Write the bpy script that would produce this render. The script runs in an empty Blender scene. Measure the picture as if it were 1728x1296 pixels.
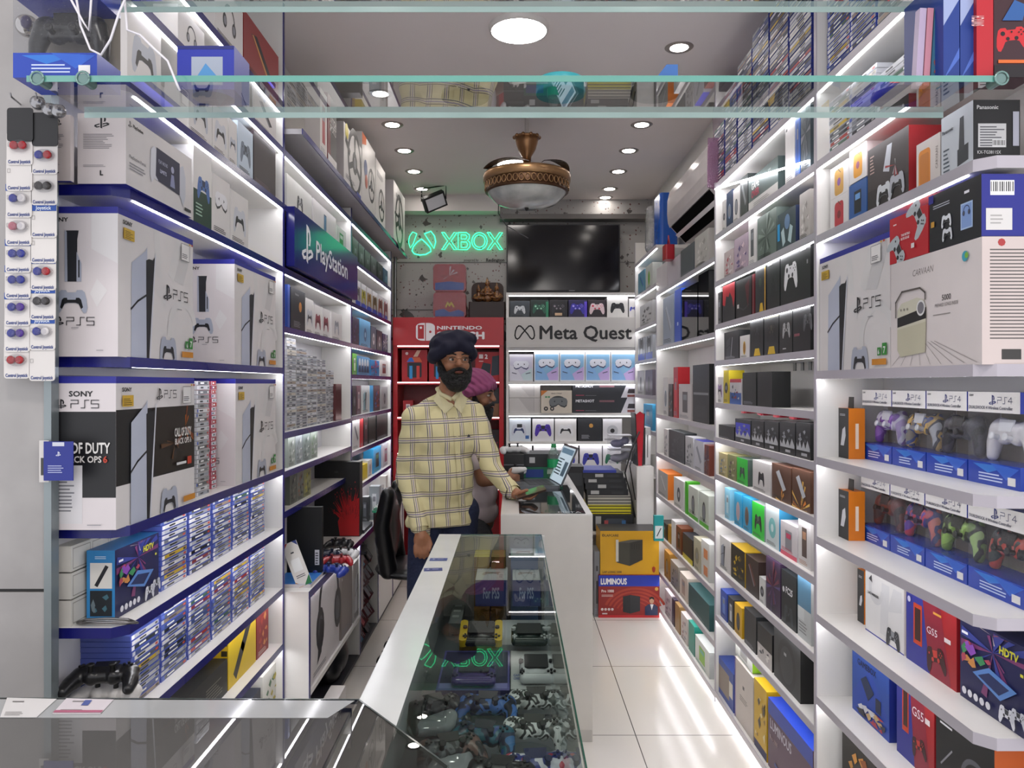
import bpy, math, random
from mathutils import Vector, Matrix, Euler
PI = math.pi
F = 1296.0
EYE = 1.5
def PX(x, d): return (x - 864) / F * d
def PZ(y, d): return EYE - (y - 648) / F * d
rnd = random.Random(7)
scene = bpy.context.scene
col = bpy.context.scene.collection
def link(o): col.objects.link(o)

# ---------------------------------------------------------------- materials
_m = {}
def lin(h):
    h = h.lstrip('#')
    c = [int(h[i:i+2], 16) / 255 for i in (0, 2, 4)]
    return tuple((x / 12.92 if x <= .04045 else ((x + .055) / 1.055) ** 2.4) for x in c) + (1,)
def mat(h, rough=.45, metal=0., emit=0., spec=.5):
    k = (h, rough, metal, emit, spec)
    if k in _m: return _m[k]
    m = bpy.data.materials.new('paint_' + h); m.use_nodes = True
    nt = m.node_tree; b = nt.nodes['Principled BSDF']
    b.inputs['Roughness'].default_value = rough
    b.inputs['Metallic'].default_value = metal
    b.inputs['Specular IOR Level'].default_value = spec
    if emit:
        b.inputs['Base Color'].default_value = (0, 0, 0, 1)
        b.inputs['Emission Color'].default_value = lin(h)
        b.inputs['Emission Strength'].default_value = emit
    else:
        # faint procedural variation so flat print and paint is never perfectly even
        n = nt.nodes.new('ShaderNodeTexNoise'); n.inputs['Scale'].default_value = 9
        n.inputs['Detail'].default_value = 2
        tc = nt.nodes.new('ShaderNodeTexCoord'); nt.links.new(tc.outputs['Object'], n.inputs['Vector'])
        mx = nt.nodes.new('ShaderNodeMix'); mx.data_type = 'RGBA'
        c = lin(h)
        mx.inputs[6].default_value = c
        mx.inputs[7].default_value = tuple(min(1, x * .86) for x in c[:3]) + (1,)
        nt.links.new(n.outputs['Fac'], mx.inputs[0]); nt.links.new(mx.outputs[2], b.inputs['Base Color'])
    _m[k] = m
    return m
def glass(name, tint='eef8f4', refl=.9, rough=.0):
    if name in _m: return _m[name]
    m = bpy.data.materials.new(name); m.use_nodes = True; nt = m.node_tree
    nt.nodes.clear()
    o = nt.nodes.new('ShaderNodeOutputMaterial'); t = nt.nodes.new('ShaderNodeBsdfTransparent')
    g = nt.nodes.new('ShaderNodeBsdfGlossy'); mx = nt.nodes.new('ShaderNodeMixShader'); fr = nt.nodes.new('ShaderNodeFresnel')
    mul = nt.nodes.new('ShaderNodeMath'); mul.operation = 'MULTIPLY'; mul.inputs[1].default_value = refl
    t.inputs['Color'].default_value = lin(tint); g.inputs['Roughness'].default_value = rough
    fr.inputs['IOR'].default_value = 1.5
    nt.links.new(fr.outputs[0], mul.inputs[0]); nt.links.new(mul.outputs[0], mx.inputs[0])
    nt.links.new(t.outputs[0], mx.inputs[1]); nt.links.new(g.outputs[0], mx.inputs[2]); nt.links.new(mx.outputs[0], o.inputs[0])
    _m[name] = m; return m
def film(name, tint='f4f4f6', a=.12):
    """crinkled clear plastic: mostly transparent with soft gloss and a bump"""
    if name in _m: return _m[name]
    m = bpy.data.materials.new(name); m.use_nodes = True; nt = m.node_tree; nt.nodes.clear()
    o = nt.nodes.new('ShaderNodeOutputMaterial'); t = nt.nodes.new('ShaderNodeBsdfTransparent')
    g = nt.nodes.new('ShaderNodeBsdfGlossy'); mx = nt.nodes.new('ShaderNodeMixShader')
    g.inputs['Roughness'].default_value = .12; t.inputs['Color'].default_value = lin(tint); mx.inputs[0].default_value = a
    n = nt.nodes.new('ShaderNodeTexNoise'); n.inputs['Scale'].default_value = 40; b = nt.nodes.new('ShaderNodeBump')
    b.inputs['Strength'].default_value = .6; b.inputs['Distance'].default_value = .01
    nt.links.new(n.outputs['Fac'], b.inputs['Height']); nt.links.new(b.outputs[0], g.inputs['Normal'])
    nt.links.new(t.outputs[0], mx.inputs[1]); nt.links.new(g.outputs[0], mx.inputs[2]); nt.links.new(mx.outputs[0], o.inputs[0])
    _m[name] = m; return m
def M(c):
    return c if isinstance(c, bpy.types.Material) else mat(c)

# ---------------------------------------------------------------- mesh builder
def rot2(x, y, a): return x * math.cos(a) - y * math.sin(a), x * math.sin(a) + y * math.cos(a)
class MB:
    def __init__(s): s.v = []; s.f = []; s.m = []; s.s = []; s.mats = []
    def mi(s, m):
        m = M(m)
        if m not in s.mats: s.mats.append(m)
        return s.mats.index(m)
    def add(s, vs, fs, m, smooth=False):
        b = len(s.v); s.v += [tuple(v) for v in vs]; i = s.mi(m)
        for f in fs: s.f.append(tuple(b + q for q in f)); s.m.append(i); s.s.append(smooth)
        return s
    def box(s, x0, y0, z0, x1, y1, z1, m):
        if x0 > x1: x0, x1 = x1, x0
        if y0 > y1: y0, y1 = y1, y0
        if z0 > z1: z0, z1 = z1, z0
        vs = [(x, y, z) for z in (z0, z1) for y in (y0, y1) for x in (x0, x1)]
        return s.add(vs, [(0, 2, 3, 1), (4, 5, 7, 6), (0, 1, 5, 4), (2, 6, 7, 3), (0, 4, 6, 2), (1, 3, 7, 5)], m)
    def cbox(s, c, w, d, h, m, rot=None):
        vs = []
        for z in (-h/2, h/2):
            for y in (-d/2, d/2):
                for x in (-w/2, w/2):
                    p = Vector((x, y, z))
                    if rot is not None: p = rot @ p
                    vs.append(p + Vector(c))
        return s.add(vs, [(0, 2, 3, 1), (4, 5, 7, 6), (0, 1, 5, 4), (2, 6, 7, 3), (0, 4, 6, 2), (1, 3, 7, 5)], m)
    def rbox(s, x0, y0, z0, x1, y1, z1, m, r=.01, n=3, axis='z'):
        """box with rounded edges round one axis"""
        if axis == 'z': a0, a1, b0, b1, c0, c1 = x0, x1, y0, y1, z0, z1; f = lambda a, b, c: (a, b, c)
        elif axis == 'y': a0, a1, b0, b1, c0, c1 = x0, x1, z0, z1, y0, y1; f = lambda a, b, c: (a, c, b)
        else: a0, a1, b0, b1, c0, c1 = y0, y1, z0, z1, x0, x1; f = lambda a, b, c: (c, a, b)
        pts = rrect(a0, b0, a1, b1, r, n)
        k = len(pts)
        vs = [f(a, b, c0) for a, b in pts] + [f(a, b, c1) for a, b in pts]
        fs = [tuple(range(k))[::-1], tuple(range(k, 2*k))] + [(i, (i+1) % k, k + (i+1) % k, k + i) for i in range(k)]
        if axis == 'y': fs = [q[::-1] for q in fs]
        return s.add(vs, fs, m)
    def cyl(s, p0, p1, r0, r1=None, m='888888', n=14, cap=True, smooth=True):
        r1 = r0 if r1 is None else r1
        p0 = Vector(p0); p1 = Vector(p1); d = (p1 - p0).normalized()
        u = d.orthogonal().normalized(); w = d.cross(u)
        vs = []
        for p, r in ((p0, r0), (p1, r1)):
            for i in range(n):
                a = 2*PI*i/n; vs.append(p + u*math.cos(a)*r + w*math.sin(a)*r)
        s.add(vs, [(i, (i+1) % n, n+(i+1) % n, n+i) for i in range(n)], m, smooth)
        if cap: s.add(vs, [tuple(range(n))[::-1], tuple(range(n, 2*n))], m)
        return s
    def lathe(s, prof, c=(0, 0, 0), m='888888', n=24, smooth=True, sy=1):
        vs = []
        for r, z in prof:
            for i in range(n):
                a = 2*PI*i/n; vs.append((c[0]+r*math.cos(a), c[1]+sy*r*math.sin(a), c[2]+z))
        fs = []
        for k in range(len(prof)-1):
            for i in range(n):
                j = (i+1) % n; fs.append((k*n+i, k*n+j, (k+1)*n+j, (k+1)*n+i))
        return s.add(vs, fs, m, smooth)
    def tube(s, pts, r, m, n=6):
        pts = [Vector(p) for p in pts]; vs = []
        u = None
        for i, p in enumerate(pts):
            d = (pts[min(i+1, len(pts)-1)] - pts[max(i-1, 0)]).normalized()
            if u is None: u = d.orthogonal().normalized()
            u = (u - d*u.dot(d)).normalized(); w = d.cross(u)
            rr = r[i] if isinstance(r, (list, tuple)) else r
            for k in range(n):
                a = 2*PI*k/n; vs.append(p + u*math.cos(a)*rr + w*math.sin(a)*rr)
        fs = [(i*n+k, i*n+(k+1) % n, (i+1)*n+(k+1) % n, (i+1)*n+k) for i in range(len(pts)-1) for k in range(n)]
        fs += [tuple(range(n))[::-1], tuple(range(len(vs)-n, len(vs)))]
        return s.add(vs, fs, m, True)
    def ell(s, c, r, m, nu=16, nv=10, rot=None):
        if not hasattr(r, '__len__'): r = (r, r, r)
        vs = []; fs = []
        for j in range(nv+1):
            t = PI*j/nv
            for i in range(nu):
                a = 2*PI*i/nu; p = Vector((r[0]*math.sin(t)*math.cos(a), r[1]*math.sin(t)*math.sin(a), -r[2]*math.cos(t)))
                if rot is not None: p = rot @ p
                vs.append(p + Vector(c))
        for j in range(nv):
            for i in range(nu): fs.append((j*nu+i, j*nu+(i+1) % nu, (j+1)*nu+(i+1) % nu, (j+1)*nu+i))
        return s.add(vs, fs, m, True)
    def prism(s, pts, y0, y1, m, plane='xz'):
        k = len(pts)
        f = {'xz': lambda a, b, c: (a, c, b), 'xy': lambda a, b, c: (a, b, c), 'yz': lambda a, b, c: (c, a, b)}[plane]
        vs = [f(a, b, y0) for a, b in pts] + [f(a, b, y1) for a, b in pts]
        return s.add(vs, [tuple(range(k)), tuple(range(k, 2*k))[::-1]] + [(i, k+i, k+(i+1) % k, (i+1) % k) for i in range(k)], m)
    def addmesh(s, me, mtx, m, smooth=True):
        return s.add([mtx @ v.co for v in me.vertices], [tuple(p.vertices) for p in me.polygons], m, smooth)
    def mesh(s, name):
        me = bpy.data.meshes.new(name); me.from_pydata(s.v, [], s.f)
        for m in s.mats: me.materials.append(m)
        me.polygons.foreach_set('material_index', s.m); me.polygons.foreach_set('use_smooth', s.s)
        me.update(); return me
    def build(s, name, parent=None, label=None, cat=None, group=None, kind=None, loc=(0, 0, 0), rz=0):
        o = bpy.data.objects.new(name, s.mesh(name)); link(o)
        o.location = loc; o.rotation_euler = (0, 0, rz)
        if parent: o.parent = parent
        return tag(o, label, cat, group, kind)
def rrect(a0, b0, a1, b1, r, n=3):
    pts = []
    for cx, cy, t in ((a1-r, b0+r, -PI/2), (a1-r, b1-r, 0), (a0+r, b1-r, PI/2), (a0+r, b0+r, PI)):
        for i in range(n+1):
            a = t + PI/2*i/n; pts.append((cx + r*math.cos(a), cy + r*math.sin(a)))
    return pts
def tag(o, label=None, cat=None, group=None, kind=None):
    if label: o['label'] = label
    if cat: o['category'] = cat
    if group: o['group'] = group
    if kind: o['kind'] = kind
    return o
def thing(name, label, cat, loc=(0, 0, 0), rz=0, group=None):
    o = bpy.data.objects.new(name, None); link(o); o.empty_display_size = .05
    o.location = loc; o.rotation_euler = (0, 0, rz)
    return tag(o, label, cat, group)
def dup(root, loc=None, rz=None, label=None, group=None):
    r = root.copy(); link(r)
    if loc is not None: r.location = loc
    if rz is not None: r.rotation_euler = (r.rotation_euler[0], r.rotation_euler[1], rz)
    if label: r['label'] = label
    if group: r['group'] = group
    for ch in list(root.children):
        c = ch.copy(); link(c); c.parent = r
        for g in ch.children:
            d = g.copy(); link(d); d.parent = c
    return r

# ---------------------------------------------------------------- lettering
_t = {}
def glyphs(txt, bold=0., shear=0.):
    k = (txt, bold, shear)
    if k in _t: return _t[k]
    c = bpy.data.curves.new('lettering', 'FONT'); c.body = txt; c.resolution_u = 2; c.size = 1
    c.offset = bold; c.shear = shear; c.fill_mode = 'FRONT'
    o = bpy.data.objects.new('lettering', c); link(o)
    bpy.context.view_layer.update()
    me = bpy.data.meshes.new_from_object(o.evaluated_get(bpy.context.evaluated_depsgraph_get()))
    vs = [v.co.copy() for v in me.vertices]; fs = [tuple(p.vertices) for p in me.polygons]
    bpy.data.objects.remove(o); bpy.data.curves.remove(c); bpy.data.meshes.remove(me)
    if vs:
        x0 = min(v.x for v in vs); x1 = max(v.x for v in vs); y0 = min(v.y for v in vs); y1 = max(v.y for v in vs)
    else: x0 = x1 = y0 = y1 = 0
    _t[k] = (vs, fs, x0, x1, y0, y1); return _t[k]

ILLEGIBLE = {'MOUSE', 'GAME CONTROLLER', 'PAY', 'SMART', 'REDGEAR', 'FLYDIGI', '8BitDo', 'SKUL&CO', 'OK', 'V', 'GS', 'X', 'W', '100 AH', '360', 'USB GAME', '4K', 'Retro', 'DOBE', 'PS', 'L_'}
CT = [(0, .27), (.13, .27), (.17, .34), (.33, .34), (.41, .27), (.47, .04), (.50, -.22), (.46, -.36), (.38, -.38), (.30, -.26), (.22, -.10), (.12, -.06), (0, -.06)]
CTRL = CT + [(-x, y) for x, y in CT[-2:0:-1]]
class Face:
    """a printed panel: draws flat coloured shapes just above one side of a box (u,v in 0..1)"""
    def __init__(s, mb, O, U, V, w, h): s.mb = mb; s.O = Vector(O); s.U = Vector(U); s.V = Vector(V); s.N = s.U.cross(s.V); s.w = w; s.h = h; s.l = 1
    def raw(s, pts, fs, c):
        s.mb.add([s.O + s.U*a + s.V*b + s.N*(.00015*s.l) for a, b in pts], fs, c); s.l += 1
    def P(s, pts, c): s.raw([(u*s.w, v*s.h) for u, v in pts], [tuple(range(len(pts)))], c)
    def r(s, u0, v0, u1, v1, c): s.P([(u0, v0), (u1, v0), (u1, v1), (u0, v1)], c)
    def shape(s, pts, u, v, k, c, ang=0, sy=1):
        """pts in units of k*face width, centred on (u,v)"""
        q = [rot2(a, b*sy, ang) for a, b in pts]
        s.raw([(u*s.w + a*k*s.w, v*s.h + b*k*s.w) for a, b in q], [tuple(range(len(q)))], c)
    def o(s, u, v, k, c, n=14, sy=1): s.shape([(math.cos(2*PI*i/n)/2, math.sin(2*PI*i/n)/2) for i in range(n)], u, v, k, c, 0, sy)
    def ring(s, u, v, k, t, c, a0=0, a1=360, n=20, sy=1):
        pts = []; fs = []
        for i in range(n+1):
            a = math.radians(a0 + (a1-a0)*i/n)
            for q in (.5, .5-t): pts.append((u*s.w + math.cos(a)*q*k*s.w, v*s.h + math.sin(a)*q*k*s.w*sy))
        for i in range(n): fs.append((2*i, 2*i+1, 2*i+3, 2*i+2))
        s.raw(pts, fs, c)
    def line(s, pts, t, c):
        """stroke through points (u,v), thickness t in units of face width"""
        q = [Vector((a*s.w, b*s.h)) for a, b in pts]; vs = []; fs = []
        for i in range(len(q)-1):
            d = (q[i+1]-q[i]); 
            if d.length == 0: continue
            d.normalize(); n = Vector((-d.y, d.x))*t*s.w/2; e = d*t*s.w*.35; b = len(vs)
            vs += [q[i]-n-e, q[i+1]-n+e, q[i+1]+n+e, q[i]+n-e]; fs.append((b, b+1, b+2, b+3))
        s.raw([(a.x, a.y) for a in vs], fs, c)
    def t(s, txt, u, v, h, c, al='c', bold=0., maxw=None, sx=1., ang=0, shear=0.):
        """text, cap height h in units of face height, baseline at v"""
        if txt in ILLEGIBLE:      # print too small to read in the photo stays a bar
            w = min(maxw or .5, .5*len(txt)*h*s.h/s.w); u0 = u - {'c': w/2, 'l': 0, 'r': w}[al]
            if ang: return s.r(u-h*.9, v, u, min(.95, v+.5), c)
            return s.r(u0, v+h*.15, u0+w, v+h*.8, c)
        vs, fs, x0, x1, y0, y1 = glyphs(txt, 0, shear)
        if not vs: return
        k = h*s.h/.72
        w = (x1-x0)*k*sx
        if maxw and w > maxw*s.w: sx *= maxw*s.w/w; w = (x1-x0)*k*sx
        off = {'c': -w/2, 'l': 0, 'r': -w}[al]
        pts = []
        sh = [(0, 0)] if not bold else [(-bold, 0), (bold, 0), (0, bold), (0, -bold)]
        for dx, dy in sh:
            pts = []
            for p in vs:
                a, b = rot2((p.x-x0+dx)*k*sx + off, (p.y+dy)*k, ang); pts.append((u*s.w + a, v*s.h + b))
            s.raw(pts, fs, c)
    def lines(s, u0, v0, u1, v1, n, c, seed=0):
        q = random.Random(seed + n); g = (v1-v0)/n
        pts = []; fs = []
        for i in range(n):
            e = u0 + (u1-u0)*q.uniform(.6, 1); b = len(pts); y = v0 + g*i
            pts += [(u0*s.w, y*s.h), (e*s.w, y*s.h), (e*s.w, (y+g*.4)*s.h), (u0*s.w, (y+g*.4)*s.h)]; fs.append((b, b+1, b+2, b+3))
        s.raw(pts, fs, c)
    # pictures
    def pad(s, u, v, k, c, c2='222226', ang=0, det=True):
        s.shape(CTRL, u, v, k, c, ang)
        if det:
            s.shape([(-.13, .26), (-.10, .06), (.10, .06), (.13, .26)], u, v, k, c2, ang)
            for a, b, q in ((-.15, 0, .13), (.15, 0, .13), (-.3, .16, .07), (.3, .22, .05), (.3, .1, .05), (.24, .16, .05), (.36, .16, .05)):
                a, b = rot2(a, b, ang); s.o(u + a*k, v + b*k*s.w/s.h, q*k, c2, 8)
    def padx(s, u, v, k, c, c2='222226', ang=0):
        s.shape(CTRL, u, v, k, c, ang)
        for a, b, q in ((-.27, .17, .15), (.14, -.0, .13), (-.13, .0, .12), (.3, .24, .05), (.3, .1, .05), (.23, .17, .05), (.37, .17, .05), (0, .2, .06)):
            a, b = rot2(a, b, ang); s.o(u + a*k, v + b*k*s.w/s.h, q*k, c2, 8)
    def dual(s, u, v, k, c='c9cdd8', c2='17181c', ang=0):
        s.shape(CTRL, u, v, k, c, ang)
        s.shape([(-.30, .04), (-.24, .10), (-.14, .10), (-.13, .04), (.13, .04), (.14, .10), (.24, .10), (.30, .04), (.36, -.2), (.3, -.25), (.22, -.09), (.12, -.055), (-.12, -.055), (-.22, -.09), (-.3, -.25), (-.36, -.2)], u, v, k, c2, ang)
    def headset(s, u, v, k, c='26272b', c2='55565c'):
        s.ring(u, v + .12*k*s.w/s.h, k, .09, c, -15, 195)
        for q in (-1, 1):
            s.o(u + q*.42*k, v - .06*k*s.w/s.h, .36*k, c, 12, 1.35)
            s.o(u + q*.40*k, v - .06*k*s.w/s.h, .22*k, c2, 12, 1.35)
    def wheel(s, u, v, k, c='2a2a2e', c2='8a8a90'):
        s.ring(u, v, k, .10, c); s.o(u, v, k*.34, c, 12)
        for a in (200, 340, 90): s.line([(u, v), (u + .45*k*math.cos(math.radians(a)), v + .45*k*math.sin(math.radians(a))*s.w/s.h)], .09*k, c)
        s.o(u, v, .18*k, c2, 10)
    def vr(s, u, v, k, c='e8e8f2', c2='33364a', eye='20222c'):
        s.shape([(-.5, .1), (-.44, .26), (-.3, .32), (.3, .32), (.44, .26), (.5, .1), (.46, -.12), (.34, -.22), (.14, -.16), (0, -.05), (-.14, -.16), (-.34, -.22), (-.46, -.12)], u, v, k, c2, 0)
        s.shape([(-.5, .14), (-.44, .27), (-.3, .33), (.3, .33), (.44, .27), (.5, .14), (.46, -.04), (.34, -.14), (.14, -.09), (0, .0), (-.14, -.09), (-.34, -.14), (-.46, -.04)], u, v, k, c, 0)
        for q in (-1, 1): s.shape([(-.03, -.06), (.05, 0), (-.03, .06)], u + q*.2*k, v + .12*k*s.w/s.h, k, eye, 0 if q > 0 else PI)
    def ps(s, u, v, k, c='1a1a1e'):
        """upright P over a lying S, k = height in face widths"""
        s.shape([(-.10, -.42), (.04, -.48), (.04, .30), (.10, .34), (.15, .25), (.15, .05), (.09, 0), (.26, 0), (.31, .18), (.24, .38), (.1, .46), (-.10, .5)], u, v, k, c)
        s.shape([(-.14, -.12), (-.14, -.2), (-.38, -.28), (-.30, -.33), (-.14, -.30), (-.14, -.38), (-.36, -.42), (-.52, -.32), (-.48, -.22)], u, v, k, c)
        s.shape([(.07, -.22), (.30, -.15), (.38, -.19), (.07, -.30), (.07, -.38), (.50, -.24), (.54, -.14), (.38, -.06), (.07, -.12)], u, v, k, c)
    def ps5(s, u, v, k, c='1a1a1e', num='5'):
        """P S 5 wordmark in thin square strokes; k = height in face widths"""
        A = s.h/s.w; q = lambda pts, dx: [(u + (dx + a)*k, v + (b-.5)*k/A) for a, b in pts]
        s.line(q([(0, 0), (0, .55), (.95, .55), (.95, 1), (0, 1)], 0), .10*k, c)
        s.line(q([(0, 0), (.5, 0), (.5, 1), (1.05, 1)], 1.3), .10*k, c)
        if num == '5': s.line(q([(1.0, 1), (.0, 1), (0, .52), (.95, .52), (.95, 0), (0, 0)], 2.65), .10*k, c)
        else: s.line(q([(.7, 0), (.7, 1), (0, .35), (1, .35)], 2.65), .10*k, c)
    def tower(s, u, v0, v1, k, c='bfc3cf', c2='141518', hi='dfe1e8'):
        """the upright white and black console seen at an angle"""
        h = v1-v0
        s.P([(u-.52*k, v0), (u-.50*k, v0+h*.82), (u-.04*k, v1-.04*h), (u+.02*k, v1), (u+.04*k, v0)], c)
        s.P([(u, v0), (u-.02*k, v1-.12*h), (u+.08*k, v1-.10*h), (u+.22*k, v1-.10*h), (u+.30*k, v1-.06*h), (u+.12*k, v0)], c2)
        s.P([(u+.30*k, v1-.03*h), (u+.33*k, v1-.05*h), (u+.22*k, v0+.4*h), (u+.13*k, v0), (u+.09*k, v0), (u+.17*k, v0+.4*h)], hi)
        s.line([(u-.52*k, v0+.42*h), (u-.30*k, v0+.50*h), (u, v0+.57*h)], .035*k, c2)
    def phone(s, u, v, k, c='33343a', c2='7fa0c8', asp=1.8): 
        s.shape([(-.5, -.5*asp), (.5, -.5*asp), (.5, .5*asp), (-.5, .5*asp)], u, v, k, c); s.shape([(-.42, -.44*asp), (.42, -.44*asp), (.42, .44*asp), (-.42, .44*asp)], u, v, k, c2)
    def burst(s, c, n=9, seed=1, u=.5, v=.5, k=.7, c2=None):
        q = random.Random(seed)
        for i in range(n):
            a = q.uniform(0, 2*PI); r = k*q.uniform(.3, 1); w = q.uniform(.04, .13)
            clip = lambda p: (min(.98, max(.02, p[0])), min(.98, max(.02, p[1])))
            s.P([(u, v), clip((u + r*math.cos(a-w), v + r*math.sin(a-w))), clip((u + r*math.cos(a+w), v + r*math.sin(a+w)))], c if i % 2 or not c2 else c2)
    def camo(s, cs, n, seed, u0=.03, v0=.03, u1=.97, v1=.97):
        q = random.Random(seed)
        for i in range(n):
            a, b = q.uniform(u0, u1), q.uniform(v0, v1); w, h = q.uniform(.04, .16), q.uniform(.03, .10)
            s.P([(max(u0, a-w), b), (a, max(v0, b-h)), (min(u1, a+w*.8), b-h*.1), (min(u1, a+w*.3), min(v1, b+h))], cs[i % len(cs)])
    def barcode(s, u0, v0, u1, v1, c='222222'):
        s.r(u0, v0, u1, v1, 'f2f2f2'); n = 11; pts = []; fs = []
        for i in range(n):
            a = u0 + (u1-u0)*(i+.3)/(n+.2); b = a + (u1-u0)/n*(.3 + .3*(i*7 % 3)/2); k = len(pts)
            pts += [(a*s.w, (v0+(v1-v0)*.25)*s.h), (b*s.w, (v0+(v1-v0)*.25)*s.h), (b*s.w, (v1-(v1-v0)*.1)*s.h), (a*s.w, (v1-(v1-v0)*.1)*s.h)]; fs.append((k, k+1, k+2, k+3))
        s.raw(pts, fs, c)

def carton(w, d, h, bg, art=None, sidebg=None, sart=None, topbg=None, tart=None, near='-', mb=None):
    """closed printed carton, base centre at the origin, front towards -Y"""
    mb = mb or MB()
    W, D = w/2, d/2
    vs = [(-W, -D, 0), (W, -D, 0), (W, D, 0), (-W, D, 0), (-W, -D, h), (W, -D, h), (W, D, h), (-W, D, h)]
    mb.add(vs, [(0, 1, 5, 4)], bg); mb.add(vs, [(3, 0, 4, 7), (1, 2, 6, 5), (2, 3, 7, 6)], sidebg or bg)
    mb.add(vs, [(4, 5, 6, 7), (3, 2, 1, 0)], topbg or sidebg or bg)
    if art: art(Face(mb, (-W, -D, 0), (1, 0, 0), (0, 0, 1), w, h))
    if sart:
        if near == '-': sart(Face(mb, (-W, D, 0), (0, -1, 0), (0, 0, 1), d, h))
        else: sart(Face(mb, (W, -D, 0), (0, 1, 0), (0, 0, 1), d, h))
    if tart: tart(Face(mb, (-W, -D, h), (1, 0, 0), (0, 1, 0), w, d))
    return mb
# ---------------------------------------------------------------- the shop shell
def wallmat(name, h, rough=.5, scale=3, amt=.92, bump=0):
    m = bpy.data.materials.new(name); m.use_nodes = True; nt = m.node_tree; b = nt.nodes['Principled BSDF']
    n = nt.nodes.new('ShaderNodeTexNoise'); n.inputs['Scale'].default_value = scale; n.inputs['Detail'].default_value = 6
    tc = nt.nodes.new('ShaderNodeTexCoord'); nt.links.new(tc.outputs['Object'], n.inputs['Vector'])
    r = nt.nodes.new('ShaderNodeValToRGB'); c = lin(h)
    r.color_ramp.elements[0].position = .35; r.color_ramp.elements[1].position = .6
    r.color_ramp.elements[0].color = tuple(x*amt for x in c[:3]) + (1,); r.color_ramp.elements[1].color = c
    nt.links.new(n.outputs['Fac'], r.inputs[0]); nt.links.new(r.outputs[0], b.inputs['Base Color']); b.inputs['Roughness'].default_value = rough
    return m
def tilemat():
    m = bpy.data.materials.new('floor_tiles'); m.use_nodes = True; nt = m.node_tree; b = nt.nodes['Principled BSDF']
    tc = nt.nodes.new('ShaderNodeTexCoord'); mp = nt.nodes.new('ShaderNodeMapping'); br = nt.nodes.new('ShaderNodeTexBrick')
    mp.inputs['Location'].default_value = (-.528, -4.08, 0)
    br.offset = 0; br.squash = 1; br.inputs['Scale'].default_value = 1
    br.inputs['Brick Width'].default_value = .8; br.inputs['Row Height'].default_value = .8; br.inputs['Mortar Size'].default_value = .0022
    br.inputs['Mortar Smooth'].default_value = .1
    br.inputs['Color1'].default_value = lin('cdc8c0'); br.inputs['Color2'].default_value = lin('c8c3bb'); br.inputs['Mortar'].default_value = lin('4a4744')
    nt.links.new(tc.outputs['Object'], mp.inputs[0]); nt.links.new(mp.outputs[0], br.inputs['Vector']); nt.links.new(br.outputs['Color'], b.inputs['Base Color'])
    b.inputs['Roughness'].default_value = .16
    return m
def terrazzo():
    m = bpy.data.materials.new('terrazzo'); m.use_nodes = True; nt = m.node_tree; b = nt.nodes['Principled BSDF']
    tc = nt.nodes.new('ShaderNodeTexCoord')
    base = lin('aaa8a6'); last = None
    for sc, lo, hi, cc in ((6, .10, .12, '45403e'), (17, .085, .10, '54504e'), (40, .08, .1, '6e4a46')):
        v = nt.nodes.new('ShaderNodeTexVoronoi'); v.feature = 'F1'; v.distance = 'MINKOWSKI' if False else 'MANHATTAN'; v.inputs['Scale'].default_value = sc
        v.inputs['Randomness'].default_value = 1
        ns = nt.nodes.new('ShaderNodeTexNoise'); ns.inputs['Scale'].default_value = sc*1.7
        ad = nt.nodes.new('ShaderNodeVectorMath'); ad.operation = 'MULTIPLY_ADD'; ad.inputs[1].default_value = (.5/sc,)*3
        nt.links.new(tc.outputs['Object'], ns.inputs['Vector']); nt.links.new(ns.outputs['Color'], ad.inputs[0]); nt.links.new(tc.outputs['Object'], ad.inputs[2])
        nt.links.new(ad.outputs[0], v.inputs['Vector'])
        # only some cells carry a chip, and chips differ in size
        wn = nt.nodes.new('ShaderNodeSeparateColor'); nt.links.new(v.outputs['Color'], wn.inputs[0])
        th = nt.nodes.new('ShaderNodeMath'); th.operation = 'MULTIPLY'; th.inputs[1].default_value = .62
        nt.links.new(wn.outputs[0], th.inputs[0])
        sb = nt.nodes.new('ShaderNodeMath'); sb.operation = 'SUBTRACT'; sb.inputs[1].default_value = .19; nt.links.new(th.outputs[0], sb.inputs[0])
        lt = nt.nodes.new('ShaderNodeMath'); lt.operation = 'LESS_THAN'; nt.links.new(v.outputs['Distance'], lt.inputs[0]); nt.links.new(sb.outputs[0], lt.inputs[1])
        mx = nt.nodes.new('ShaderNodeMix'); mx.data_type = 'RGBA'; nt.links.new(lt.outputs[0], mx.inputs[0]); mx.inputs[7].default_value = lin(cc)
        if last is None: mx.inputs[6].default_value = base
        else: nt.links.new(last, mx.inputs[6])
        last = mx.outputs[2]
    nt.links.new(last, b.inputs['Base Color']); b.inputs['Roughness'].default_value = .3
    return m
WH = wallmat('white_board', 'd6d3cf', .4, 2, .95)
CEILM = wallmat('ceiling_paint', 'e6dfdd', .6, 1.2, .96)
CZ = 3.05
def struct(name, mb): return mb.build(name, kind='structure')
struct('floor', MB().box(-1.9, -1.2, -.06, 2.0, 7.2, 0, tilemat()))
struct('ceiling', MB().box(-1.9, -1.2, CZ, 2.0, 7.2, CZ+.05, CEILM))
struct('wall_left', MB().box(-1.16, 1.812, 0, -1.11, 7.0, CZ, WH))
struct('wall_right', MB().box(1.18, 1.5, 0, 1.23, 7.0, CZ, WH))
struct('wall_right_front', MB().box(1.23, 1.5, 0, 2.0, 1.56, CZ, wallmat('dark_board', '55524f', .5)))
TZ = terrazzo()
struct('wall_back', MB().box(-1.16, 6.45, 0, 1.23, 6.5, CZ, TZ).box(-1.11, 6.443, 2.12, 1.18, 6.4505, 2.124, '3c3a39').box(-1.11, 6.443, 2.52, 1.18, 6.4505, 2.523, '6c6a69'))
struct('trim_back_soffit', MB().box(-1.11, 6.3, 2.92, -.1, 6.45, CZ, CEILM))
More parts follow.
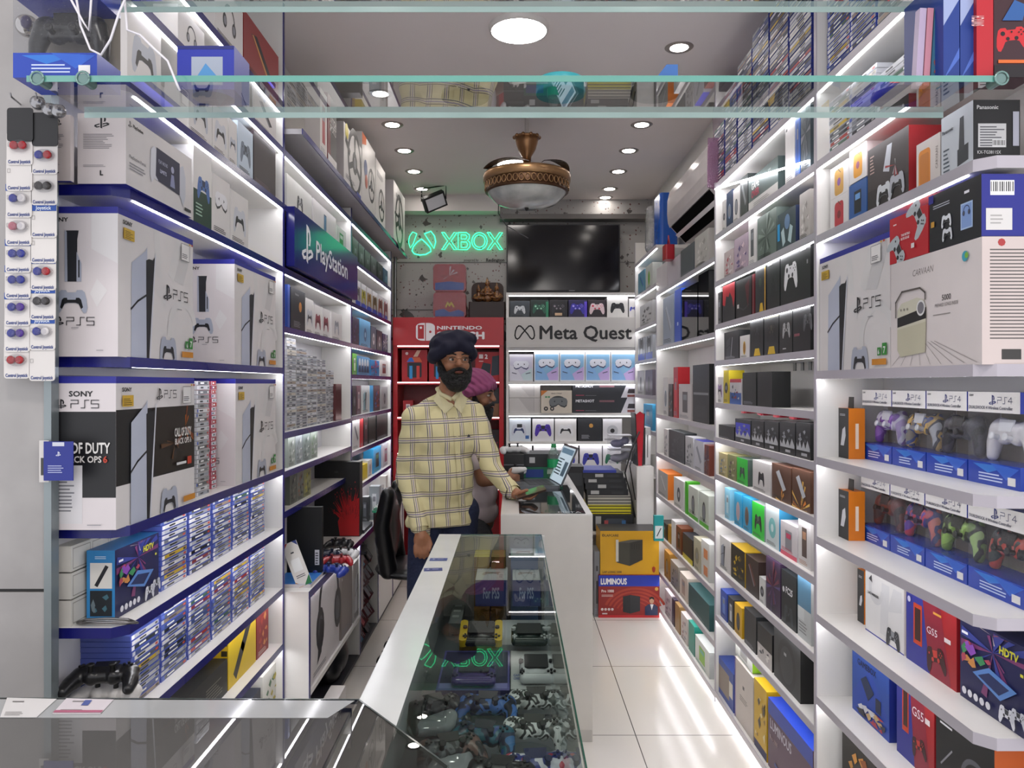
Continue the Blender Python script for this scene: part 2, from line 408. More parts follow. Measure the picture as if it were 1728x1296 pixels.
struct('trim_back_recess', MB().box(-.1, 6.32, 2.86, 1.18, 6.449, 2.9, mat('6a6664')))
# front left board beside the shelves, with its metal edge
wl = wallmat('worn_laminate', 'a3a09e', .42, 4, .82)
struct('wall_front_left', MB().box(-1.9, 1.785, 0, -1.085, 1.81, 1.016, wl).box(-1.9, 1.785, 1.024, -1.085, 1.81, CZ, wl).box(-1.9, 1.79, 1.01, -1.09, 1.805, 1.03, '1c1b1a'))
struct('trim_1', MB().box(-1.085, 1.78, 0, -1.068, 1.81, CZ, mat('8b9496', .35, .6)))
# ---------------------------------------------------------------- lights of the room
def strip(c='f7f6fb', e=12): return mat(c, .5, 0, e)
LED = strip(); 
def downlight(x, y, lab):
    t = thing('downlight', lab, 'ceiling light', (x, y, CZ), group='recessed downlights in the ceiling')
    MB().lathe([(.042, -.003), (.058, -.006), (.066, 0)], m=mat('9b938e', .3, .5)).build('trim_ring', t)
    MB().lathe([(0, -.0035), (.042, -.003)], m=strip('fff6ee', 22)).build('lamp_disc', t)
for sx, xs, who in ((-1, -.715, 'left'), (1, .775, 'right')):
    for i, dd in enumerate((4.59, 5.10, 5.6, 6.1) if sx < 0 else (4.59, 5.10, 5.6, 6.1, 6.38)):
        downlight(xs, dd, f"small round recessed ceiling light, {('nearest','second','third','fourth','farthest')[i]} in the {who}-hand row beyond the glass shelf")
for i, (px, py) in enumerate(((642, 158), (1146, 80))):
    dd = 1.55*F/(648-py)
    downlight(PX(px, dd), dd, f"small round ceiling light seen through the glass shelf on the {('left','right')[i]}")
def panel_light(x, y, r, lab, e):
    t = thing('surface_panel_light', lab, 'ceiling light', (x, y, CZ))
    MB().lathe([(r*.93, -.022), (r, -.02), (r*1.02, 0)], m='d8d4d0', n=40).build('rim', t)
    MB().lathe([(0, -.0225), (r*.93, -.022)], m=strip('fff8f2', e), n=40).build('diffuser', t)
panel_light(.03, 3.33, .128, 'large round glowing ceiling panel light above the middle figurine base', 30)
panel_light(.015, 5.36, .125, 'round glowing ceiling panel light half hidden behind the bronze ceiling fan', 20)

# ---------------------------------------------------------------- shelving
BLUE = mat('181a70', .25); LAV = mat('b9b4bd', .35); INW = wallmat('cabinet_white', 'dedcd8', .35, 2, .97)
def shelving(name, lab, side, d0, d1, levels, zt=CZ, edge=None, front=None, back=None, leds=True, z0=0., near=True, far=True, thick=.022, ledskip=(), chamf=False):
    sg = -1 if side == 'L' else 1
    fx = (front if front else (.93 if side == 'L' else .96)); bx = back or (1.105 if side == 'L' else 1.175)
    edge = edge or (BLUE if side == 'L' else LAV)
    t = thing(name, lab, 'shelving unit', (sg*fx, (d0+d1)/2, 0))
    L = lambda x, y, z: (sg*x - sg*fx, y-(d0+d1)/2, z)
    def bx_(mb, x0, y0, za, x1, y1, zb, m): a = L(x0, y0, za); b = L(x1, y1, zb); mb.box(*a, *b, m)
    for nm, on, yy in (('side_panel', near, d0), ('side_panel', far, d1-.018)):
        if on:
            mb = MB(); bx_(mb, fx+.002, yy, z0, bx, yy+.018, zt, INW); bx_(mb, fx-.001, yy-.0005, z0, fx+.002, yy+.0185, zt, edge); mb.build(nm, t)
    mb = MB(); bx_(mb, bx-.004, d0, z0, bx+.003, d1, zt, wallmat_back(side)); mb.build('back_panel', t)
    for i, z in enumerate(levels):
        mb = MB(); y0 = d0 + (.018 if near else 0); y1 = d1-.018 if far else d1
        c = .03 if chamf else 0
        if c:
            pts = [(fx+.002, y1), (bx, y1), (bx, y0), (fx+c+.002, y0), (fx+.002, y0+c)]
            pts = [L(a, b, 0)[:2] for a, b in pts]
            if side == 'R': pts = pts
            mb.prism(pts, z-thick, z, INW, 'xy')
            e_ = .002
            for (a0, b0), (a1, b1) in (((fx, y0+c), (fx, y1)), ((fx, y0+c), (fx+c, y0-e_)), ((fx+c, y0-e_), (bx, y0-e_))):
                p, q = L(a0, b0, z-thick-.0026), L(a1, b1, z+.001)
                mb.add([(p[0], p[1], p[2]), (q[0], q[1], p[2]), (q[0], q[1], q[2]), (p[0], p[1], q[2])], [(0, 1, 2, 3)], edge)
        else:
            bx_(mb, fx+.002, y0, z-thick, bx-.004, y1, z, INW); bx_(mb, fx-.001, y0, z-thick-.0026, fx+.002, y1, z+.001, edge)
        sh = mb.build('shelf', t)
        if leds and i not in ledskip:
            mb = MB(); bx_(mb, fx+.003, y0+.02+c*1.5, z-thick-.0024, fx+.013, y1-.005, z-thick-.0002, LED); mb.build('led_strip', sh)
    return t
_wb = {}
def wallmat_back(side):
    if side not in _wb: _wb[side] = wallmat('back_board_' + side, 'c4c3c6' if side == 'L' else 'cbc8c6', .45)
    return _wb[side]
LV1 = [2.615, 2.46, 2.235, 1.976, 1.565, 1.155, .915, .672, .445, .2]
LV2 = [2.46, 2.235, 1.976, 1.735, 1.30, 1.14, .975]
LV3 = [2.46, 2.235, 1.976, 1.735, 1.555, 1.31, 1.10, .88]
shelving('shelving_unit', 'tall blue-edged white shelving nearest on the left, holding big console boxes and game stacks', 'L', 1.84, 3.14, LV1, near=False, chamf=True)
shelving('shelving_unit', 'blue-edged white shelving behind the blue sign board and the big black box', 'L', 3.14, 4.46, LV2, zt=2.52, z0=.65, near=False, ledskip=(1, 5, 6))
shelving('shelving_unit', 'narrow-looking blue-edged shelving at the far left beside the red display', 'L', 4.46, 5.92, LV3, zt=2.52, z0=.65, near=False)
RV1 = [2.44, 2.20, 1.966, 1.54, 1.27, 1.02, .775, .515, .26]
RV2 = [2.44, 2.20, 1.98, 1.778, 1.608, 1.412, 1.25, 1.075, .885, .64, .412, .05]
RV3 = [2.105, 1.745, 1.30, 1.045, .775, .515, .275, .04]
RV4 = [2.43, 2.175, 1.925, 1.675, 1.42, 1.175]
shelving('shelving_unit', 'tall white shelving nearest on the right, with clear-fronted controller boxes', 'R', 1.57, 2.44, RV1, near=False, chamf=True)
shelving('shelving_unit', 'white lit shelving second on the right, holding black gamepad boxes', 'R', 2.44, 3.64, RV2, zt=2.45, near=False)
shelving('shelving_unit', 'white lit shelving below the wall-mounted air conditioner', 'R', 3.64, 5.12, RV3, zt=2.12, near=False)
shelving('shelving_unit', 'far narrow-looking lit shelving at the right beside the wide television', 'R', 5.12, 6.0, RV4, zt=2.6, near=False, z0=.95)

t = thing('overhead_shelf', 'grey overhanging shelf with blue edge above the left shelving, carrying steering-wheel boxes', 'shelf', (-1, 3.15, 2.525))
MB().box(-.11, 0, 0, .138, 3.14, .022, wallmat('grey_underside', 'b5b3b6', .35)).build('board', t); MB().box(.138, 0, -.001, .142, 3.14, .023, BLUE).build('edge_band', t)
panel_light(-.5, .45, .16, 'front ceiling panel light over the left side of the shop entrance', 30)  # pair of fill panels added above the frame to brighten the near edges
panel_light(.5, .45, .16, 'front ceiling panel light over the right side of the shop entrance', 30)
# ---------------------------------------------------------------- camera and view
cam = bpy.data.cameras.new('camera'); co = bpy.data.objects.new('camera', cam); link(co)
cam.sensor_width = 36; cam.lens = 27; cam.clip_start = .02
co.location = (0, 0, EYE); co.rotation_euler = (PI/2, 0, 0); scene.camera = co
w = bpy.data.worlds.new('world'); scene.world = w; w.use_nodes = True
w.node_tree.nodes['Background'].inputs[0].default_value = lin('dfdfe4'); w.node_tree.nodes['Background'].inputs[1].default_value = 1.1
scene.view_settings.view_transform = 'Standard'; scene.view_settings.look = 'None'; scene.view_settings.gamma = 1
scene.view_settings.use_curve_mapping = False; scene.view_settings.exposure = .8
scene.cycles.max_bounces = 8; scene.cycles.diffuse_bounces = 4; scene.cycles.glossy_bounces = 4; scene.cycles.transparent_max_bounces = 24
scene.cycles.caustics_reflective = False; scene.cycles.caustics_refractive = False; scene.cycles.sample_clamp_indirect = 4
# ---------------------------------------------------------------- solid blobs (one continuous skin grown over overlapping forms)
def capsule(mb, p0, p1, r0, r1):
    p0 = Vector(p0); p1 = Vector(p1); d = (p1-p0); L = d.length
    mb.ell(p0, r0, '888888', 14, 10); mb.ell(p1, r1, '888888', 14, 10)
    if L > 1e-5: mb.cyl(p0, p1, r0, r1, '888888', 14)
def blob(prims, voxel=.008, sm=6, fac=.5):
    mb = MB()
    for p in prims:
        if p[0] == 'c': capsule(mb, *p[1:])
        elif p[0] == 'l':      # chain of (point, radius)
            q = p[1]
            for i in range(len(q)-1): capsule(mb, q[i][0], q[i+1][0], q[i][1], q[i+1][1])
        else: mb.ell(p[1], p[2], '888888', 22, 14, Euler(p[3]).to_matrix() if len(p) > 3 else None)
    me = mb.mesh('blob'); o = bpy.data.objects.new('blob', me); link(o)
    m = o.modifiers.new('r', 'REMESH'); m.mode = 'VOXEL'; m.voxel_size = voxel; m.use_smooth_shade = True
    if sm:
        m = o.modifiers.new('s', 'SMOOTH'); m.iterations = sm; m.factor = fac
    bpy.context.view_layer.update()
    out = bpy.data.meshes.new_from_object(o.evaluated_get(bpy.context.evaluated_depsgraph_get()))
    bpy.data.objects.remove(o); bpy.data.meshes.remove(me)
    out.materials.clear()
    return out
def solid(me, name, m, parent=None, label=None, smooth=True, **k):
    me = me if not me.users else me.copy()
    me.materials.clear(); me.materials.append(M(m))
    me.polygons.foreach_set('use_smooth', [smooth]*len(me.polygons))
    me.polygons.foreach_set('material_index', [0]*len(me.polygons))
    o = bpy.data.objects.new(name, me); link(o)
    if parent: o.parent = parent
    return tag(o, label, **k)

# ---------------------------------------------------------------- gamepads
PADM = blob([('l', [((-.03, .012, 0), .021), ((.03, .012, 0), .021)]), ('e', (0, .008, 0), (.05, .026, .018)),
             ('e', (-.05, .012, 0), (.027, .027, .019)), ('e', (.05, .012, 0), (.027, .027, .019)),
             ('l', [((-.055, .01, -.002), .021), ((-.066, -.02, -.006), .018), ((-.070, -.050, -.010), .0135)]),
             ('l', [((.055, .01, -.002), .021), ((.066, -.02, -.006), .018), ((.070, -.050, -.010), .0135)]),
             ('e', (-.05, .033, -.004), (.018, .009, .011)), ('e', (.05, .033, -.004), (.018, .009, .011)),
             ('e', (-.024, -.008, 0), (.017, .015, .018)), ('e', (.024, -.008, 0), (.017, .015, .018))], .0035, 5)
def camomat(name, cols, sc=22, rough=.35):
    if name in _m: return _m[name]
    m = bpy.data.materials.new(name); m.use_nodes = True; nt = m.node_tree; b = nt.nodes['Principled BSDF']
    n = nt.nodes.new('ShaderNodeTexNoise'); n.inputs['Scale'].default_value = sc; n.inputs['Detail'].default_value = 1.5; n.inputs['Distortion'].default_value = .6
    tc = nt.nodes.new('ShaderNodeTexCoord'); nt.links.new(tc.outputs['Object'], n.inputs['Vector'])
    r = nt.nodes.new('ShaderNodeValToRGB'); r.color_ramp.interpolation = 'CONSTANT'
    e = r.color_ramp.elements
    while len(e) < len(cols): e.new(.5)
    for i, c in enumerate(cols): e[i].position = 0 if i == 0 else .38 + .24*(i-1)/max(1, len(cols)-2); e[i].color = lin(c)
    nt.links.new(n.outputs['Fac'], r.inputs[0]); nt.links.new(r.outputs[0], b.inputs['Base Color']); b.inputs['Roughness'].default_value = rough
    _m[name] = m; return m
def gamepad(m, lab, loc, rot=(0, 0, 0), dark='17171a', scale=1., group=None, mid=None):
    t = thing('gamepad', lab, 'game controller', loc, group=group); t.rotation_euler = rot; t.scale = (scale,)*3
    solid(PADM, 'body', m, t)
    MB().prism([(-.026, .034), (-.022, .006), (.022, .006), (.026, .034)], .0165, .0205, mid or dark, 'xy').build('touchpad', t)
    for x in (-.024, .024):
        MB().lathe([(0, .034), (.006, .0355), (.009, .034), (.009, .031), (.0055, .028), (.0065, .012)], (x, -.008, 0), dark, 14).build('thumbstick', t)
    MB().box(-.058, .011, .012, -.042, .016, .0225, dark).box(-.0525, .0055, .012, -.0475, .0215, .0226, dark).build('direction_pad', t)
    for a, b in ((0, .008), (0, -.008), (.008, 0), (-.008, 0)):
        MB().cyl((.05+a, .0135+b, .01), (.05+a, .0135+b, .0222), .0035, m=dark, n=8).build('button', t)
    return t

# ---------------------------------------------------------------- television
t = thing('television', 'wide dark wall-mounted flat television above the white display shelves', 'television', (.423, 6.36, 2.26))
MB().rbox(-.468, -.03, 0, .468, .02, .556, '15151a', .006, 2, 'y').build('casing', t)
MB().box(-.458, -.0315, .014, .458, -.0295, .548, mat('0c0c12', .12)).build('screen', t)
f = MB(); fc = Face(f, (.04, -.0325, .004), (1, 0, 0), (0, 0, 1), .06, .012); fc.r(.1, .2, .9, .7, '8c8c90'); f.build('badge', t)
MB().box(-.15, .02, .15, .15, .075, .4, '2a2a2c').build('wall_bracket', t)

# ---------------------------------------------------------------- white headset display at the back
X0, X1, YB = -.045, 1.16, 6.0
t = thing('display_cabinet', 'white open display cabinet with black-lettered sign under the television', 'display cabinet', ((X0+X1)/2, YB, 0))
cx = (X0+X1)/2; hw = (X1-X0)/2
for x in (-hw, hw-.02): MB().box(x, 0, 0, x+.02, .4, 2.215, INW).build('side_panel', t)
MB().box(-hw, .38, 0, hw, .4, 2.215, mat('b5b1ae')).build('back_panel', t)
for i, z in enumerate((2.215, 2.023, 1.782, 1.52, 1.272, 1.05, .78)):
    s = MB().box(-hw+.02, .002, z-.022, hw-.02, .38, z, INW).build('shelf', t)
    if i in (0, 2, 3, 4, 5): MB().box(-hw+.02, .004, z-.028, hw-.02, .016, z-.0225, strip(e=6)).build('led_strip', s)
s = MB().box(-hw, -.012, 1.784, hw, .0, 2.02, mat('c9c6c2', .3)); 
sg = s.build('sign_panel', t)
mb = MB(); f = Face(mb, (-hw, -.013, 1.784), (1, 0, 0), (0, 0, 1), 2*hw, .236)
u = lambda px: (PX(px, 5.99)-X0)/(X1-X0); v = lambda py: (PZ(py, 5.99)-1.784)/.236
BK = '141416'
n = 34; pts = []
cxx, cyy = (u(868)+u(903))/2, v(561)
for i in range(n+1):
    a = 2*PI*i/n; pts.append((cxx + .0125*1.08*math.sin(a)*(u(903)-u(868))/.025, cyy + .0))
# looped sign: two lobes that meet in the middle, drawn as one stroke
pts = []; hw_ = (u(903)-u(868))*.47; hh_ = (v(549)-v(573))*.47
for a, b in ((0, .25), (-.2, .62), (-.42, .93), (-.62, .98), (-.8, .75), (-.95, .2), (-1, -.45), (-.92, -.85), (-.75, -1), (-.55, -.8), (-.3, -.25), (0, .25), (.2, .62), (.42, .93), (.62, .98), (.8, .75), (.95, .2), (1, -.45), (.92, -.85), (.75, -1), (.55, -.8), (.3, -.25), (0, .25)):
    pts.append((cxx + a*hw_, cyy + b*hh_))
f.line(pts, .0085, BK)
f.t('Meta Quest', u(911), v(572), (v(549)-v(572)), BK, 'l', .022, sx=1.02)
mb.build('sign_lettering', sg)

# ---------------------------------------------------------------- red display
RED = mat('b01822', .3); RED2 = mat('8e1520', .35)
XL, XR = -.93, -.065; hw = (XR-XL)/2
t = thing('display_cabinet', 'red open display cabinet with white-lettered sign behind the standing man', 'display cabinet', ((XL+XR)/2, 6.0, 0))
for x in (-hw, hw-.035): MB().box(x, 0, 0, x+.035, .4, 2.02, RED).build('side_panel', t)
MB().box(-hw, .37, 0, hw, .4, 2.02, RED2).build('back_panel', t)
for i, z in enumerate((2.02, 1.80, 1.515, 1.24, .96, .68)):
    s = MB().box(-hw+.035, .003, z-.02, hw-.035, .37, z, RED).build('shelf', t)
    if i: MB().box(-hw+.035, .0, z-.008, hw-.035, .003, z, strip('fff0ee', 3)).build('led_strip', s)
sg = MB().box(-hw, -.012, 1.80, hw, 0, 2.02, RED).build('sign_panel', t)
mb = MB(); f = Face(mb, (-hw, -.013, 1.80), (1, 0, 0), (0, 0, 1), 2*hw, .22); W_ = 'f4eef0'
u = lambda px: (PX(px, 5.99)-XL)/(XR-XL); v = lambda py: (PZ(py, 5.99)-1.80)/.22
um, ul, ur = u(718), u(702), u(734); vt, vb = v(545), v(575)
def halfpad(u0, u1, left, c):
    w = u1-u0; h = vt-vb; pts = []; ru = w*.75; rv = h*.22
    for i in range(7):
        a = PI/2*i/6; pts.append((u0 + ru - ru*math.sin(a) if False else u0+ru-ru*math.cos(a), vt-rv+rv*math.sin(a)))
    pts += [(u1, vt), (u1, vb)]
    for i in range(7):
        a = PI/2*i/6; pts.append((u0+ru-ru*math.sin(a), vb+rv-rv*math.cos(a)))
    if not left: pts = [(u0+u1-a, b) for a, b in pts][::-1]
    f.P(pts, c)
halfpad(ul, um-.004, True, W_); 
p = (um-.004-ul)*.16
f.r(ul+.017, vb+.11*(vt-vb), um-.013, vt-.11*(vt-vb), RED); f.o((ul+um)/2+.002, v(553), .022, W_)
halfpad(um+.004, ur, False, W_); f.o((ur+um)/2+.001, v(560), .022, RED)
f.t('NINTENDO', u(738), v(556), v(550)-v(556), W_, 'l', .03, maxw=.42, sx=1.75)
f.t('SWITCH', u(738), v(572), v(560)-v(572), W_, 'l', .05, maxw=.42, sx=1.5)
mb.build('sign_lettering', sg)

# ---------------------------------------------------------------- neon sign
NEON = strip('2ce890', 2.5)
t = thing('neon_sign', 'green glowing neon sign with round emblem and letters on the speckled wall', 'neon sign', (0, 6.43, 2.65))
def loop(pts, parent, r=.0032, nm='neon_tube'):
    q = [(PX(a, 6.42), 0, PZ(b, 6.42)-2.65) for a, b in pts]
    MB().tube(q, r, NEON, 6).build(nm, parent)
def cl(p): return p + [p[0], p[1]]
def sc(x, y): return (x, y)
L0, T0, B0 = 745, 392, 421
def X_(x):
    w = 26
    return cl([(x, T0), (x+5, T0), (x+w/2, 403.5), (x+w-5, T0), (x+w, T0), (x+w/2+3, 406.5), (x+w, B0), (x+w-5, B0), (x+w/2, 409.5), (x+5, B0), (x, B0), (x+w/2-3, 406.5)])
loop(X_(745), t); loop(X_(822), t)
loop(cl([(773, T0), (787, T0), (792, 396), (792, 402), (789, 405.5), (793, 409), (793, 416), (788, B0), (773, B0)]), t)
loop(cl([(778, 396), (786, 396), (788, 399), (786, 403), (778, 403)]), t); loop(cl([(778, 408), (787, 408), (789, 412), (787, 417), (778, 417)]), t)
for k in (1, .72): loop(cl([(809+13*k*math.cos(a), 406.5+14.5*k*math.sin(a)) for a in [2*PI*i/18 for i in range(18)]]), t)
loop(cl([(711, 403), (718, 409), (726, 418), (727, 424), (718, 429), (708, 430), (699, 428), (695, 423), (697, 416), (704, 408)]), t, .0042, 'emblem_tube')
loop(cl([(716, 394), (727, 390), (733, 398), (735, 408), (732, 419), (727, 411), (721, 402)]), t, .0042, 'emblem_tube')
loop(cl([(703, 394), (696, 391), (691, 398), (689, 408), (692, 418), (697, 411)]), t, .003, 'emblem_tube')
mb = MB(); f = Face(mb, (PX(783, 6.43), .006, PZ(445, 6.43)-2.65), (1, 0, 0), (0, 0, 1), PX(851, 6.43)-PX(783, 6.43), .065)
f.t('powered by', .0, .35, .3, '33302f', 'l', .01, maxw=.36); f.t('Redington', 1, .3, .42, '1c1a1a', 'r', .03, maxw=.55); mb.build('wall_lettering', t)

# ---------------------------------------------------------------- ceiling fan
BR = mat('8a6544', .28, .75); BR2 = mat('b08a62', .3, .7)
t = thing('ceiling_fan', 'bronze ceiling fan with ornate ring and frosted glass bowl below', 'ceiling fan', (.085, 4.4, 0))
MB().cyl((0, 0, 2.91), (0, 0, CZ), .012, m='a8a19c').cyl((0, 0, 2.70), (0, 0, 2.80), .011, m='6f6a66').build('down_rod', t)
mb = MB().lathe([(.0, 2.765), (.022, 2.77), (.026, 2.80), (.05, 2.84), (.062, 2.875), (.066, 2.90), (.075, 2.905), (.077, 2.915), (.03, 2.918), (0, 2.918)], m=BR, n=28)
for i in range(10):
    a = 2*PI*i/10; mb.ell((.07*math.cos(a), .07*math.sin(a), 2.912), .012, BR, 8, 6)
mb.build('canopy', t)
MB().lathe([(.02, 2.735), (.10, 2.73), (.15, 2.705), (.245, 2.70), (.25, 2.69), (.25, 2.655), (.235, 2.65), (.0, 2.65)], m=BR2, n=48).build('motor_housing', t)
mb = MB().lathe([(.235, 2.652), (.232, 2.60), (.238, 2.595), (.22, 2.59)], m=mat('5a3f2b', .4, .6), n=48)
for i in range(44):
    a = 2*PI*i/44; c = Vector((.240*math.cos(a), .240*math.sin(a), 2.626)); tg = Vector((-math.sin(a), math.cos(a), 0))
    mb.tube([c + tg*math.cos(q)*.014 + Vector((0, 0, 1))*math.sin(q)*.02 for q in [2*PI*k/8 for k in range(9)]], .0028, BR2, 5)
mb.build('ornate_ring', t)
BOWL = wallmat('bowl_glass', 'b9bcb8', .12, 14, .75)
MB().lathe([(.228, 2.60), (.215, 2.575), (.17, 2.535), (.10, 2.515), (0, 2.508)], m=BOWL, n=48).build('glass_bowl', t)
MB().ell((0, 0, 2.503), .012, '1c1a18', 10, 8).cyl((0, 0, 2.503), (0, 0, 2.52), .006, m='1c1a18').build('finial', t)
for k in range(4):
    a0 = k*PI/2 + .35; pts = []; 
    mb = MB(); vs = []; n = 12
    for i in range(n+1):
        a = a0 + 1.25*i/n; wd = .055*math.sin(PI*min(1, (i+1.5)/n*.9))
        for r in (.262 - .02*i/n, .262-.02*i/n - wd - .02): vs.append((r*math.cos(a), r*math.sin(a), 2.712 + .022*math.sin(PI*i/n) + (.0 if r > .22 else .012)))
    mb.add(vs + [(x, y, z-.004) for x, y, z in vs], [(2*i, 2*i+2, 2*i+3, 2*i+1) for i in range(n)] + [(2*n+2+2*i, 2*n+3+2*i, 2*n+5+2*i, 2*n+4+2*i) for i in range(n)] + [(2*i, 2*n+2+2*i, 2*n+4+2*i, 2*i+2) for i in range(n)] + [(2*i+1, 2*i+3, 2*n+5+2*i, 2*n+3+2*i) for i in range(n)], mat('3a2c25', .25, .2))
    mb.build('folded_blade', t)
MB().tube([(-.16, -.05, 2.56), (-.165, .1, 2.50), (-.12, .3, 2.47), (.02, .6, 2.45)], .003, '161616', 5).build('cord', t)

# ---------------------------------------------------------------- flood light hung at the back left
t = thing('flood_light', 'black square flood light hanging from a bracket above the neon sign', 'flood light', (PX(733, 6.0), 6.0, PZ(340, 6.0)))
R = Euler((.5, -.45, .3)).to_matrix()
MB().cbox((0, 0, 0), .18, .05, .12, '121214', R).build('housing', t)
MB().cbox(R @ Vector((0, -.027, -.0)), .15, .004, .09, mat('c9cbd0', .1), R).build('lens', t)
MB().tube([(-.1, 0, .0), (-.1, .01, .1), (.09, .01, .13), (.09, 0, .02)], .006, '121214', 6).build('bracket', t)
MB().tube([(-.1, 0, .06), (-.16, 0, .09), (-.17, .0, .14), (-.1, 0, .185)], .005, 'e8e4e0', 6).build('cable', t)

# ---------------------------------------------------------------- air conditioner
t = thing('air_conditioner', 'white wall-mounted split air conditioner with open black outlet on the right', 'air conditioner', (1.17, 0, 0))
def yz(mb, pts, y0, y1, m):
    k = len(pts); vs = [(a, y0, z) for a, z in pts] + [(a, y1, z) for a, z in pts]
    return mb.add(vs, [tuple(range(k)), tuple(range(k, 2*k))[::-1]] + [(i, k+i, k+(i+1) % k, (i+1) % k) for i in range(k)], m)
yz(MB(), [(0, 2.67), (-.19, 2.67), (-.222, 2.655), (-.235, 2.60), (-.237, 2.52), (-.232, 2.465), (-.222, 2.44), (0, 2.44)], 3.68, 4.62, mat('d9d2d2', .15)).build('front_cover', t)
yz(MB(), [(0, 2.439), (-.216, 2.439), (-.13, 2.345), (0, 2.335)], 3.69, 4.61, mat('dcd5d5', .2)).build('lower_body', t)
yz(MB(), [(-.219, 2.437), (-.1335, 2.344), (-.131, 2.346), (-.2165, 2.439)], 3.71, 4.59, mat('040405', .9, 0, 0, .05)).build('outlet', t)
yz(MB(), [(-.190, 2.392), (-.174, 2.375), (-.171, 2.378), (-.187, 2.395)], 3.70, 4.60, mat('e8e2e2', .2)).build('louver', t)
yz(MB(), [(-.236, 2.672), (-.238, 2.44), (.0, 2.36), (0, 2.672)], 3.655, 3.667, film('pink_film', 'e6c4e0', .18)).build('protective_film', t)

# ---------------------------------------------------------------- far white counter
DG = mat('23282a', .04)
t = thing('service_counter', 'white waist-high counter with dark glossy top carrying the laptop', 'counter', (.1455, 3.22, 0))
mb = MB().box(-.1925, 0, 0, .1925, 1.53, .953-.006, mat('cfcbc3', .35)); mb.build('cabinet_body', t)
MB().box(-.1925, 0, .947, .1925, 1.53, .953, mat('dad7d1', .2)).build('worktop', t)
MB().box(-.115, .02, .9532, .165, .93, .9545, DG).build('glass_inlay', t)
MB().box(-.19, -.0015, .0, .19, .0, .05, 'bcb8b1').build('kick_plate', t)
mb = MB(); f = Face(mb, (.03, .02, .9548), (1, 0, 0), (0, 1, 0), .14, .06); f.t('META', .5, .2, .5, 'b8bcbc', maxw=.7); mb.build('inlay_lettering', t)

# ---------------------------------------------------------------- low lit cabinet along the left wall
t = thing('low_cabinet', 'long low white cabinet with blue top edge below the left shelving', 'cabinet', (-.95, 3.14, 0))
fr = .12   # front plane relative to t -> X=-.83
MB().box(-.15, 0, .624, fr, 2.7, .65, INW).box(fr-.001, -.001, .621, fr+.002, 2.7, .6505, BLUE).build('top', t)
MB().box(-.15, 0, .02, fr, .02, .624, INW).box(fr-.0005, -.001, .02, fr+.0015, .021, .624, BLUE).build('end_panel', t)
for y in (1.06, 1.62, 2.2, 2.68): MB().box(-.15, y, .02, fr-.002, y+.02, .624, INW).box(fr-.002, y, .02, fr+.001, y+.02, .624, BLUE).build('divider', t)
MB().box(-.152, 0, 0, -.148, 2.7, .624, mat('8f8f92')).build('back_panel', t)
s = MB().box(-.15, .02, .215, fr, 1.06, .235, INW).build('shelf', t)
MB().box(fr-.014, .03, .6215, fr-.004, 1.05, .6238, LED).build('led_strip', t)
MB().box(-.15, 0, 0, fr-.01, 2.7, .02, '3a3a40').build('plinth', t)
for y in (1.64, 2.22): MB().box(fr-.01, y, .03, fr, y+.54, .61, INW).build('door', t)

# ---------------------------------------------------------------- blue sign board on the left shelving
t = thing('sign_board', 'deep blue lightbox sign with white emblem and lettering on the left shelving', 'sign', (-.93, 3.16, 1.985))
MB().rbox(.001, 0, 0, .035, 1.29, .248, mat('181a74', .16), .006, 2, 'x').build('panel', t)
mb = MB(); f = Face(mb, (.0355, 0, 0), (0, 1, 0), (0, 0, 1), 1.29, .248)
f.ps(.155, .5, .135, 'f4f4fa'); f.t('PlayStation', .27, .34, .36, 'f4f4fa', 'l', .02, maxw=.66, sx=1.25)
mb.build('sign_lettering', t)

# ---------------------------------------------------------------- black office chair behind the standing man
BL = mat('131315', .28)
t = thing('office_chair', 'black padded office chair mostly hidden behind the standing man', 'chair', (-.45, 4.2, 0))
solid(blob([('e', (-.08, 0, .50), (.22, .24, .045))], .012, 3), 'seat', BL, t)
solid(blob([('l', [((-.20, -.16, .52), .05), ((-.235, -.17, .75), .045), ((-.2, -.17, .92), .04)]), ('l', [((-.20, .16, .52), .05), ((-.235, .17, .75), .045), ((-.2, .17, .92), .04)]), ('e', (-.22, 0, .72), (.05, .2, .22))], .012, 4), 'backrest', BL, t)
MB().cyl((-.08, 0, .14), (-.08, 0, .47), .028, m='202022').build('gas_lift', t)
for k in range(5):
    a = 2*PI*k/5
    l_ = MB().tube([(-.08, 0, .12), (-.08+.19*math.cos(a), .19*math.sin(a), .065)], .018, '1a1a1c').build('leg', t)
    MB().cyl((-.08+.2*math.cos(a), .2*math.sin(a)-.012, .028), (-.08+.2*math.cos(a), .2*math.sin(a)+.012, .028), .028, m='0e0e10').build('caster', l_)
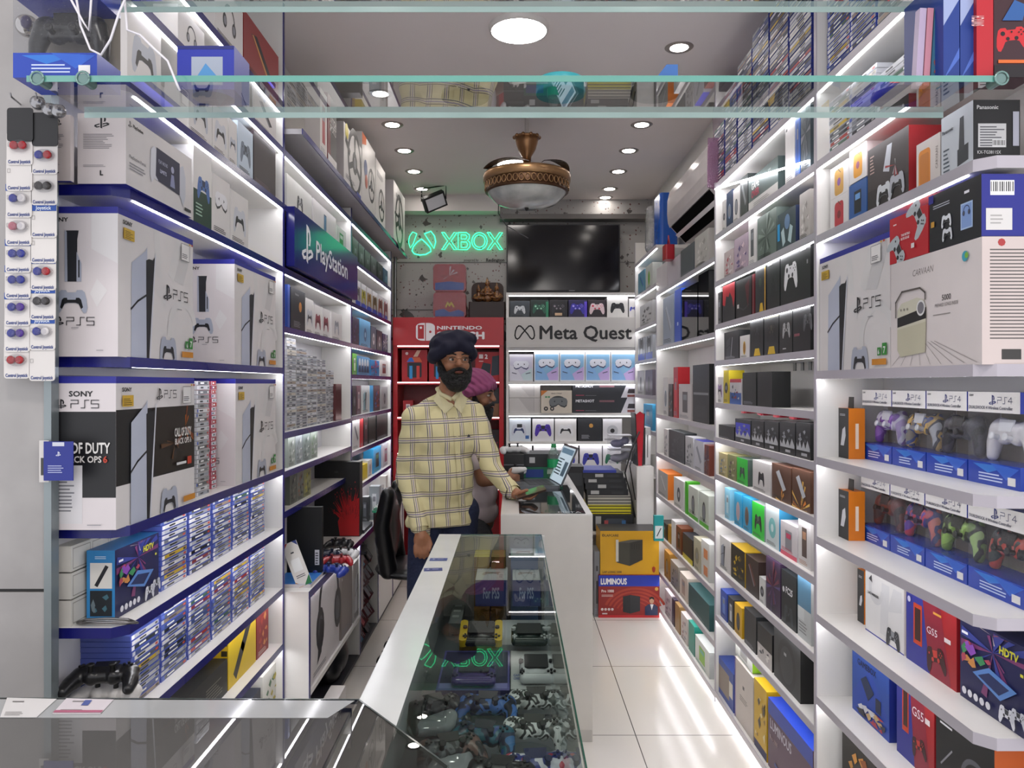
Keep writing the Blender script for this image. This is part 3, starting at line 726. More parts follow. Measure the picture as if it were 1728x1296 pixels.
# ---------------------------------------------------------------- printed pictures
ORD = ['leftmost', 'second from left', 'third from left', 'fourth from left', 'fifth from left', 'sixth from left', 'seventh from left', 'eighth from left', 'ninth from left', 'tenth from left']
def G(kind='none', fg='26262a', title='', tc='222222', c2='8a8c94', acc=None, lines=True, seed=3):
    def art(f):
        a = f.w/f.h
        if acc: f.r(0, 0, 1, .13, acc)
        if kind == 'pad': f.pad(.5, .45, min(.78, .62/a), fg, c2)
        elif kind == 'padx': f.padx(.5, .47, min(.8, .7/a), fg, c2)
        elif kind == 'dual': f.dual(.5, .48, min(.8, .7/a), fg, '1b1c20' if c2 == '8a8c94' else c2)
        elif kind == 'headset': f.headset(.5, .46, min(.7, .55/a), fg, c2)
        elif kind == 'wheel': f.wheel(.56, .5, min(.62, .5/a), fg, c2); f.r(.1, .18, .22, .45, fg)
        elif kind == 'vr': f.vr(.5, .55, min(.7, .6/a), fg, c2)
        elif kind == 'phone': f.phone(.5, .5, min(.4, .33/a), fg, c2)
        elif kind == 'disc': f.o(.5, .47, min(.6, .5/a), fg, 16); f.o(.5, .47, min(.25, .2/a), c2, 12)
        elif kind == 'bar': f.r(.3, .2, .7, .78, fg); f.r(.36, .55, .64, .7, c2)
        elif kind == 'oval': f.o(.5, .45, min(.5, .4/a), fg, 16, 1.5); f.o(.5, .45, min(.4, .3/a), c2, 16, 1.5)
        elif kind == 'mouse': f.o(.5, .42, min(.5, .38/a), fg, 14, 1.4); f.line([(.5, .62), (.45, .75), (.6, .85)], .03, fg)
        elif kind == 'slab': f.P([(.2, .75), (.35, .82), (.8, .35), (.66, .26)], fg); f.P([(.22, .75), (.26, .77), (.7, .3), (.66, .26)], c2)
        elif kind == 'flame': f.burst(fg, 13, seed, .5, .0, .75, c2); f.P([(.25, .78), (.42, .86), (.78, .38), (.62, .30)], 'c3c6cc')
        elif kind == 'burst': f.burst(fg, 16, seed, .5, .5, .55, c2)
        elif kind == 'figs':
            q = random.Random(seed)
            for i in range(4): f.o(.18+.21*i, .62, .17, c2, 8); f.P([(.08+.21*i, .16), (.28+.21*i, .16), (.23+.21*i, .52), (.13+.21*i, .52)], fg)
        elif kind == 'camo': f.camo([fg, c2], 12, seed, .08, .15, .92, .8)
        elif kind == 'tower': f.tower(.42, .12, .82, .5, fg, '17181c')
        elif kind == 'teeth': f.r(.06, .2, .94, .85, fg); f.P([(.06, .2), (.06, .42), (.18, .30), (.3, .48), (.42, .28), (.55, .46), (.66, .3), (.8, .5), (.94, .28), (.94, .2)], c2)
        elif kind == 'radio': f.shape(rrect(-.5, -.6, .5, .6, .18), .5, .45, min(.5, .4/a), fg); f.o(.5, .45, min(.2, .16/a), c2, 10); f.line([(.5, .65), (.35, .8)], .025, '5a4a3a')
        if title: f.t(title, .06, .86 if f.w < f.h*1.6 else .78, .07 if f.w < f.h*1.6 else .11, tc, 'l', .02, maxw=.85)
        if lines: f.lines(.08, .16 if acc else .05, .8, .26 if acc else .14, 3, c2 if kind in ('none', 'bar') else tc, seed)
    return art
def S(title='', tc='222222', kind=None, fg='333333'):
    def art(f):
        if kind == 'dual': f.dual(.5, .55, .7, fg)
        elif kind == 'panel': f.r(.15, .12, .85, .6, fg)
        if title: f.t(title, .5, .8, .06, tc, 'c', .02, maxw=.8)
        f.lines(.15, .1, .85, .4, 7, tc, 5)
    return art
def putbox(side, X, da, db, z, h, bg, art, sbg=None, sart=None, tbg=None, depth=.07, label='', cat='box', name='product_box', group=None, tart=None):
    """carton standing on a shelf, its printed front on the plane |x| = X, spanning da..db along the shop"""
    if da > db: da, db = db, da
    mb = carton(db-da, depth, h, bg, art, sbg, sart, tbg, tart, near='-' if side == 'L' else '+')
    sg = -1 if side == 'L' else 1
    return mb.build(name, label=label, cat=cat, group=group, loc=(sg*(X+depth/2), (da+db)/2, z), rz=PI/2 if side == 'L' else -PI/2)
def row(side, X, z, place, items, group=None, clear=()):
    n = len(items)
    for i, it in enumerate(items):
        xa, xb, top, desc, bg, art = it[:6]; kw = dict(it[6]) if len(it) > 6 else {}
        Xi = kw.pop('X', X); zi = kw.pop('z', z)
        da, db = Xi*F/abs(xa-864), Xi*F/abs(xb-864)
        dn = min(da, db); h = top if top < 3 else PZ(top, dn) - zi
        lab = f"{desc}, {ORD[i] if i < n-1 or n < 3 else 'rightmost'}, {place}" if n > 1 else f"{desc}, {place}"
        putbox(side, Xi, min(da, db)+.0015, max(da, db)-.0015, zi, h, bg, art, label=lab, **kw)

# the big console cartons
def ps5front(f, cod=False):
    g, g2 = 'dbd9d8', 'cfcdcd'
    f.r(0, .955, 1, 1, '23268f')
    if not cod:
        f.P([(.42, .955), (.50, .955), (.54, .60), (.46, .62)], g); f.P([(.62, .66), (.74, .955), (.84, .955), (.70, .60)], g)
        f.P([(.70, .62), (.86, .955), (.96, .955), (.96, .86), (.84, .60)], g2) ; f.P([(.46, .50), (.62, .58), (.58, .40)], g)
        f.ring(.84, .22, .46, .13, g, 20, 190)
    else:
        f.r(0, .28, 1, .78, '17171a'); f.P([(.45, .28), (.98, .33), (.98, .78), (.4, .78)], '1d1512')
        f.burst('7c3a12', 9, 4, .86, .62, .24, 'c56a1c'); f.burst('2c2118', 7, 9, .7, .5, .2, '55361d')
    f.tower(.33, 0, .80 if not cod else .84, .36, 'b9bfd0', '1b1c22', 'd4d7e0')
    f.dual(.62, .075, .24, 'aeb3c2', '26272c')
    f.t('SONY', .05, .90, .028, '1b1b1e', 'l', .03, sx=1.2); f.r(.05, .80, .17, .875, 'd0a93a'); f.lines(.06, .81, .16, .86, 4, '5e4a10', 2)
    a = f.w/f.h
    if cod:
        f.ps(.48, .875, .075); f.ps5(.54, .875, .045); f.t('CALL OF DUTY', .80, .55, .065, 'e8e6e2', 'c', .03, maxw=.24, sx=.7); f.t('BLACK OPS 6', .80, .49, .045, 'd8d4d0', 'c', .03, maxw=.27, sx=.8)
        f.r(.86, .32, .92, .38, 'c03a24'); f.r(.70, .33, .84, .35, 'd8d8d8')
    else:
        f.ps(.60, .51, .105); f.ps5(.68, .51, .06)
        f.lines(.74, .40, .84, .415, 1, '8c8c90')
        f.r(.86, .10, .905, .16, '2f8a34'); f.r(.92, .10, .975, .19, '2f8a34'); f.t('7', .947, .115, .05, 'f0f0f0', 'c', .03); f.t('6', .882, .11, .035, 'f0f0f0', 'c', .03)
    f.r(.80, .03, .975, .075, 'd08a2a')
    f.r(.79, .80, .91, .93, 'e9e7e5'); f.line([(.79, .80), (.91, .80), (.91, .93), (.79, .93), (.79, .80)], .003, '55555a'); f.lines(.80, .82, .90, .86, 3, '44444a')
    f.r(.905, .935, .93, .95, 'c8a050'); f.r(.94, .935, .965, .95, 'b04030')
def ps5side(f, cod=False):
    f.r(0, .955, 1, 1, '23268f')
    if cod:
        f.r(0, .21, 1, .77, '131316'); f.r(-0.0+.0, .04, .52, .42, 'd8d6d8'); f.lines(.06, .12, .46, .40, 12, '7a7a80', 4)
        f.t('SONY', .5, .87, .035, '1b1b1e', 'c', .03, sx=1.2); f.ps(.22, .82, .14); f.ps5(.36, .82, .11)
        f.t('CALL OF DUTY', .92, .50, .07, 'e8e6e2', 'r', .03, maxw=1.0, sx=.62); f.t('BLACK OPS', .80, .44, .042, 'd8d4d0', 'r', .03, maxw=.78, sx=.9); f.t('6', .83, .44, .042, 'c0402a', 'l', .04)
        f.lines(.6, .03, .9, .045, 1, '9a9a9e')
    else:
        f.P([(.62, .72), (.62, .955), (1, .955), (1, .62)], 'e2dfdf'); f.P([(.70, .52), (.85, .44), (.7, .33), (.6, .42)], 'e0dddd')
        f.t('SONY', .02, .90, .028, '1b1b1e', 'l', .03, sx=1.2)
        f.P([(.26, .84), (.44, .84), (.42, .78), (.42, .50), (.27, .50)], '24252b'); f.P([(.24, .845), (.27, .83), (.28, .50), (.24, .50)], 'aab0c0'); f.P([(.41, .70), (.48, .62), (.48, .50), (.41, .50)], 'aab0c0'); f.line([(.445, .64), (.445, .53)], .02, '24252b')
        f.dual(.34, .37, .46, 'aab0c0', '1b1c20'); f.ps(.15, .235, .15); f.ps5(.27, .235, .11); f.lines(.34, .19, .5, .2, 1, '909096'); f.lines(.7, .04, .85, .05, 1, '909096')
def console_carton(side, X, da, db, z, h, lab, cod=False, depth=.165):
    o = putbox(side, X, da, db, z, h, 'dedad9', lambda f: ps5front(f, cod), 'dcd5d6', (lambda f: ps5side(f, cod)) , '23268f', depth, lab, 'console box', 'console_box', tart=None)
    w = abs(db-da)
    MB().add([(-w/2+.045, -depth/2-.0035, h*.793), (-w/2+.045+w*.10, -depth/2-.0035, h*.793), (-w/2+.045+w*.10, -depth/2-.0035, h*.88), (-w/2+.045, -depth/2-.0035, h*.88)], [(0, 1, 2, 3)], 'd6b23c') if False else None
    mb = MB(); f = Face(mb, (-w/2 + w*.05, -depth/2-.004, h*.80), (1, 0, 0), (0, 0, 1), w*.12, h*.075); f.r(0, 0, 1, 1, 'd2ad3c'); f.lines(.1, .1, .9, .85, 5, '6a5414', 3); mb.build('sticker', o, 'yellow printed sticker')
    mb = MB().box(-w/2+.02, depth/2-.02, h-.0002, w/2-.02, depth/2-.005, h+.003, '1a1c70'); mb.build('carry_handle', o)
    return o
console_carton('L', .935, 1.822, 2.25, 1.565, .356, 'large white console carton on the left shelf, printed with pale tower, above the black-banded carton')
console_carton('L', .935, 2.588, 3.035, 1.565, .356, 'farther white console carton beside the divider, on the shelf at eye height')
console_carton('L', .936, 1.815, 2.262, 1.155, .363, 'white console carton with wide black game-art band, nearest on its left shelf', True)
console_carton('L', .936, 2.60, 3.04, 1.155, .363, 'white console carton right of the tall game-case stack, below eye height')
console_carton('R', .968, 1.965, 2.415, 1.54, .352, 'white console carton on the right wall beside the radio carton')

# ---------------------------------------------------------------- left wall, first unit
W = 'dddad8'
row('L', .94, 2.235, 'second lit shelf down, nearest left unit', [
    (214, 272, .195, 'white gamepad box', W, G('dual', 'b9bec8', lines=False)), (318, 358, .155, 'white box with dark gamepad', W, G('dual', 'b9bec8')), (359, 385, .15, 'white box with slim pale gamepad', W, G('dual', 'c9ccd4')),
    (386, 400, .15, 'white box with printed grips', W, G('dual', 'b9bec8')), (401, 427, .17, 'pale blue box with grey gamepad', 'c4d3e2', G('pad', '6f7c8c', c2='39424e')), (428, 465, .19, 'glossy dark brown box', '2b1b22', G('none', tc='8a7780', c2='5c4650'))])
row('L', .94, 2.46, 'shelf just under topmost, left unit', [
    (300, 345, .11, 'flat white headset box', W, G('headset', lines=False)), (390, 428, .125, 'white box with black strap picture', W, G('vr', 'e0e0e4', c2='2a2a2e')), (429, 466, .125, 'white box with slanting black line', W, G('slab', '2e2e32', c2='808088'))])
row('L', .94, 2.615, 'topmost shelf of the nearest left unit', [(362, 410, .18, 'white accessory box', W, G('headset')), (411, 470, .2, 'red and black upright box', '8c2a2a', G('slab', '1c1c20', c2='c98a4a'))])
def psl(f): f.ps(.5, .88, .30); f.lines(.12, .5, .8, .72, 9, '8a8588', 3); f.lines(.12, .24, .75, .28, 2, '9a9598', 5); f.t('L', .5, .12, .07, '1a1a1c', 'c', .05)
def portal(f):
    f.ps(.05, .88, .045); f.t('PlayStation', .09, .86, .05, '222226', 'l', .01, maxw=.2); f.t('PlayStation Portal', .04, .40, .05, '55555a', 'l', maxw=.22); f.lines(.04, .24, .30, .36, 3, '909096')
    f.P([(.32, .34), (.33, .72), (.38, .80), (.44, .74), (.44, .30), (.38, .30), (.34, .22)], 'd6d8e0'); f.P([(.78, .72), (.84, .78), (.88, .60), (.88, .30), (.84, .10), (.78, .28)], 'c3c6d0')
    f.P([(.40, .36), (.41, .80), (.78, .78), (.78, .26), (.44, .30)], '15193c'); f.o(.66, .60, .05, 'a8acc8', 10); f.P([(.62, .32), (.70, .32), (.68, .52), (.64, .52)], '8e93b8'); f.t('PLAY HAS NO', .44, .58, .06, 'c8cbe4', 'l', maxw=.14); f.t('LIMITS', .46, .44, .06, 'c8cbe4', 'l', .02, maxw=.1)
    f.r(.86, .06, .97, .11, '26262a')
putbox('L', .918, 1.826, 2.20, 1.976, .168, 'd9d5d4', portal, 'd8d0cf', psl, '23268f', .115, 'wide white handheld-screen box, nearest on the upper left shelf')
putbox('L', 1.035, 1.80, 1.815, 1.976, .155, 'd8cfcd', None, 'd6cac6', psl, '23268f', .06, 'slim pinkish white box squeezed behind the wide white handheld-screen box')
row('L', .935, 1.976, 'shelf above the big console cartons, left', [
    (326, 357, 243, 'white over dark green gamepad box', 'e0dedb', lambda f: (f.r(0, 0, 1, .45, '14392a'), f.pad(.55, .5, .7, '4a6fb0', '1a2a4c'), f.lines(.1, .12, .6, .3, 4, 'a8c8b4'))),
    (358, 388, 290, 'white box with headset picture', W, G('vr', 'e6e6ea', c2='2a2a2e')), (389, 419, 318, 'white box with black-and-white gamepad', W, G('dual', 'c9ccd4'))])
# low shelves
def hdtv(f):
    f.r(0, 0, 1, 1, '1c1f4e'); f.burst('35408f', 14, 3, .5, .75, .6, '7a3a6a'); f.burst('c9c0b0', 5, 11, .5, .95, .3, 'a85a3c')
    f.t('HDTV', .60, .80, .09, 'd6d23a', 'l', .04, maxw=.36, shear=.1); f.t('4K', .88, .66, .05, 'd6d23a', 'l', .02, maxw=.1); f.t('Retro', .05, .80, .05, 'ecebf2', 'l', .02, maxw=.2)
    f.P([(.22, .40), (.46, .56), (.84, .46), (.62, .26)], '5a86c8'); f.P([(.30, .40), (.46, .50), (.74, .44), (.60, .31)], '24305e'); f.camo(['b0455a', 'c88a4a', '3d8a5a', '8a4ab0'], 9, 8, .05, .45, .5, .75)
    for i in range(5): f.o(.10+.09*i, .12, .07, 'dcdce4', 10)
    f.pad(.72, .14, .22, 'd8dae2', '30343c'); f.pad(.88, .20, .2, 'c8cad4', '30343c')
def stickside(f): f.r(.12, .45, .9, .82, 'e4e2dc'); f.line([(.35, .5), (.7, .76)], .13, '22242a'); f.r(.12, .05, .9, .42, '20262c'); f.camo(['46707e', '6c7c84'], 5, 4, .15, .1, .8, .38); f.lines(.3, .88, .7, .93, 2, 'cfe4f4')
putbox('L', .985, 1.905, 2.14, .915, .172, '1c1f4e', hdtv, '2f86c4', stickside, '1d5f96', .07, 'blue retro game-stick box with colourful front, beside the stacked cases on the left')
for i in range(3):
    putbox('L', 1.062, 1.85, 2.12, .915+.066*i, .062, 'cfccc4', lambda f: [f.line([(.03+.32*k, .1), (.31+.32*k, .1), (.31+.32*k, .88), (.03+.32*k, .88), (.03+.32*k, .1)], .008, '8f8b82') for k in range(3)], 'd6d3cc', depth=.04, label=f"{('bottom','middle','top')[i]} of three long off-white boxes left of the blue game-stick box")
t = MB().tube([(-.07, 0, .004), (-.05, .004, .01), (0, .006, .012), (.05, .004, .01), (.075, 0, .004), (.05, -.01, .006), (0, -.012, .008), (-.05, -.01, .006), (-.07, 0, .004)], .004, mat('8e8c8c', .25, .9)); t.build('metal_strap', label='thin bent metal strap lying at the near left end of the game shelf', cat='strap', loc=(-.985, 1.865, .9165))
row('L', .975, .445, 'second lowest visible shelf, nearest left unit', [
    (305, 384, .115, 'black box with white characters', '1a1a1a', lambda f: (f.t('DBZ', .1, .3, .3, 'e8e8e8', 'l', .05, maxw=.3), f.lines(.5, .2, .9, .7, 6, '77756c'))), 
    (385, 432, .235, 'bright yellow bow-toy box', 'd8b81a', lambda f: (f.line([(.25, .15), (.5, .45), (.75, .75)], .14, '2a2a2a'), f.r(.1, .8, .3, .92, '2a2a2a'), f.lines(.5, .8, .9, .9, 3, '5a4a10')), dict(sbg='c7a512', sart=lambda f: [f.r(.65, .05+.15*i, .95, .13+.15*i, '2a2410') for i in range(6)])),
    (433, 453, .2, 'dark red upright box', '8e2226', G('camo', 'b8402c', 'K700', 'e0c8c0', 'e09a5a'))])
row('L', .96, .2, 'lowest visible shelf, nearest left unit', [(420, 440, .14, 'dark blue box', '1c2233', G('bar', '39405a')), (443, 472, .17, 'white box with comic-style print', 'd6d4cc', G('camo', '3d6a44', c2='b0a03a'))])

# ---------------------------------------------------------------- left wall, second and third units
row('L', .95, 2.235, 'on the ledge over the blue sign', [
    (484, 526, 292, 'dotted white box with black handheld', 'd8d8d2', G('pad', '2a2a2e', c2='c8c8c8')), (528, 567, .155, 'white box with blue screen picture', W, G('phone', '26445a', c2='4f7fa8')), (568, 584, .13, 'green and white small box', 'd4dcd4', G('bar', '2f9a50', c2='d8e8dc'))])
row('L', .955, 1.735, 'shelf below the blue sign', [
    (485.5, 489.5, .19, 'sliver of blue box', '2a4aa0', None), (490.5, 515, .185, 'black box with orange light', '1a1a1e', lambda f: (f.t('PlayStation', .3, .85, .05, 'b8b8b8', 'l', maxw=.5), f.o(.65, .6, .2, 'c8843a', 10), f.lines(.2, .1, .8, .25, 4, '88888c'))),
    (516, 529, .165, 'white box with silver gamepad', W, G('dual', 'c4c6cc')), (530, 543, .15, 'white box with deep red gamepad', W, G('dual', '8e3a44', c2='5a2028')), (544, 556, .15, 'white box with maroon gamepad', W, G('dual', '8e3a44', c2='5a2028')), (559, 577, .15, 'white box with grey gamepad', W, G('dual', '8e929a', c2='c8cad0'))])
row('L', .96, 1.14, 'short shelf beneath the grey stacks', [(486+12.6*i, 498+12.6*i, .145, d, c, G('camo', k, c2='c8ccc8')) for i, (c, k, d) in enumerate((('8e968e', '5c665e', 'grey-green game case'), ('8c9496', '666e70', 'pale grey game case'), ('7e8a86', '4e5a56', 'sea-grey game case'), ('8a948a', '6a8a60', 'leaf-green tinted game case')))])
row('L', .96, .975, 'lower short shelf beneath the case stacks', [(489+12*i, 500.5+12*i, .145, d, c, G('camo', k, c2=k2)) for i, (c, k, k2, d) in enumerate((('5c6058', '2c2c2a', '8a8478', 'dark photo-cover game case'), ('74766e', '8a5c44', '3a3c3a', 'brown photo-cover game case'), ('8a8a5e', 'b0a83e', '4c4e3a', 'yellowish game case')))])
MB().box(-.002, -.07, 0, .018, .07, .2, mat('5a2e30', .2)).build('game_case', label='lone maroon case standing right of the grey case stacks', cat='game case', loc=(-.97, 4.22, 1.30))
K = '17171b'
row('L', .955, 2.235, 'top lit shelf of far left unit', [(595+10.4*i, 604.5+10.4*i, .15-.004*i, f"{('black','smoky','charcoal','dark grey','black hanging','blue-black')[i]} blister box", ('1e1e22', '303036', '28282c', '34343a', '1a1a1e', '24506a')[i], G('pad', ('55555c', '77777c', '4a4c50', '6a6a70', '55555c', '3c9ab0')[i], acc='c8c8cc')) for i in range(6)])
row('L', .955, 1.976, 'second shelf of far left unit', [(600+9.4*i, 608.5+9.4*i, .165, f"{('grey','yellow','amber','bronze','copper','red-brown')[i]} gamepad box with blue base", 'b4b0ae', lambda f, i=i: (f.r(0, 0, 1, .25, '2040b0'), f.r(0, .78, 1, 1, 'dcdce0'), f.pad(.5, .5, .8, ('77777c', 'b8b020', 'a07830', '7a6030', '8a4a30', '8a3030')[i], '2c2420'))) for i in range(6)])
row('L', .955, 1.735, 'third shelf of far left unit', [
    (595, 606, .17, 'dark purple box', '2a2440', G('camo', '4a4a7a', c2='1c1c30')), (607, 625, .18, 'light blue fan box', '5aa0cc', G('disc', '2c5a88', c2='a8d0e8')), (626, 635, .16, 'black and white wheel box', '4a5868', G('disc', 'd0d4d8', c2='1c1c20')), (636, 645, .15, 'dark speaker box', '2c3440', G('disc', 'b8bcc0', c2='1c1c20')), (646, 655, .14, 'navy box', '26325c', G('burst', 'c8ccd8'))])
row('L', .955, 1.555, 'fourth shelf of far left unit', [
    (595, 602, .13, 'lime green box', '5aa030', G('bar', 'd8e8c8')), (603, 624, .12, 'blue shrink-wrapped pack', '4a86b4', G('figs', '1c3050', c2='d8dce0')), (625, 640, .11, 'sky blue slanted box', '2a86c4', G('burst', 'c03a4a', c2='1c2850')), (641, 655, .12, 'white and red small box', W, G('bar', '8a3a34'))])
row('L', .955, 1.31, 'fifth shelf of far left unit', [
    (595, 601, .18, 'black camera box', '2a2a2e', G('disc', '6a6a70')), (602, 609, .18, 'mauve upright box', '6a4a54', G('bar', 'c8b0b0')), (611, 624, .18, 'white and teal box', 'd0d4d4', G('tower', '8ab0b8')), (625, 630, .18, 'sky blue thin box', '3a9ad0', None), (631, 641, .18, 'red-brown patterned box', '5a4048', G('camo', '4a7ac0', c2='b8564a')), (643, 655, .17, 'grey wheel box', 'a8a8aa', G('disc', '4c4c50'))])
row('L', .955, 1.10, 'sixth shelf of far left unit', [
    (595, 607, .18, 'white box with dark grips', 'c8c4c2', G('slab', '4a4648')), (608, 613, .19, 'red upright box', 'b82028', G('none', tc='e8d0d0', title='V')), (614, 621, .19, 'black and maroon box', '2a1c20', G('bar', '6a3038')), (622, 634, .185, 'black-green glossy box', '0f1c16', G('none', tc='3a5a4a')), (636, 657, .19, 'black glossy carton', '0d0f10', G('none', tc='3c4a44'))])
row('L', .955, .88, 'lowest shelf of far left unit', [
    (594, 599, .15, 'small gold-print box', '8a6a20', G('disc', 'c8a040')), (610, 620, .10, 'yellow carton', 'd0b820', G('none', tc='6a5a10'), {'sbg': 'c4ac1c'}), (621, 628, .11, 'white and pink box', 'd0ccc8', G('oval', 'b05a5a')), (630, 643, .17, 'sky blue box with dark picture', '2e9ad0', G('bar', '2c3438', c2='4a8a5a')), (646, 656, .17, 'pale mauve box', 'c8c4cc', G('bar', '9a4a6a'))])
# overhead boxes
row('L', .87, 2.548, 'on the grey overhanging shelf', [
    (540, 552, .30, 'white and red box', 'd6d0cc', G('bar', 'a82a34')), (553, 568, .33, 'red and black box with white lettering', '7a2228', lambda f: (f.r(.3, .0, 1, 1, '302a2c'), f.t('SWITCH', .2, .62, .1, 'e8e4e0', 'l', .03, maxw=.7), f.t('SPORTS', .2, .5, .1, 'e8e4e0', 'l', .03, maxw=.7), f.r(0, 0, 1, .14, W))),
    (580, 610, 204, 'white steering-wheel box with yellow dot', W, lambda f: (f.wheel(.6, .55, .8, '2a2a2e'), f.o(.15, .9, .18, 'd0c020'), f.line([(.12, .75), (.3, .62)], .08, '2a2a2e'), f.lines(.1, .12, .7, .2, 3, '77777c'), f.r(.7, .04, .95, .1, '3040a0')), dict(sbg='b4b0b0', depth=.1)),
    (611, 633, .42, 'white steering-wheel box with orange corner', W, lambda f: (f.P([(0, .82), (.3, .9), (.3, 1), (0, 1)], 'd06a3a'), f.wheel(.7, .42, .5, '2a2a2e'), f.o(.25, .55, .25, '4a5a8a'), f.o(.3, .38, .2, 'c0604a'))),
    (634, 650, .40, 'white steering-wheel box with pedals', W, lambda f: (f.wheel(.6, .35, .6, '2a2a2e'), f.lines(.1, .75, .9, .85, 3, '77777c'))),
    (664, 683, .42, 'white steering-wheel box pulled forward', W, lambda f: (f.wheel(.5, .42, .7, '2a2a2e'), f.r(.1, .45, .4, .5, '2a2a2e'), f.lines(.2, .78, .8, .86, 3, '77777c')), dict(sbg='c4c0c2', depth=.1, X=.85))])
# ---------------------------------------------------------------- game cases: every case its own object, flat in stacks, spine outward
SPN = ['d4d6dc', 'c9c2b4', '8e9298', '5c6068', 'b8bcc4', '2c3038', '9aa0aa', 'a83a34', 'dcdcd8', '4a5a8a', '7c8088', 'c4a840', '60646c', 'cfd2d8', '9c8c7c', '3a4048', 'e0e0de', '8a3a40', '4c6a5a', 'b4b8c0', 'b4b8c0', 'd4d6dc', '8e9298', 'cfd2d8', 'e0e0de', 'b8bcc4', '9aa0aa']
CN = {'d4d6dc': 'pale', 'c9c2b4': 'beige', '8e9298': 'grey', '5c6068': 'dark grey', 'b8bcc4': 'silver', '2c3038': 'black', '9aa0aa': 'steel grey', 'a83a34': 'red', 'dcdcd8': 'white', '4a5a8a': 'blue', '7c8088': 'mid grey', 'c4a840': 'yellow', '60646c': 'slate', 'cfd2d8': 'light grey', '9c8c7c': 'tan', '3a4048': 'charcoal', 'e0e0de': 'bright white', '8a3a40': 'maroon', '4c6a5a': 'green', 'b4b8c0': 'ash'}
ORDN = ['bottom', 'second', 'third', 'fourth', 'fifth', 'sixth', 'seventh', 'eighth', 'ninth', 'tenth', '11th', '12th', '13th', '14th', '15th', '16th', '17th', '18th', '19th', '20th', '21st', '22nd', '23rd', '24th', '25th', '26th', '27th', '28th', '29th', '30th']
TH = .0142
_gc = {}
def case_mesh(spine, shell, L=.17, seed=0):
    k = (spine, shell, round(L, 3), seed)
    if k in _gc: return _gc[k]
    mb = MB().box(-L/2, -.065, .0004, L/2, .065, TH-.0008, mat(shell, .15))
    f = Face(mb, (-L/2, -.065, .0012), (1, 0, 0), (0, 0, 1), L, TH-.0026)
    q = random.Random(seed)
    f.r(.03, .06, .97, .94, mat(spine, .2)); f.r(.03, .06, .12, .94, mat(q.choice(['5a6ebc', 'e8e8ee', '9aa2b4', 'c8ccd8']), .2))
    c = 'f0f0f0' if sum(lin(spine)[:3]) < .7 else '24262c'
    a = q.uniform(.2, .34); f.r(a, .3, a+q.uniform(.2, .4), .7, c); f.r(.84, .25, .93, .75, q.choice(['c03a34', '888888', c]))
    _gc[k] = mb.mesh('game_case'); return _gc[k]
def case(side, X, yc, z, spine, shell, seed, lab, group, L=.17):
    o = bpy.data.objects.new('game_case', case_mesh(spine, shell, L, seed % 4)); link(o)
    sg = -1 if side == 'L' else 1
    o.location = (sg*(X+.065), yc, z); o.rotation_euler = (0, 0, (PI/2 if side == 'L' else -PI/2))
    return tag(o, lab, 'game case', group)
def stack(side, X, xa, xb, z, n, place, group, shell='5866b4', spines=SPN, seed=0, L=None):
    q = random.Random(seed); d0, d1 = X*F/abs(xa-864), X*F/abs(xb-864); yc = (d0+d1)/2; L = L or min(.172, abs(d1-d0)-.003); last = None
    for i in range(n):
        c = q.choice([s for s in spines if s != last]); last = c
        nm = 'topmost' if i == n-1 else ORDN[i]+(' from bottom' if i else '')
        case(side, X + q.uniform(0, .003), yc + q.uniform(-.0015, .0015), z + i*TH, c, shell, q.randrange(9), f"{CN[c]} game case, {nm}, {place}", group, L)
def stackmass(name, lab, side, X, spans, z, heights, shell='3448a8', spines=SPN, seed=0, thick=TH):
    """stacks past the first 300 cases: one object of many"""
    q = random.Random(seed); mb = MB(); sg = -1 if side == 'L' else 1
    for (xa, xb), hh in zip(spans, heights):
        d0, d1 = sorted((X*F/abs(xa-864), X*F/abs(xb-864))); n = int(hh/thick)
        for i in range(n):
            z0 = z + i*thick; e = q.uniform(0, .003); x0 = sg*(X+e); c = q.choice(spines)
            mb.box(x0, d0+.002, z0+.0004, x0+sg*.12, d1-.002, z0+thick-.0008, shell)
            a, b = (d0+.006, d1-.006)
            mb.add([(x0-sg*.0004, a, z0+.0015), (x0-sg*.0004, b, z0+.0015), (x0-sg*.0004, b, z0+thick-.0022), (x0-sg*.0004, a, z0+thick-.0022)], [(0, 1, 2, 3)], c)
            s = a + (b-a)*q.uniform(.2, .35); e2 = s + (b-a)*q.uniform(.2, .35)
            mb.add([(x0-sg*.0008, s, z0+.004), (x0-sg*.0008, e2, z0+.004), (x0-sg*.0008, e2, z0+thick-.005), (x0-sg*.0008, s, z0+thick-.005)], [(0, 1, 2, 3)], 'f0f0f0' if sum(lin(c)[:3]) < .7 else '24262c')
    return mb.build(name, label=lab, cat='game cases', kind='stuff')
sp = ['first', 'second', 'third', 'fourth', 'fifth', 'sixth']
for i, ((a, b), n) in enumerate(zip(((272, 317), (319, 357), (359, 391), (392.5, 421), (423, 447)), (14, 14, 15, 15, 14))):
    stack('L', .985, a, b, .915, n, f"{sp[i]} stack right of blue game-stick box", f"game cases stacked right of the game-stick box, {sp[i]} stack", seed=20+i)
for i, ((a, b), n) in enumerate(zip(((222, 271), (272, 316), (317, 356), (357, 391), (392, 421), (422, 447)), (13, 14, 14, 15, 14, 14))):
    stack('L', .97, a, b, .672, n, f"{sp[i]} stack behind piled gamepads, low shelf", f"game cases on the low left shelf, {sp[i]} stack", seed=40+i)
for i, (a, b) in enumerate(((332, 354),)):
    stack('L', .96, a, b, 1.155, 25, 'tall grey stack between two console cartons', 'tall grey case stack between the console cartons', shell='c4c4c8', spines=['d4d6dc', '8e9298', '5c6068', 'b8bcc4', '9aa0aa', '7c8088', '60646c', 'cfd2d8'], seed=60)
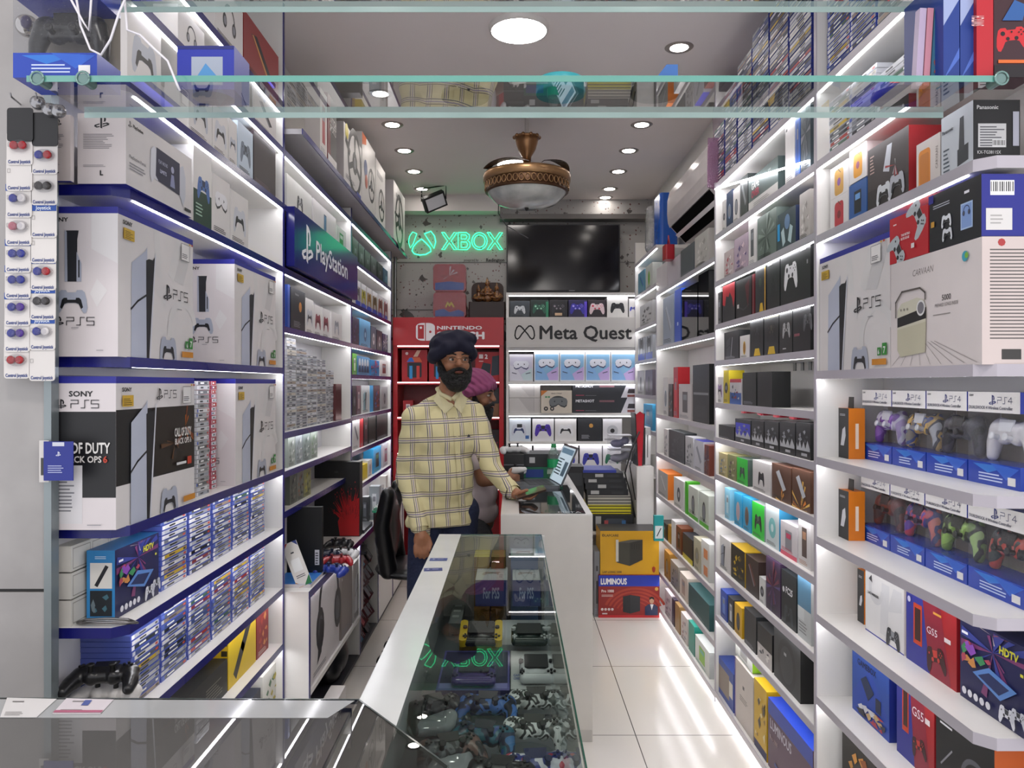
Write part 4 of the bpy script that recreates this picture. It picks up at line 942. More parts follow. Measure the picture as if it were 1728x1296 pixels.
stack('L', .985, 357, 366, 1.155, 25, 'slim pinkish stack between two console cartons', 'slim pinkish case stack between the console cartons', shell='c86070', spines=['8a3a40', 'd4d6dc', 'a83a34', 'cfd2d8'], seed=61)
GREY = ['d4d6dc', '8e9298', '5c6068', 'b8bcc4', '9aa0aa', '7c8088', '60646c', 'cfd2d8', '9c8c7c', 'c9c2b4']
stackmass('grey_game_case_stacks', 'five tall stacks of grey-spined game cases on the shelf below the blue sign', 'L', .965, ((484.5, 500), (500.5, 518.5), (519, 535), (535.5, 550), (550.5, 564)), 1.30, (.40, .37, .34, .33, .28), 'd0d0d2', GREY, 5, .0125)
# upper right: near stacks seen through the glass shelf
for i, (a, b, n) in enumerate(((1398, 1432, 13), (1433.5, 1476, 13), (1478, 1535, 10))):
    stack('R', 1.0, a, b, 2.20, n, f"{('farthest','middle','nearest')[i]} stack on second shelf, near right unit", f"game cases under the top right shelf, {('farthest','middle','nearest')[i]} stack", seed=80+i, shell='c8cad0', L=.17)
for i, (a, b, n) in enumerate(((1398, 1432, 30), (1434, 1476, 30))):
    stack('R', .985, a, b, 2.44, n, f"{('far','near')[i]} tall stack, topmost right shelf", f"game cases on the topmost right shelf, {('far','near')[i]} stack", seed=90+i, shell='3448a8', L=.165)
stackmass('upper_game_case_stacks', 'rows of blue and grey game cases stacked to the ceiling along the upper right shelves', 'R', .985, ((1205, 1222), (1223, 1243), (1244, 1268), (1269, 1297), (1298, 1330), (1331, 1369)), 2.43, (.3, .42, .46, .5, .5, .5), '2c3a90', SPN, 7)
stackmass('near_game_case_stacks', 'nearest stacks of grey game cases high on the right behind the glass shelf', 'R', .985, ((1480, 1534), (1536, 1610)), 2.44, (.35, .42), 'b8bac0', GREY, 9)

# ---------------------------------------------------------------- on and in the low left cabinet
def fbox(xa, xb, d, z, ztop, bg, art, lab, depth=.05, cat='box', name='product_box', sbg=None, rz=0, tbg=None):
    """carton whose printed front faces the shop entrance"""
    x0, x1 = PX(xa, d), PX(xb, d)
    return carton(x1-x0, depth, ztop-z, bg, art, sbg, None, tbg, None, '+').build(name, label=lab, cat=cat, loc=((x0+x1)/2, d+depth/2, z), rz=rz)
fbox(484, 543, 3.40, .65, .955, '0e0f11', lambda f: (f.r(.8, .16, .93, .38, 'd8d8dc'), f.lines(.82, .18, .9, .36, 5, '333333')), 'matte black console faceplate box standing before the left shelving', .03)
def redblast(f):
    q = random.Random(5)
    f.P([(.58, .01), (.99, .01), (.99, .52), (.80, .46), (.64, .36), (.54, .20)], 'b31218')
    for i in range(60):
        a = .55+2.2*i/59; r0 = q.uniform(.15, .3); r1 = r0+q.uniform(.1, .3); w = .035; cx, cy = .80, .15
        pt = lambda a, r: (min(.985, max(.02, cx+r*math.cos(a)*.85)), cy+r*math.sin(a))
        f.P([pt(a-w*1.5, r0), pt(a+w*1.5, r0), pt(a, r1)], 'b31218' if i % 3 else '7a0c12')
    for i in range(50):
        a = q.uniform(.5, 2.8); r = q.uniform(.3, .6); x = .8+r*math.cos(a)*.85; y = .15+r*math.sin(a)
        if .03 < x < .95: f.P([(x, y), (x+.008, y+.014), (x+.02, y), (x+.008, y-.014)], 'a51319' if i % 2 else '3a0a0e')
    f.lines(.48, .86, .56, .89, 2, '3c3c3e')
fbox(527, 607, 4.28, .65, 1.065, '08080a', redblast, 'large black box splashed with red standing on the low left cabinet', .08)
for px, py, d, m, c, lab in ((574, 884, 3.98, '1c1c20', '101012', 'black gamepad leaning before the red-splashed box'), (583, 906, 3.76, 'd8d8da', '2a2a2c', 'white gamepad beside the red one on the low left cabinet'), (568, 918, 3.60, 'a81c28', '701018', 'bright red gamepad on the low left cabinet'), (563, 936, 3.42, '2a3e9c', '16204c', 'blue gamepad in front of the red one'), (553, 898, 3.72, '1c2238', '101420', 'dark navy gamepad behind the blue one')):
    gamepad(mat(m, .3), lab, (PX(px, d), d, .674), (0, 0, rnd.uniform(-.5, .6)), c, .92)
t = MB().cbox((0, 0, .0), .066, .004, .19, 'ece8e2'); f = Face(t, (-.033, -.0022, -.095), (1, 0, 0), (0, 0, 1), .066, .19)
f.P([(0, 1), (0, .86), (.4, 1)], 'b23a34'); f.P([(1, 1), (.7, 1), (1, .88)], '3a4a8a'); f.P([(0, 0), (0, .14), (.45, 0)], 'c88a2a'); f.P([(1, 0), (.5, 0), (1, .2)], '2f7a4a'); f.t('PAY', .5, .74, .05, '444448', 'c', .03); f.r(.2, .34, .8, .62, 'f8f8f6'); f.lines(.2, .2, .8, .28, 2, '555558')
o = t.build('payment_card_stand', label='leaning white payment card with coloured corners by the black faceplate box', cat='card', loc=(PX(503, 3.24), 3.22, .745)); o.rotation_euler = (-.15, -.42, 0)
# far part of the cabinet top
for i, (xa, xb, d, zt, bg, c, lab) in enumerate(((609, 622, 4.75, .80, '2a2c30', '50545c', 'dark upright case behind the red-splashed box'), (623, 640, 4.8, .86, '9aa2a8', 'd0d4d8', 'grey upright pack right of the dark upright case'), (641, 651, 5.0, .9, 'd8d4d0', 'b0a8a4', 'white upright box against the far left shelving'))):
    fbox(xa, xb, d, .65, zt, bg, G('bar', c), lab, .08)
t = fbox(630, 660, 4.55, .65, .735, '1c1c20', lambda f: f.barcode(.55, .15, .8, .8), 'black carton with barcode under the green plastic tray', .14)
MB().rbox(-.055, -.07, 0, .055, .07, .012, mat('3fae84', .2), .015).rbox(-.05, -.065, .012, .05, .065, .03, film('pack_film', 'e6f0ec', .3), .015).build('tray_pack', label='green plastic tray pack on top of the black barcode carton', cat='tray', loc=(PX(645, 4.6), 4.62, .7365))
t = thing('laptop', 'closed dark grey laptop lying on the low left cabinet', 'laptop', (-.93, 4.5, .65))
MB().rbox(-.06, -.14, 0, .09, .14, .012, '3a3c42', .01).build('base', t); MB().rbox(-.06, -.14, .0125, .09, .14, .020, '2a2c31', .01).build('lid', t)
# inside the cabinet
row('L', .84, .236, 'in the low left cabinet', [
    (524, 572.5, 986, 'white headset box with blue top', 'd8d3d4', lambda f: (f.headset(.62, .5, .75, '2a2a2e'), f.P([(.2, .12), (.34, .2), (.42, .5), (.3, .55)], '2a2a2e'), f.lines(.08, .05, .5, .1, 2, '88888c'), f.o(.1, .9, .06, 'b03a3a')), dict(tbg='3f86dc', depth=.16)),
    (576, 594, .33, 'brown-grey upright carton', '8e8480', G('none', tc='e8e0dc', title='V'), dict(depth=.16)), (596, 613, .31, 'pale grey upright carton', 'b8b6b4', G('tower', 'd8d8dc'), dict(depth=.16))])
MB().rbox(-.08, -.1, 0, .08, .1, .018, '26272b', .02).build('plastic_tray', label='black tray lying on top of the pale grey upright carton', cat='tray', loc=(-.905, 4.37, .547), rz=.2)
o = fbox(540, 566, 3.24, .022, .15, 'd6d2cf', G('none'), 'white box on the cabinet floor beneath the headset box', .2)
solid(blob([('e', (0, 0, .09), (.07, .16, .09)), ('e', (.01, .1, .16), (.04, .1, .05)), ('e', (.0, -.1, .06), (.06, .1, .06))], .01, 4), 'accessory_bag', mat('141518', .3), label='lumpy black equipment bag on the cabinet floor below the white shelf', cat='bag').location = (-.91, 3.92, .016)
q = random.Random(3)
for i in range(15):
    r_, c_ = divmod(i, 3); lean = q.uniform(-.25, .25)
    mb = MB().box(-.055, -.075, 0, .055, .075, .022, mat(q.choice(['1c1c20', '26282c', '2c2c30', '202428']), .2)); f = Face(mb, (-.055, -.075, .0222), (1, 0, 0), (0, 1, 0), .11, .15)
    f.r(.1, .1, .9, .5, q.choice(['5a5c62', '8a3038', '404248', '6a6c72', '2a6a80'])); f.lines(.1, .6, .9, .9, 3, '8a8c90', i); f2 = Face(mb, (.055, -.075, .002), (0, 1, 0), (0, 0, 1), .15, .018); f2.r(.1, .2, .7, .8, q.choice(['b8babf', '6c6e74', '9a9ca2'])); 
    o = mb.build('blister_pack', label=f"dark blister pack, {['lowest','second','third','fourth','top'][r_]} layer, {['near','middle','far'][c_]} column, left cabinet compartment", cat='pack', group='dark blister packs crammed in the left cabinet', loc=(-.895, 4.285+.175*c_, .03+.112*r_+.0)); o.rotation_euler = (0, 1.0, lean*.5)

# ---------------------------------------------------------------- right wall, nearest unit
def shaded(f): pass
def radioart(f):
    f.t('CARVAAN', .40, .83, .06, '77706c', 'c', .0, maxw=.26, sx=.9, shear=.15); f.t('5000', .66, .56, .05, '55504e', 'c', .01, maxw=.1); f.t('PREPARED SONGS INSIDE', .66, .51, .03, '66605e', 'c', maxw=.24); f.lines(.52, .44, .80, .46, 1, '8c8684')
    for i in range(9): f.line([(.04+.3*i/8+.2, .22), (.02+.118*i, .02)], .003, '8c8684')
    f.P([(.10, .16), (.14, .10), (.44, .13), (.45, .52), (.42, .60), (.34, .63), (.15, .60), (.10, .54)], 'c9c6b4'); f.P([(.10, .38), (.45, .43), (.45, .53), (.10, .47)], '1c1c1e'); f.P([(.10, .17), (.14, .10), (.44, .13), (.45, .40), (.10, .36)], 'bdb9a2')
    f.o(.39, .53, .10, 'dcdcdc', 16); f.o(.39, .53, .075, '77757c', 14); f.line([(.08, .48), (.08, .62), (.16, .71), (.38, .71), (.44, .66), (.44, .60)], .012, '5c5652')
    for i in range(3): f.o(.15+.04*i, .54, .018, '8a857c', 8)
    f.o(.86, .88, .06, '3a9ab0', 12); f.o(.875, .885, .035, '7ab040', 10)
def radioside(f): f.lines(.08, .2, .92, .92, 26, '6a6462', 8); f.o(.2, .955, .08, 'b03a3a', 8); f.r(.2, .04, .4, .12, '3a3836'); f.r(.55, .05, .9, .1, '3a3836')
row('R', .962, 1.54, 'on the right wall shelf with the radio carton', [(1503, 1658, .262, 'large white radio carton', 'd8d0cf', radioart, dict(depth=.2, sbg='d4c6c2', sart=radioside, name='radio_box'))])
def game3(f): f.t('REDGEAR', .10, .82, .04, 'f0dede', 'l', .02, maxw=.3); f.pad(.72, .80, .5, 'b9c0c4', '2a2a2c', -1.0); f.pad(.20, .20, .5, 'b9c0c4', '2a2a2c', -1.0); f.t('THE RETRO', .35, .52, .05, 'f4e8e8', 'l', .03, maxw=.36); f.t('ELITE EDGE', .35, .44, .05, 'f4e8e8', 'l', .03, maxw=.36); f.r(.62, .2, .70, .3, 'e8e0e0')
def dobe(f): f.t('DOBE', .74, .78, .07, 'e8e8f0', 'c', .03, maxw=.2, shear=.3); f.lines(.08, .74, .42, .82, 2, 'b8bcc8'); f.phone(.74, .42, .22, 'a8c0e0', '7f9cd0', 1.3); f.headset(.74, .48, .12, '24305a'); f.dual(.36, .46, .2, 'e0e4ea'); f.dual(.38, .22, .2, 'd0d4da'); f.r(.05, .42, .12, .52, 'd09a3a'); f.r(.0, .85, .1, 1, '2a2a8c')
def dobes(f): f.barcode(.2, .66, .75, .9); f.r(.1, .1, .7, .45, 'dedcda'); f.lines(.2, .2, .55, .38, 3, 'b0aeac')
row('R', .965, 1.804, 'standing on the radio carton', [(1501, 1567, 343, 'red controller box with two gamepads', 'bf1c2a', game3, dict(sbg='a81824', depth=.06)), (1568, 1657, 293, 'black accessory box with blue end', '16181f', dobe, dict(sbg='23288c', sart=dobes, depth=.09, tbg='1c206c'))])
def ring_(c, c2): return lambda f: (f.shape(rrect(-.5, -.62, .5, .62, .2), .5, .45, .5, c), f.o(.5, .45, .2, c2, 10), f.line([(.6, .72), (.45, .86)], .025, '5a4a3a'))
row('R', .985, 1.966, 'lower tier below top right strip', [
    (1401, 1431.5, .10, 'small white box with red speaker', W, ring_('b8303c', '7a2028')), (1432.5, 1463, .11, 'blue box with black tower picture', '2c5a9a', G('bar', '16181c', c2='6aa0d8', lines=True)),
    (1464, 1534, 210, 'dark action-art box with pale gamepads', '3c3436', lambda f: (f.r(.0, .0, 1, .35, '2a2426'), f.P([(.4, .55), (.5, .9), (.62, .9), (.55, .5)], 'c8ccd4'), f.burst('b8b4b8', 6, 6, .7, .55, .3, 'a83a3c'), f.dual(.42, .22, .36, 'd8dce0'), f.dual(.74, .26, .36, 'b8bcc4'), f.lines(.08, .6, .2, .9, 6, 'c8a8a0')), dict(sbg='a3262c', depth=.09)),
    (1546, 1587, 222, 'white radio box with orange picture', 'dcd4ce', lambda f: (f.shape(rrect(-.5, -.9, .5, .9, .2), .35, .42, .5, 'e08a2a'), f.shape(rrect(-.4, -.7, .4, .7, .15), .35, .42, .5, 'c87a2c'), f.t('CARVAAN', .92, .3, .09, '6a605a', 'l', .0, maxw=.5, ang=PI/2))),
    (1588, 1643, 168, 'white telephone box with black end', 'cfd6dc', lambda f: (f.P([(.52, .10), (.86, .14), (.86, .40), (.52, .36)], '30363e'), f.P([(.56, .30), (.74, .34), (.72, .85), (.60, .84)], '363c44'), f.t('Panasonic', .04, .72, .06, '24283a', 'l', .02, maxw=.35), f.lines(.08, .1, .3, .5, 6, '55606c')), dict(sbg='161618', depth=.10, sart=lambda f: (f.t('Panasonic', .08, .86, .06, 'e8e8e8', 'l', .02, maxw=.5), f.r(.1, .28, .7, .64, 'dcdcdc'), f.lines(.14, .3, .66, .62, 8, '55555c'), f.barcode(.4, .28, .68, .4), f.r(.84, .3, .97, .82, 'b8bac8'), f.t('KX-TG3811SX', .08, .18, .05, 'e0e0e0', 'l', .02, maxw=.5), f.lines(.08, .06, .9, .12, 2, 'a0a0a4'))))])
row('R', .987, 2.068, 'upper tier below top right strip', [(1401, 1431.5, .095, 'small white box with dull orange speaker', W, ring_('d0a050', '8a5aa0'))])
row('R', .987, 2.08, 'upper tier beside the action-art box', [(1433, 1463, .10, 'small white box with bright orange speaker', W, ring_('e09a1c', '9a4a70'))])
def orangebox(X, z, xa, xb, h, lab, d=.035):
    o = putbox('R', X, X*F/(xa-864), X*F/(xb-864), z, h, '1c1c1e', lambda f: (f.shape([(-.4, -.5), (.1, -.5), (.4, .2), (.3, .8), (-.1, .6)], .5, .4, .6, 'd4d4d8'), f.lines(.2, .85, .7, .9, 2, 'c8c8cc')), 'dd7c14', lambda f: f.t('MOUSE', .62, .2, .22, 'f4e0c8', 'l', .02, maxw=.8, ang=PI/2), 'c86c10', d, lab, 'box', 'mouse_box')
    mb = MB().prism([(-.018, h), (.018, h), (.02, h+.035), (-.012, h+.035)], -.002, 0, '1c1a18'); mb.build('hang_tab', o)
orangebox(1.03, 1.27, 1414, 1432, .155, 'orange-and-black mouse box left of the upper row of clear gamepad boxes', .05)
orangebox(1.03, 1.02, 1414, 1432, .15, 'orange-and-black mouse box left of the lower row of clear gamepad boxes', .05)
orangebox(1.06, .775, 1447, 1458, .16, 'dark mouse box tucked behind the white wireless box', .04)
# clear fronted gamepad boxes
CLR = film('clear_window', 'f2f3f5', .07)
def clearbox(side, X, da, db, z, h, m, lab, dark='17171a', seed=0, depth=.08, at=None):
    if da > db: da, db = db, da
    w = db-da; sg = -1 if side == 'L' else 1
    loc, rz = at or ((sg*(X+depth/2), (da+db)/2, z), PI/2 if side == 'L' else -PI/2)
    t = thing('gamepad_box', lab, 'controller box', loc, rz)
    W_, D_ = w/2-.001, depth/2; h0, h1 = h*.24, h*.78
    mb = MB().box(-W_, -D_, 0, W_, D_, h0, mat('1e3fa6', .25)); f = Face(mb, (-W_, -D_, 0), (1, 0, 0), (0, 0, 1), 2*W_, h0)
    f.P([(.1, .9), (.4, .55), (.8, .95)], '2a70c8'); f.P([(.45, 1), (.75, .35), (.98, .9)], '2a5cc0'); f.lines(.22, .2, .72, .62, 3, 'c4d2f0', seed); f.r(.78, .15, .92, .5, 'dcdcdc'); mb.build('base_tray', t)
    mb = MB().box(-W_, -D_, h1, W_, D_, h, mat('22339a', .25)); f = Face(mb, (-W_, -D_-.0003, h1), (1, 0, 0), (0, 0, 1), 2*W_, h-h1)
    f.r(0, 0, 1, 1, 'dddad8'); f.t('SONY', .03, .78, .10, '3a3a44', 'l', .02); f.ps(.50, .60, .13, '2a3470'); f.ps5(.60, .60, .075, '3c4468', '4'); f.t('DUALSHOCK 4 Wireless Controller', .04, .16, .16, '4a4c60', 'l', .01, maxw=.84); mb.build('header_card', t)
    mb = MB(); q = [(-W_, -D_), (W_, -D_), (W_, D_), (-W_, D_)]
    mb.add([(a, b, h0) for a, b in q] + [(a, b, h1) for a, b in q], [(0, 1, 5, 4), (1, 2, 6, 5), (3, 0, 4, 7)], CLR); mb.build('clear_window', t)
    MB().add([(-W_, D_-.001, h0), (W_, D_-.001, h0), (W_, D_-.001, h1), (-W_, D_-.001, h1)], [(0, 1, 2, 3)], '8c8478').build('backing_card', t)
    s = min(.98, 2*W_/.165*.98)
    body = solid(PADM, 'gamepad', m, t); body.location = (0, .004, (h0+h1)/2+.005); body.rotation_euler = (1.35, 0, 0); body.scale = (s, s, s)
    for x in (-.024, .024): MB().lathe([(0, .034), (.006, .0355), (.009, .034), (.009, .031), (.0055, .028), (.0065, .012)], (x, -.008, 0), dark, 12).build('thumbstick', body)
    MB().prism([(-.026, .034), (-.022, .006), (.022, .006), (.026, .034)], .0165, .0205, dark, 'xy').build('touchpad', body)
    return t
P1 = [(camomat('camo_purple', ['a070c8', '7a4aa8', 'e0d8e8', 'b8a0d0']), 'purple camouflage', 'e8e8ec'), (camomat('camo_city', ['8a8478', '4a5a8a', 'd8b060', '3c3c40', 'c8c8c8']), 'multicoloured sticker-print', 'dcdcdc'), (camomat('camo_smoke', ['2c2c30', '4a4a50', '1c1c1e']), 'smoky black', '1c1c1e'), (mat('e2dede', .3), 'white', 'ececec')]
P2 = [(camomat('camo_rust', ['5a4440', '7a3a30', '3a3030']), 'rust-dark', '2a2222'), (camomat('camo_violet', ['6a4aa0', 'c84a5a', '3a3a80', 'e07a70']), 'violet and red', '2a2440'), (camomat('camo_lime', ['9ac060', '7a9a4a', '2c3424', 'b8d880']), 'lime green camouflage', '1c241a'), (camomat('camo_dark_red', ['3c4444', 'b84a40', '24282a', '5a6464']), 'dark grey and red', '1c1c1e')]
for rowi, (P_, z, xs, h, nm) in enumerate(((P1, 1.27, (1455, 1505.5, 1563.5, 1633.5, 1724), .212, 'upper'), (P2, 1.02, (1453, 1502.5, 1561.5, 1633.5, 1733), .206, 'lower'))):
    for i in range(4):
        X = 1.085
        clearbox('R', X, X*F/(xs[i]-864), X*F/(xs[i+1]-864)+.003, z, h, P_[i][0], f"clear-fronted blue box holding a {P_[i][1]} gamepad, {nm} right row", P_[i][2], i)
def gs5(f): f.P([(0, 0), (.5, 0), (.35, 1), (0, 1)], '2a2f8e'); f.P([(.5, 0), (.35, 1), (.7, 1), (.9, 0)], '8e1c34'); f.r(.16, .3, .34, .88, 'c8401c'); f.r(.19, .36, .31, .82, '3a1c18'); f.t('GS5', .44, .56, .10, 'f0e8ec', 'l', .0, maxw=.3, sx=1.2); f.r(.78, .57, .9, .63, 'e8dcdc'); f.pad(.62, .25, .38, '3c1418', 'c83a30', .2); f.t('USB GAME', .58, .86, .05, 'e0a040', 'l', .02, maxw=.3); f.o(.08, .9, .07, 'c8c8e0', 8)
row('R', 1.045, .775, 'shelf under the clear gamepad boxes, right', [
    (1460, 1526, 992, 'white wireless gamepad box', 'dcdad9', lambda f: (f.r(0, 0, 1, .02, '2c3a9c'), f.P([(.4, .1), (.6, .1), (.65, .9), (.45, .9)], 'd0cfd0'), f.ring(.3, .75, .4, .2, 'cccbcc', 150, 360), f.P([(.6, .5), (.95, .6), (.95, .9), (.75, .9)], 'd0cfd0'), f.P([(.10, .86), (.18, .94), (.2, .82)], '3a3a40'), f.t('2.4G WIRELESS', .08, .62, .04, '26262a', 'l', .02, maxw=.36), f.pad(.74, .14, .34, '26282e', '8a8c92'))),
    (1529, 1615, 1040, 'blue-red retro console box', 'a81c26', gs5, dict(sbg='8e1820')), (1620, 1742, 1100, 'dark blue retro television-game box', '1c1f4e', hdtv, dict(depth=.1))])
def gamebox(f): f.P([(0, .3), (.5, .9), (1, .3), (1, 1), (0, 1)], '1f4aa0'); f.t('GAMEBOX', .16, .84, .10, '14183a', 'l', .03, maxw=.7); f.P([(.25, .62), (.4, .74), (.62, .55), (.46, .36)], '1c2c50'); f.r(.66, .3, .8, .52, '142040'); f.camo(['d8d8dc', 'b0303c', '2c2c34', 'c8a870'], 14, 3, .05, .04, .92, .26)
row('R', 1.035, .515, 'third lowest visible right shelf', [
    (1438, 1501, 1145, 'bright blue game console box', '1f46a8', gamebox, dict(sbg='1a2f88')), (1513, 1577, 1163, 'blue-red tall retro console box', 'a81c26', gs5, dict(sbg='8e1820')),
    (1579, 1679, .24, 'black headset box with orange end', '131416', lambda f: (f.lines(.08, .7, .4, .9, 4, 'c8c8cc'), f.ring(.7, .35, .5, .1, '55565c', -20, 200), f.line([(.1, .3), (.3, .5)], .02, '8a8a90')), dict(sbg='c85a10', depth=.14))])
row('R', 1.02, .26, 'lowest visible right shelf', [(1421, 1478, .19, 'black box with golden figures', '1c1814', G('camo', 'c88a3a', c2='8a4a20')), (1480, 1535, .17, 'orange tool box', 'c87a20', G('bar', '5a3010'))])

# ---------------------------------------------------------------- right wall, second unit
def gameover(f): f.r(0, 0, 1, .30, 'd4d2ce'); f.t('GAME', .12, .62, .19, 'e4e6e4', 'l', .03, maxw=.6); f.t('OVER', .12, .38, .2, 'b8405a', 'l', .05, maxw=.6); f.t('GAME', .7, .78, .06, 'c8ccc8', 'l', maxw=.24); f.lines(.2, .06, .85, .22, 3, '9a9896')
row('R', .972, 2.20, 'top lit shelf, second right unit', [
    (1219, 1225, .14, 'white box with black dot', W, G('disc', '3a3a3e')), (1226, 1236, .16, 'dark blue box', '26385c', G('oval', '8aa0c0')), (1237, 1248, .15, 'white box with dark mouse', W, G('oval', '4a4a52')), (1249, 1262, .17, 'dark glossy box with swirl', '3c4242', G('slab', '8a9090')),
    (1263, 1313, 262, 'wide slate box with red word', '51605f', gameover, dict(sbg='3f4e4e')), (1325, 1341, .22, 'white box with blue stripe', W, G('none', title='GS')), (1342, 1350, .24, 'bright blue thin box', '3560b0', G('bar', '2c4c90')), (1351, 1368, .26, 'dark slate box', '3c4850', G('burst', '58646c'))])
def rabbit(f): f.P([(.3, .1), (.2, .5), (.35, .6), (.45, .2)], 'b8d0d4'); f.P([(.75, .1), (.85, .5), (.7, .6), (.58, .2)], 'b8d0d4'); f.o(.55, .7, .3, '6a8ab0', 14); f.r(0, .3, .14, .75, '2aa0e0')
row('R', .975, 1.98, 'second lit shelf, second right unit', [
    (1222, 1238, .12, 'clear box with red and white pieces', 'c8b8b8', G('camo', 'b84a5a', c2='e8e0e0')), (1239, 1262, .15, 'pale pink patterned box', 'b8a4b4', G('camo', '6a5a8a', c2='e0c8d0')), (1263, 1276, .19, 'white thin box', W, G('bar', '5a5a60')),
    (1278, 1310, .175, 'grey-green forest-print box', '66736c', G('burst', '8a9890', c2='4a5650')), (1312, 1343, 345, 'dark box with pale blue ears', '38484e', rabbit, dict(sbg='2c3a60')), (1349, 1367, .16, 'crumpled white plastic pack', 'c4bfba', G('camo', 'e8e4e0', c2='9a948e'))])
row('R', .972, 1.778, 'third lit shelf, second right unit', [
    (1210, 1218, .15, 'narrow black box', '1c1c1e', G('bar', '55555a')), (1219.5, 1240, .17, 'black box with red drip', '1d1e22', lambda f: (f.P([(0, 1), (0, .5), (.2, .45), (.3, .7), (.5, .66), (.6, .78), (.8, .6), (.9, .35), (1, .6), (1, 1)], 'c01c2c'))),
    (1242, 1268, .165, 'black box with dark red streaks', '171618', lambda f: (f.line([(.2, .3), (.5, .2), (.85, .3)], .03, '3c3c40'), f.P([(.6, .8), (.9, .95), (.8, .2)], '5a1420'), f.r(.08, .28, .2, .38, 'e8e8e8'))), (1269, 1273, .165, 'thin dark red box', '6a1420', None),
    (1274.5, 1292, .19, 'black box with yellow emblem', '202428', lambda f: (f.r(.9, 0, 1, 1, 'd09a2a'), f.P([(.4, .03), (.8, .03), (.7, .2), (.5, .2)], 'd8b020'), f.shape([(-.5, 0), (0, -.5), (.5, 0), (.3, .5), (-.3, .5)], .5, .62, .3, '3c4a3a'))),
    (1294, 1316, .19, 'plain black gamepad box', '18191b', lambda f: (f.r(0, .98, 1, 1, '8a6a4a'), f.pad(.5, .5, .6, '26272a', '0c0c0e'), f.lines(.1, .88, .6, .92, 1, '88888c'))), (1317, 1368, .21, 'black box with big white gamepad', '1b1c1e', lambda f: (f.padx(.36, .48, .46, 'e4e4e6', '2c2c30'), f.t('8BitDo', .06, .84, .07, 'c8c8cc', 'l', .02, maxw=.2), f.lines(.7, .8, .88, .88, 2, 'b0b0b4'), f.t('V', .92, .55, .1, 'a8a8ac', 'c')))])
row('R', .972, 1.608, 'fourth lit shelf, second right unit', [
    (1222, 1247, .125, 'dark slim box with tower print', '1f2023', G('tower', '3c3e44', lines=True, tc='a0a0a4')), (1248.5, 1264, .095, 'short white box with yellow pot', W, G('oval', 'd0a828', c2='9a6a18')),
    (1265.5, 1288, .15, 'black gamepad box, yellow foot', '1d1f20', lambda f: (f.P([(.3, .03), (.8, .03), (.7, .22), (.4, .22)], 'd8b31c'), f.pad(.55, .6, .6, '0f1011', '34363a'))), (1289.5, 1314, .15, 'wide black gamepad box, yellow foot', '1d1f20', lambda f: (f.r(0, .95, 1, 1, 'd8b31c'), f.P([(.25, .03), (.78, .03), (.7, .22), (.35, .22)], 'd8b31c'), f.pad(.52, .58, .6, '0f1011', '4a4438'))),
    (1315, 1337, .16, 'black box with outlined pad', '222323', lambda f: (f.pad(.55, .52, .6, 'a8a8a8', '222323'), f.lines(.3, .1, .7, .16, 1, 'c8c8c8'))), (1338, 1368, .175, 'black box with side-lit pad', '17181a', lambda f: (f.r(0, .96, .6, 1, 'e0a020'), f.pad(.85, .55, .5, '55565a', '17181a'), f.t('FLYDIGI', .1, .3, .08, '8a4a54', 'l', .02, maxw=.6)))])
def cast(f): f.r(0, .86, 1, 1, 'b83040'); f.r(0, 0, 1, .45, '2c5aa8'); f.camo(['2a2c34', 'c8c4c0', '3a5a8a', '8a3a40'], 12, 9, .05, .2, .9, .8)
row('R', .972, 1.412, 'fifth lit shelf, second right unit', [
    (1209, 1220, .12, 'white box with lilac grips', W, G('dual', '9a7ab0')), (1221, 1230, .15, 'yellow and black box', 'c8b41c', G('disc', '24242a')), (1231.5, 1251, .11, 'blue box with crowd print', 'c8c4c8', cast), (1253, 1276, .135, 'smoky black box with green name', '1d201f', G('none', tc='3c8a3a', title='X')), (1278, 1303, .135, 'plain black carton', '101213', None)])
for i in range(3): MB().box(-.0015, -.014, 0, .0015, .014, .032, '1a1a1c').build('hang_card', label=f"small black hanging card, {('left','middle','right')[i]} of three, fifth shelf of second right unit", cat='card', loc=(1.12, .98*F/(1341+13*i-864)*1.12/.98, 1.552))
def teeth(f, c='26282c'): f.r(.04, .22, .96, .84, c); f.P([(.04, .22), (.04, .42), (.16, .30), (.28, .50), (.40, .28), (.54, .48), (.66, .28), (.80, .52), (.96, .30), (.96, .22)], 'b4b6ba'); f.camo(['8a8c92', '4a4c52'], 6, 3, .1, .45, .9, .8); f.t('SKUL&CO', .4, .06, .12, 'b0b0b4', 'l', .02, maxw=.5)
row('R', .975, 1.25, 'on the sixth shelf, second right unit', [
    (1210, 1239, .06, 'low black carton', '17171a', G('none', tc='6a6a70')), (1240.5, 1267, .10, 'violet-blue clamshell pack', '23262a', lambda f: teeth(f, '3a3ec0')), (1268, 1289, .105, 'first grey jagged clamshell', '1f2022', teeth), (1290, 1314, .11, 'second grey jagged clamshell', '1f2022', teeth), (1315.5, 1342, .115, 'third grey jagged clamshell', '1f2022', teeth), (1343, 1368, .12, 'fourth grey jagged clamshell', '1f2022', teeth)])
for i in range(4):
    MB().rbox(-.03, -.03, 0, .03, .03, .022, mat('b02c3c', .2), .01).build('red_pouch', label=f"red plastic pouch {('farthest','second','third','nearest')[i]} in the row above the grey jagged clamshells", cat='pouch', loc=(1.05, .985*F/(1262+28*i-864)*1.06, 1.25+.121))
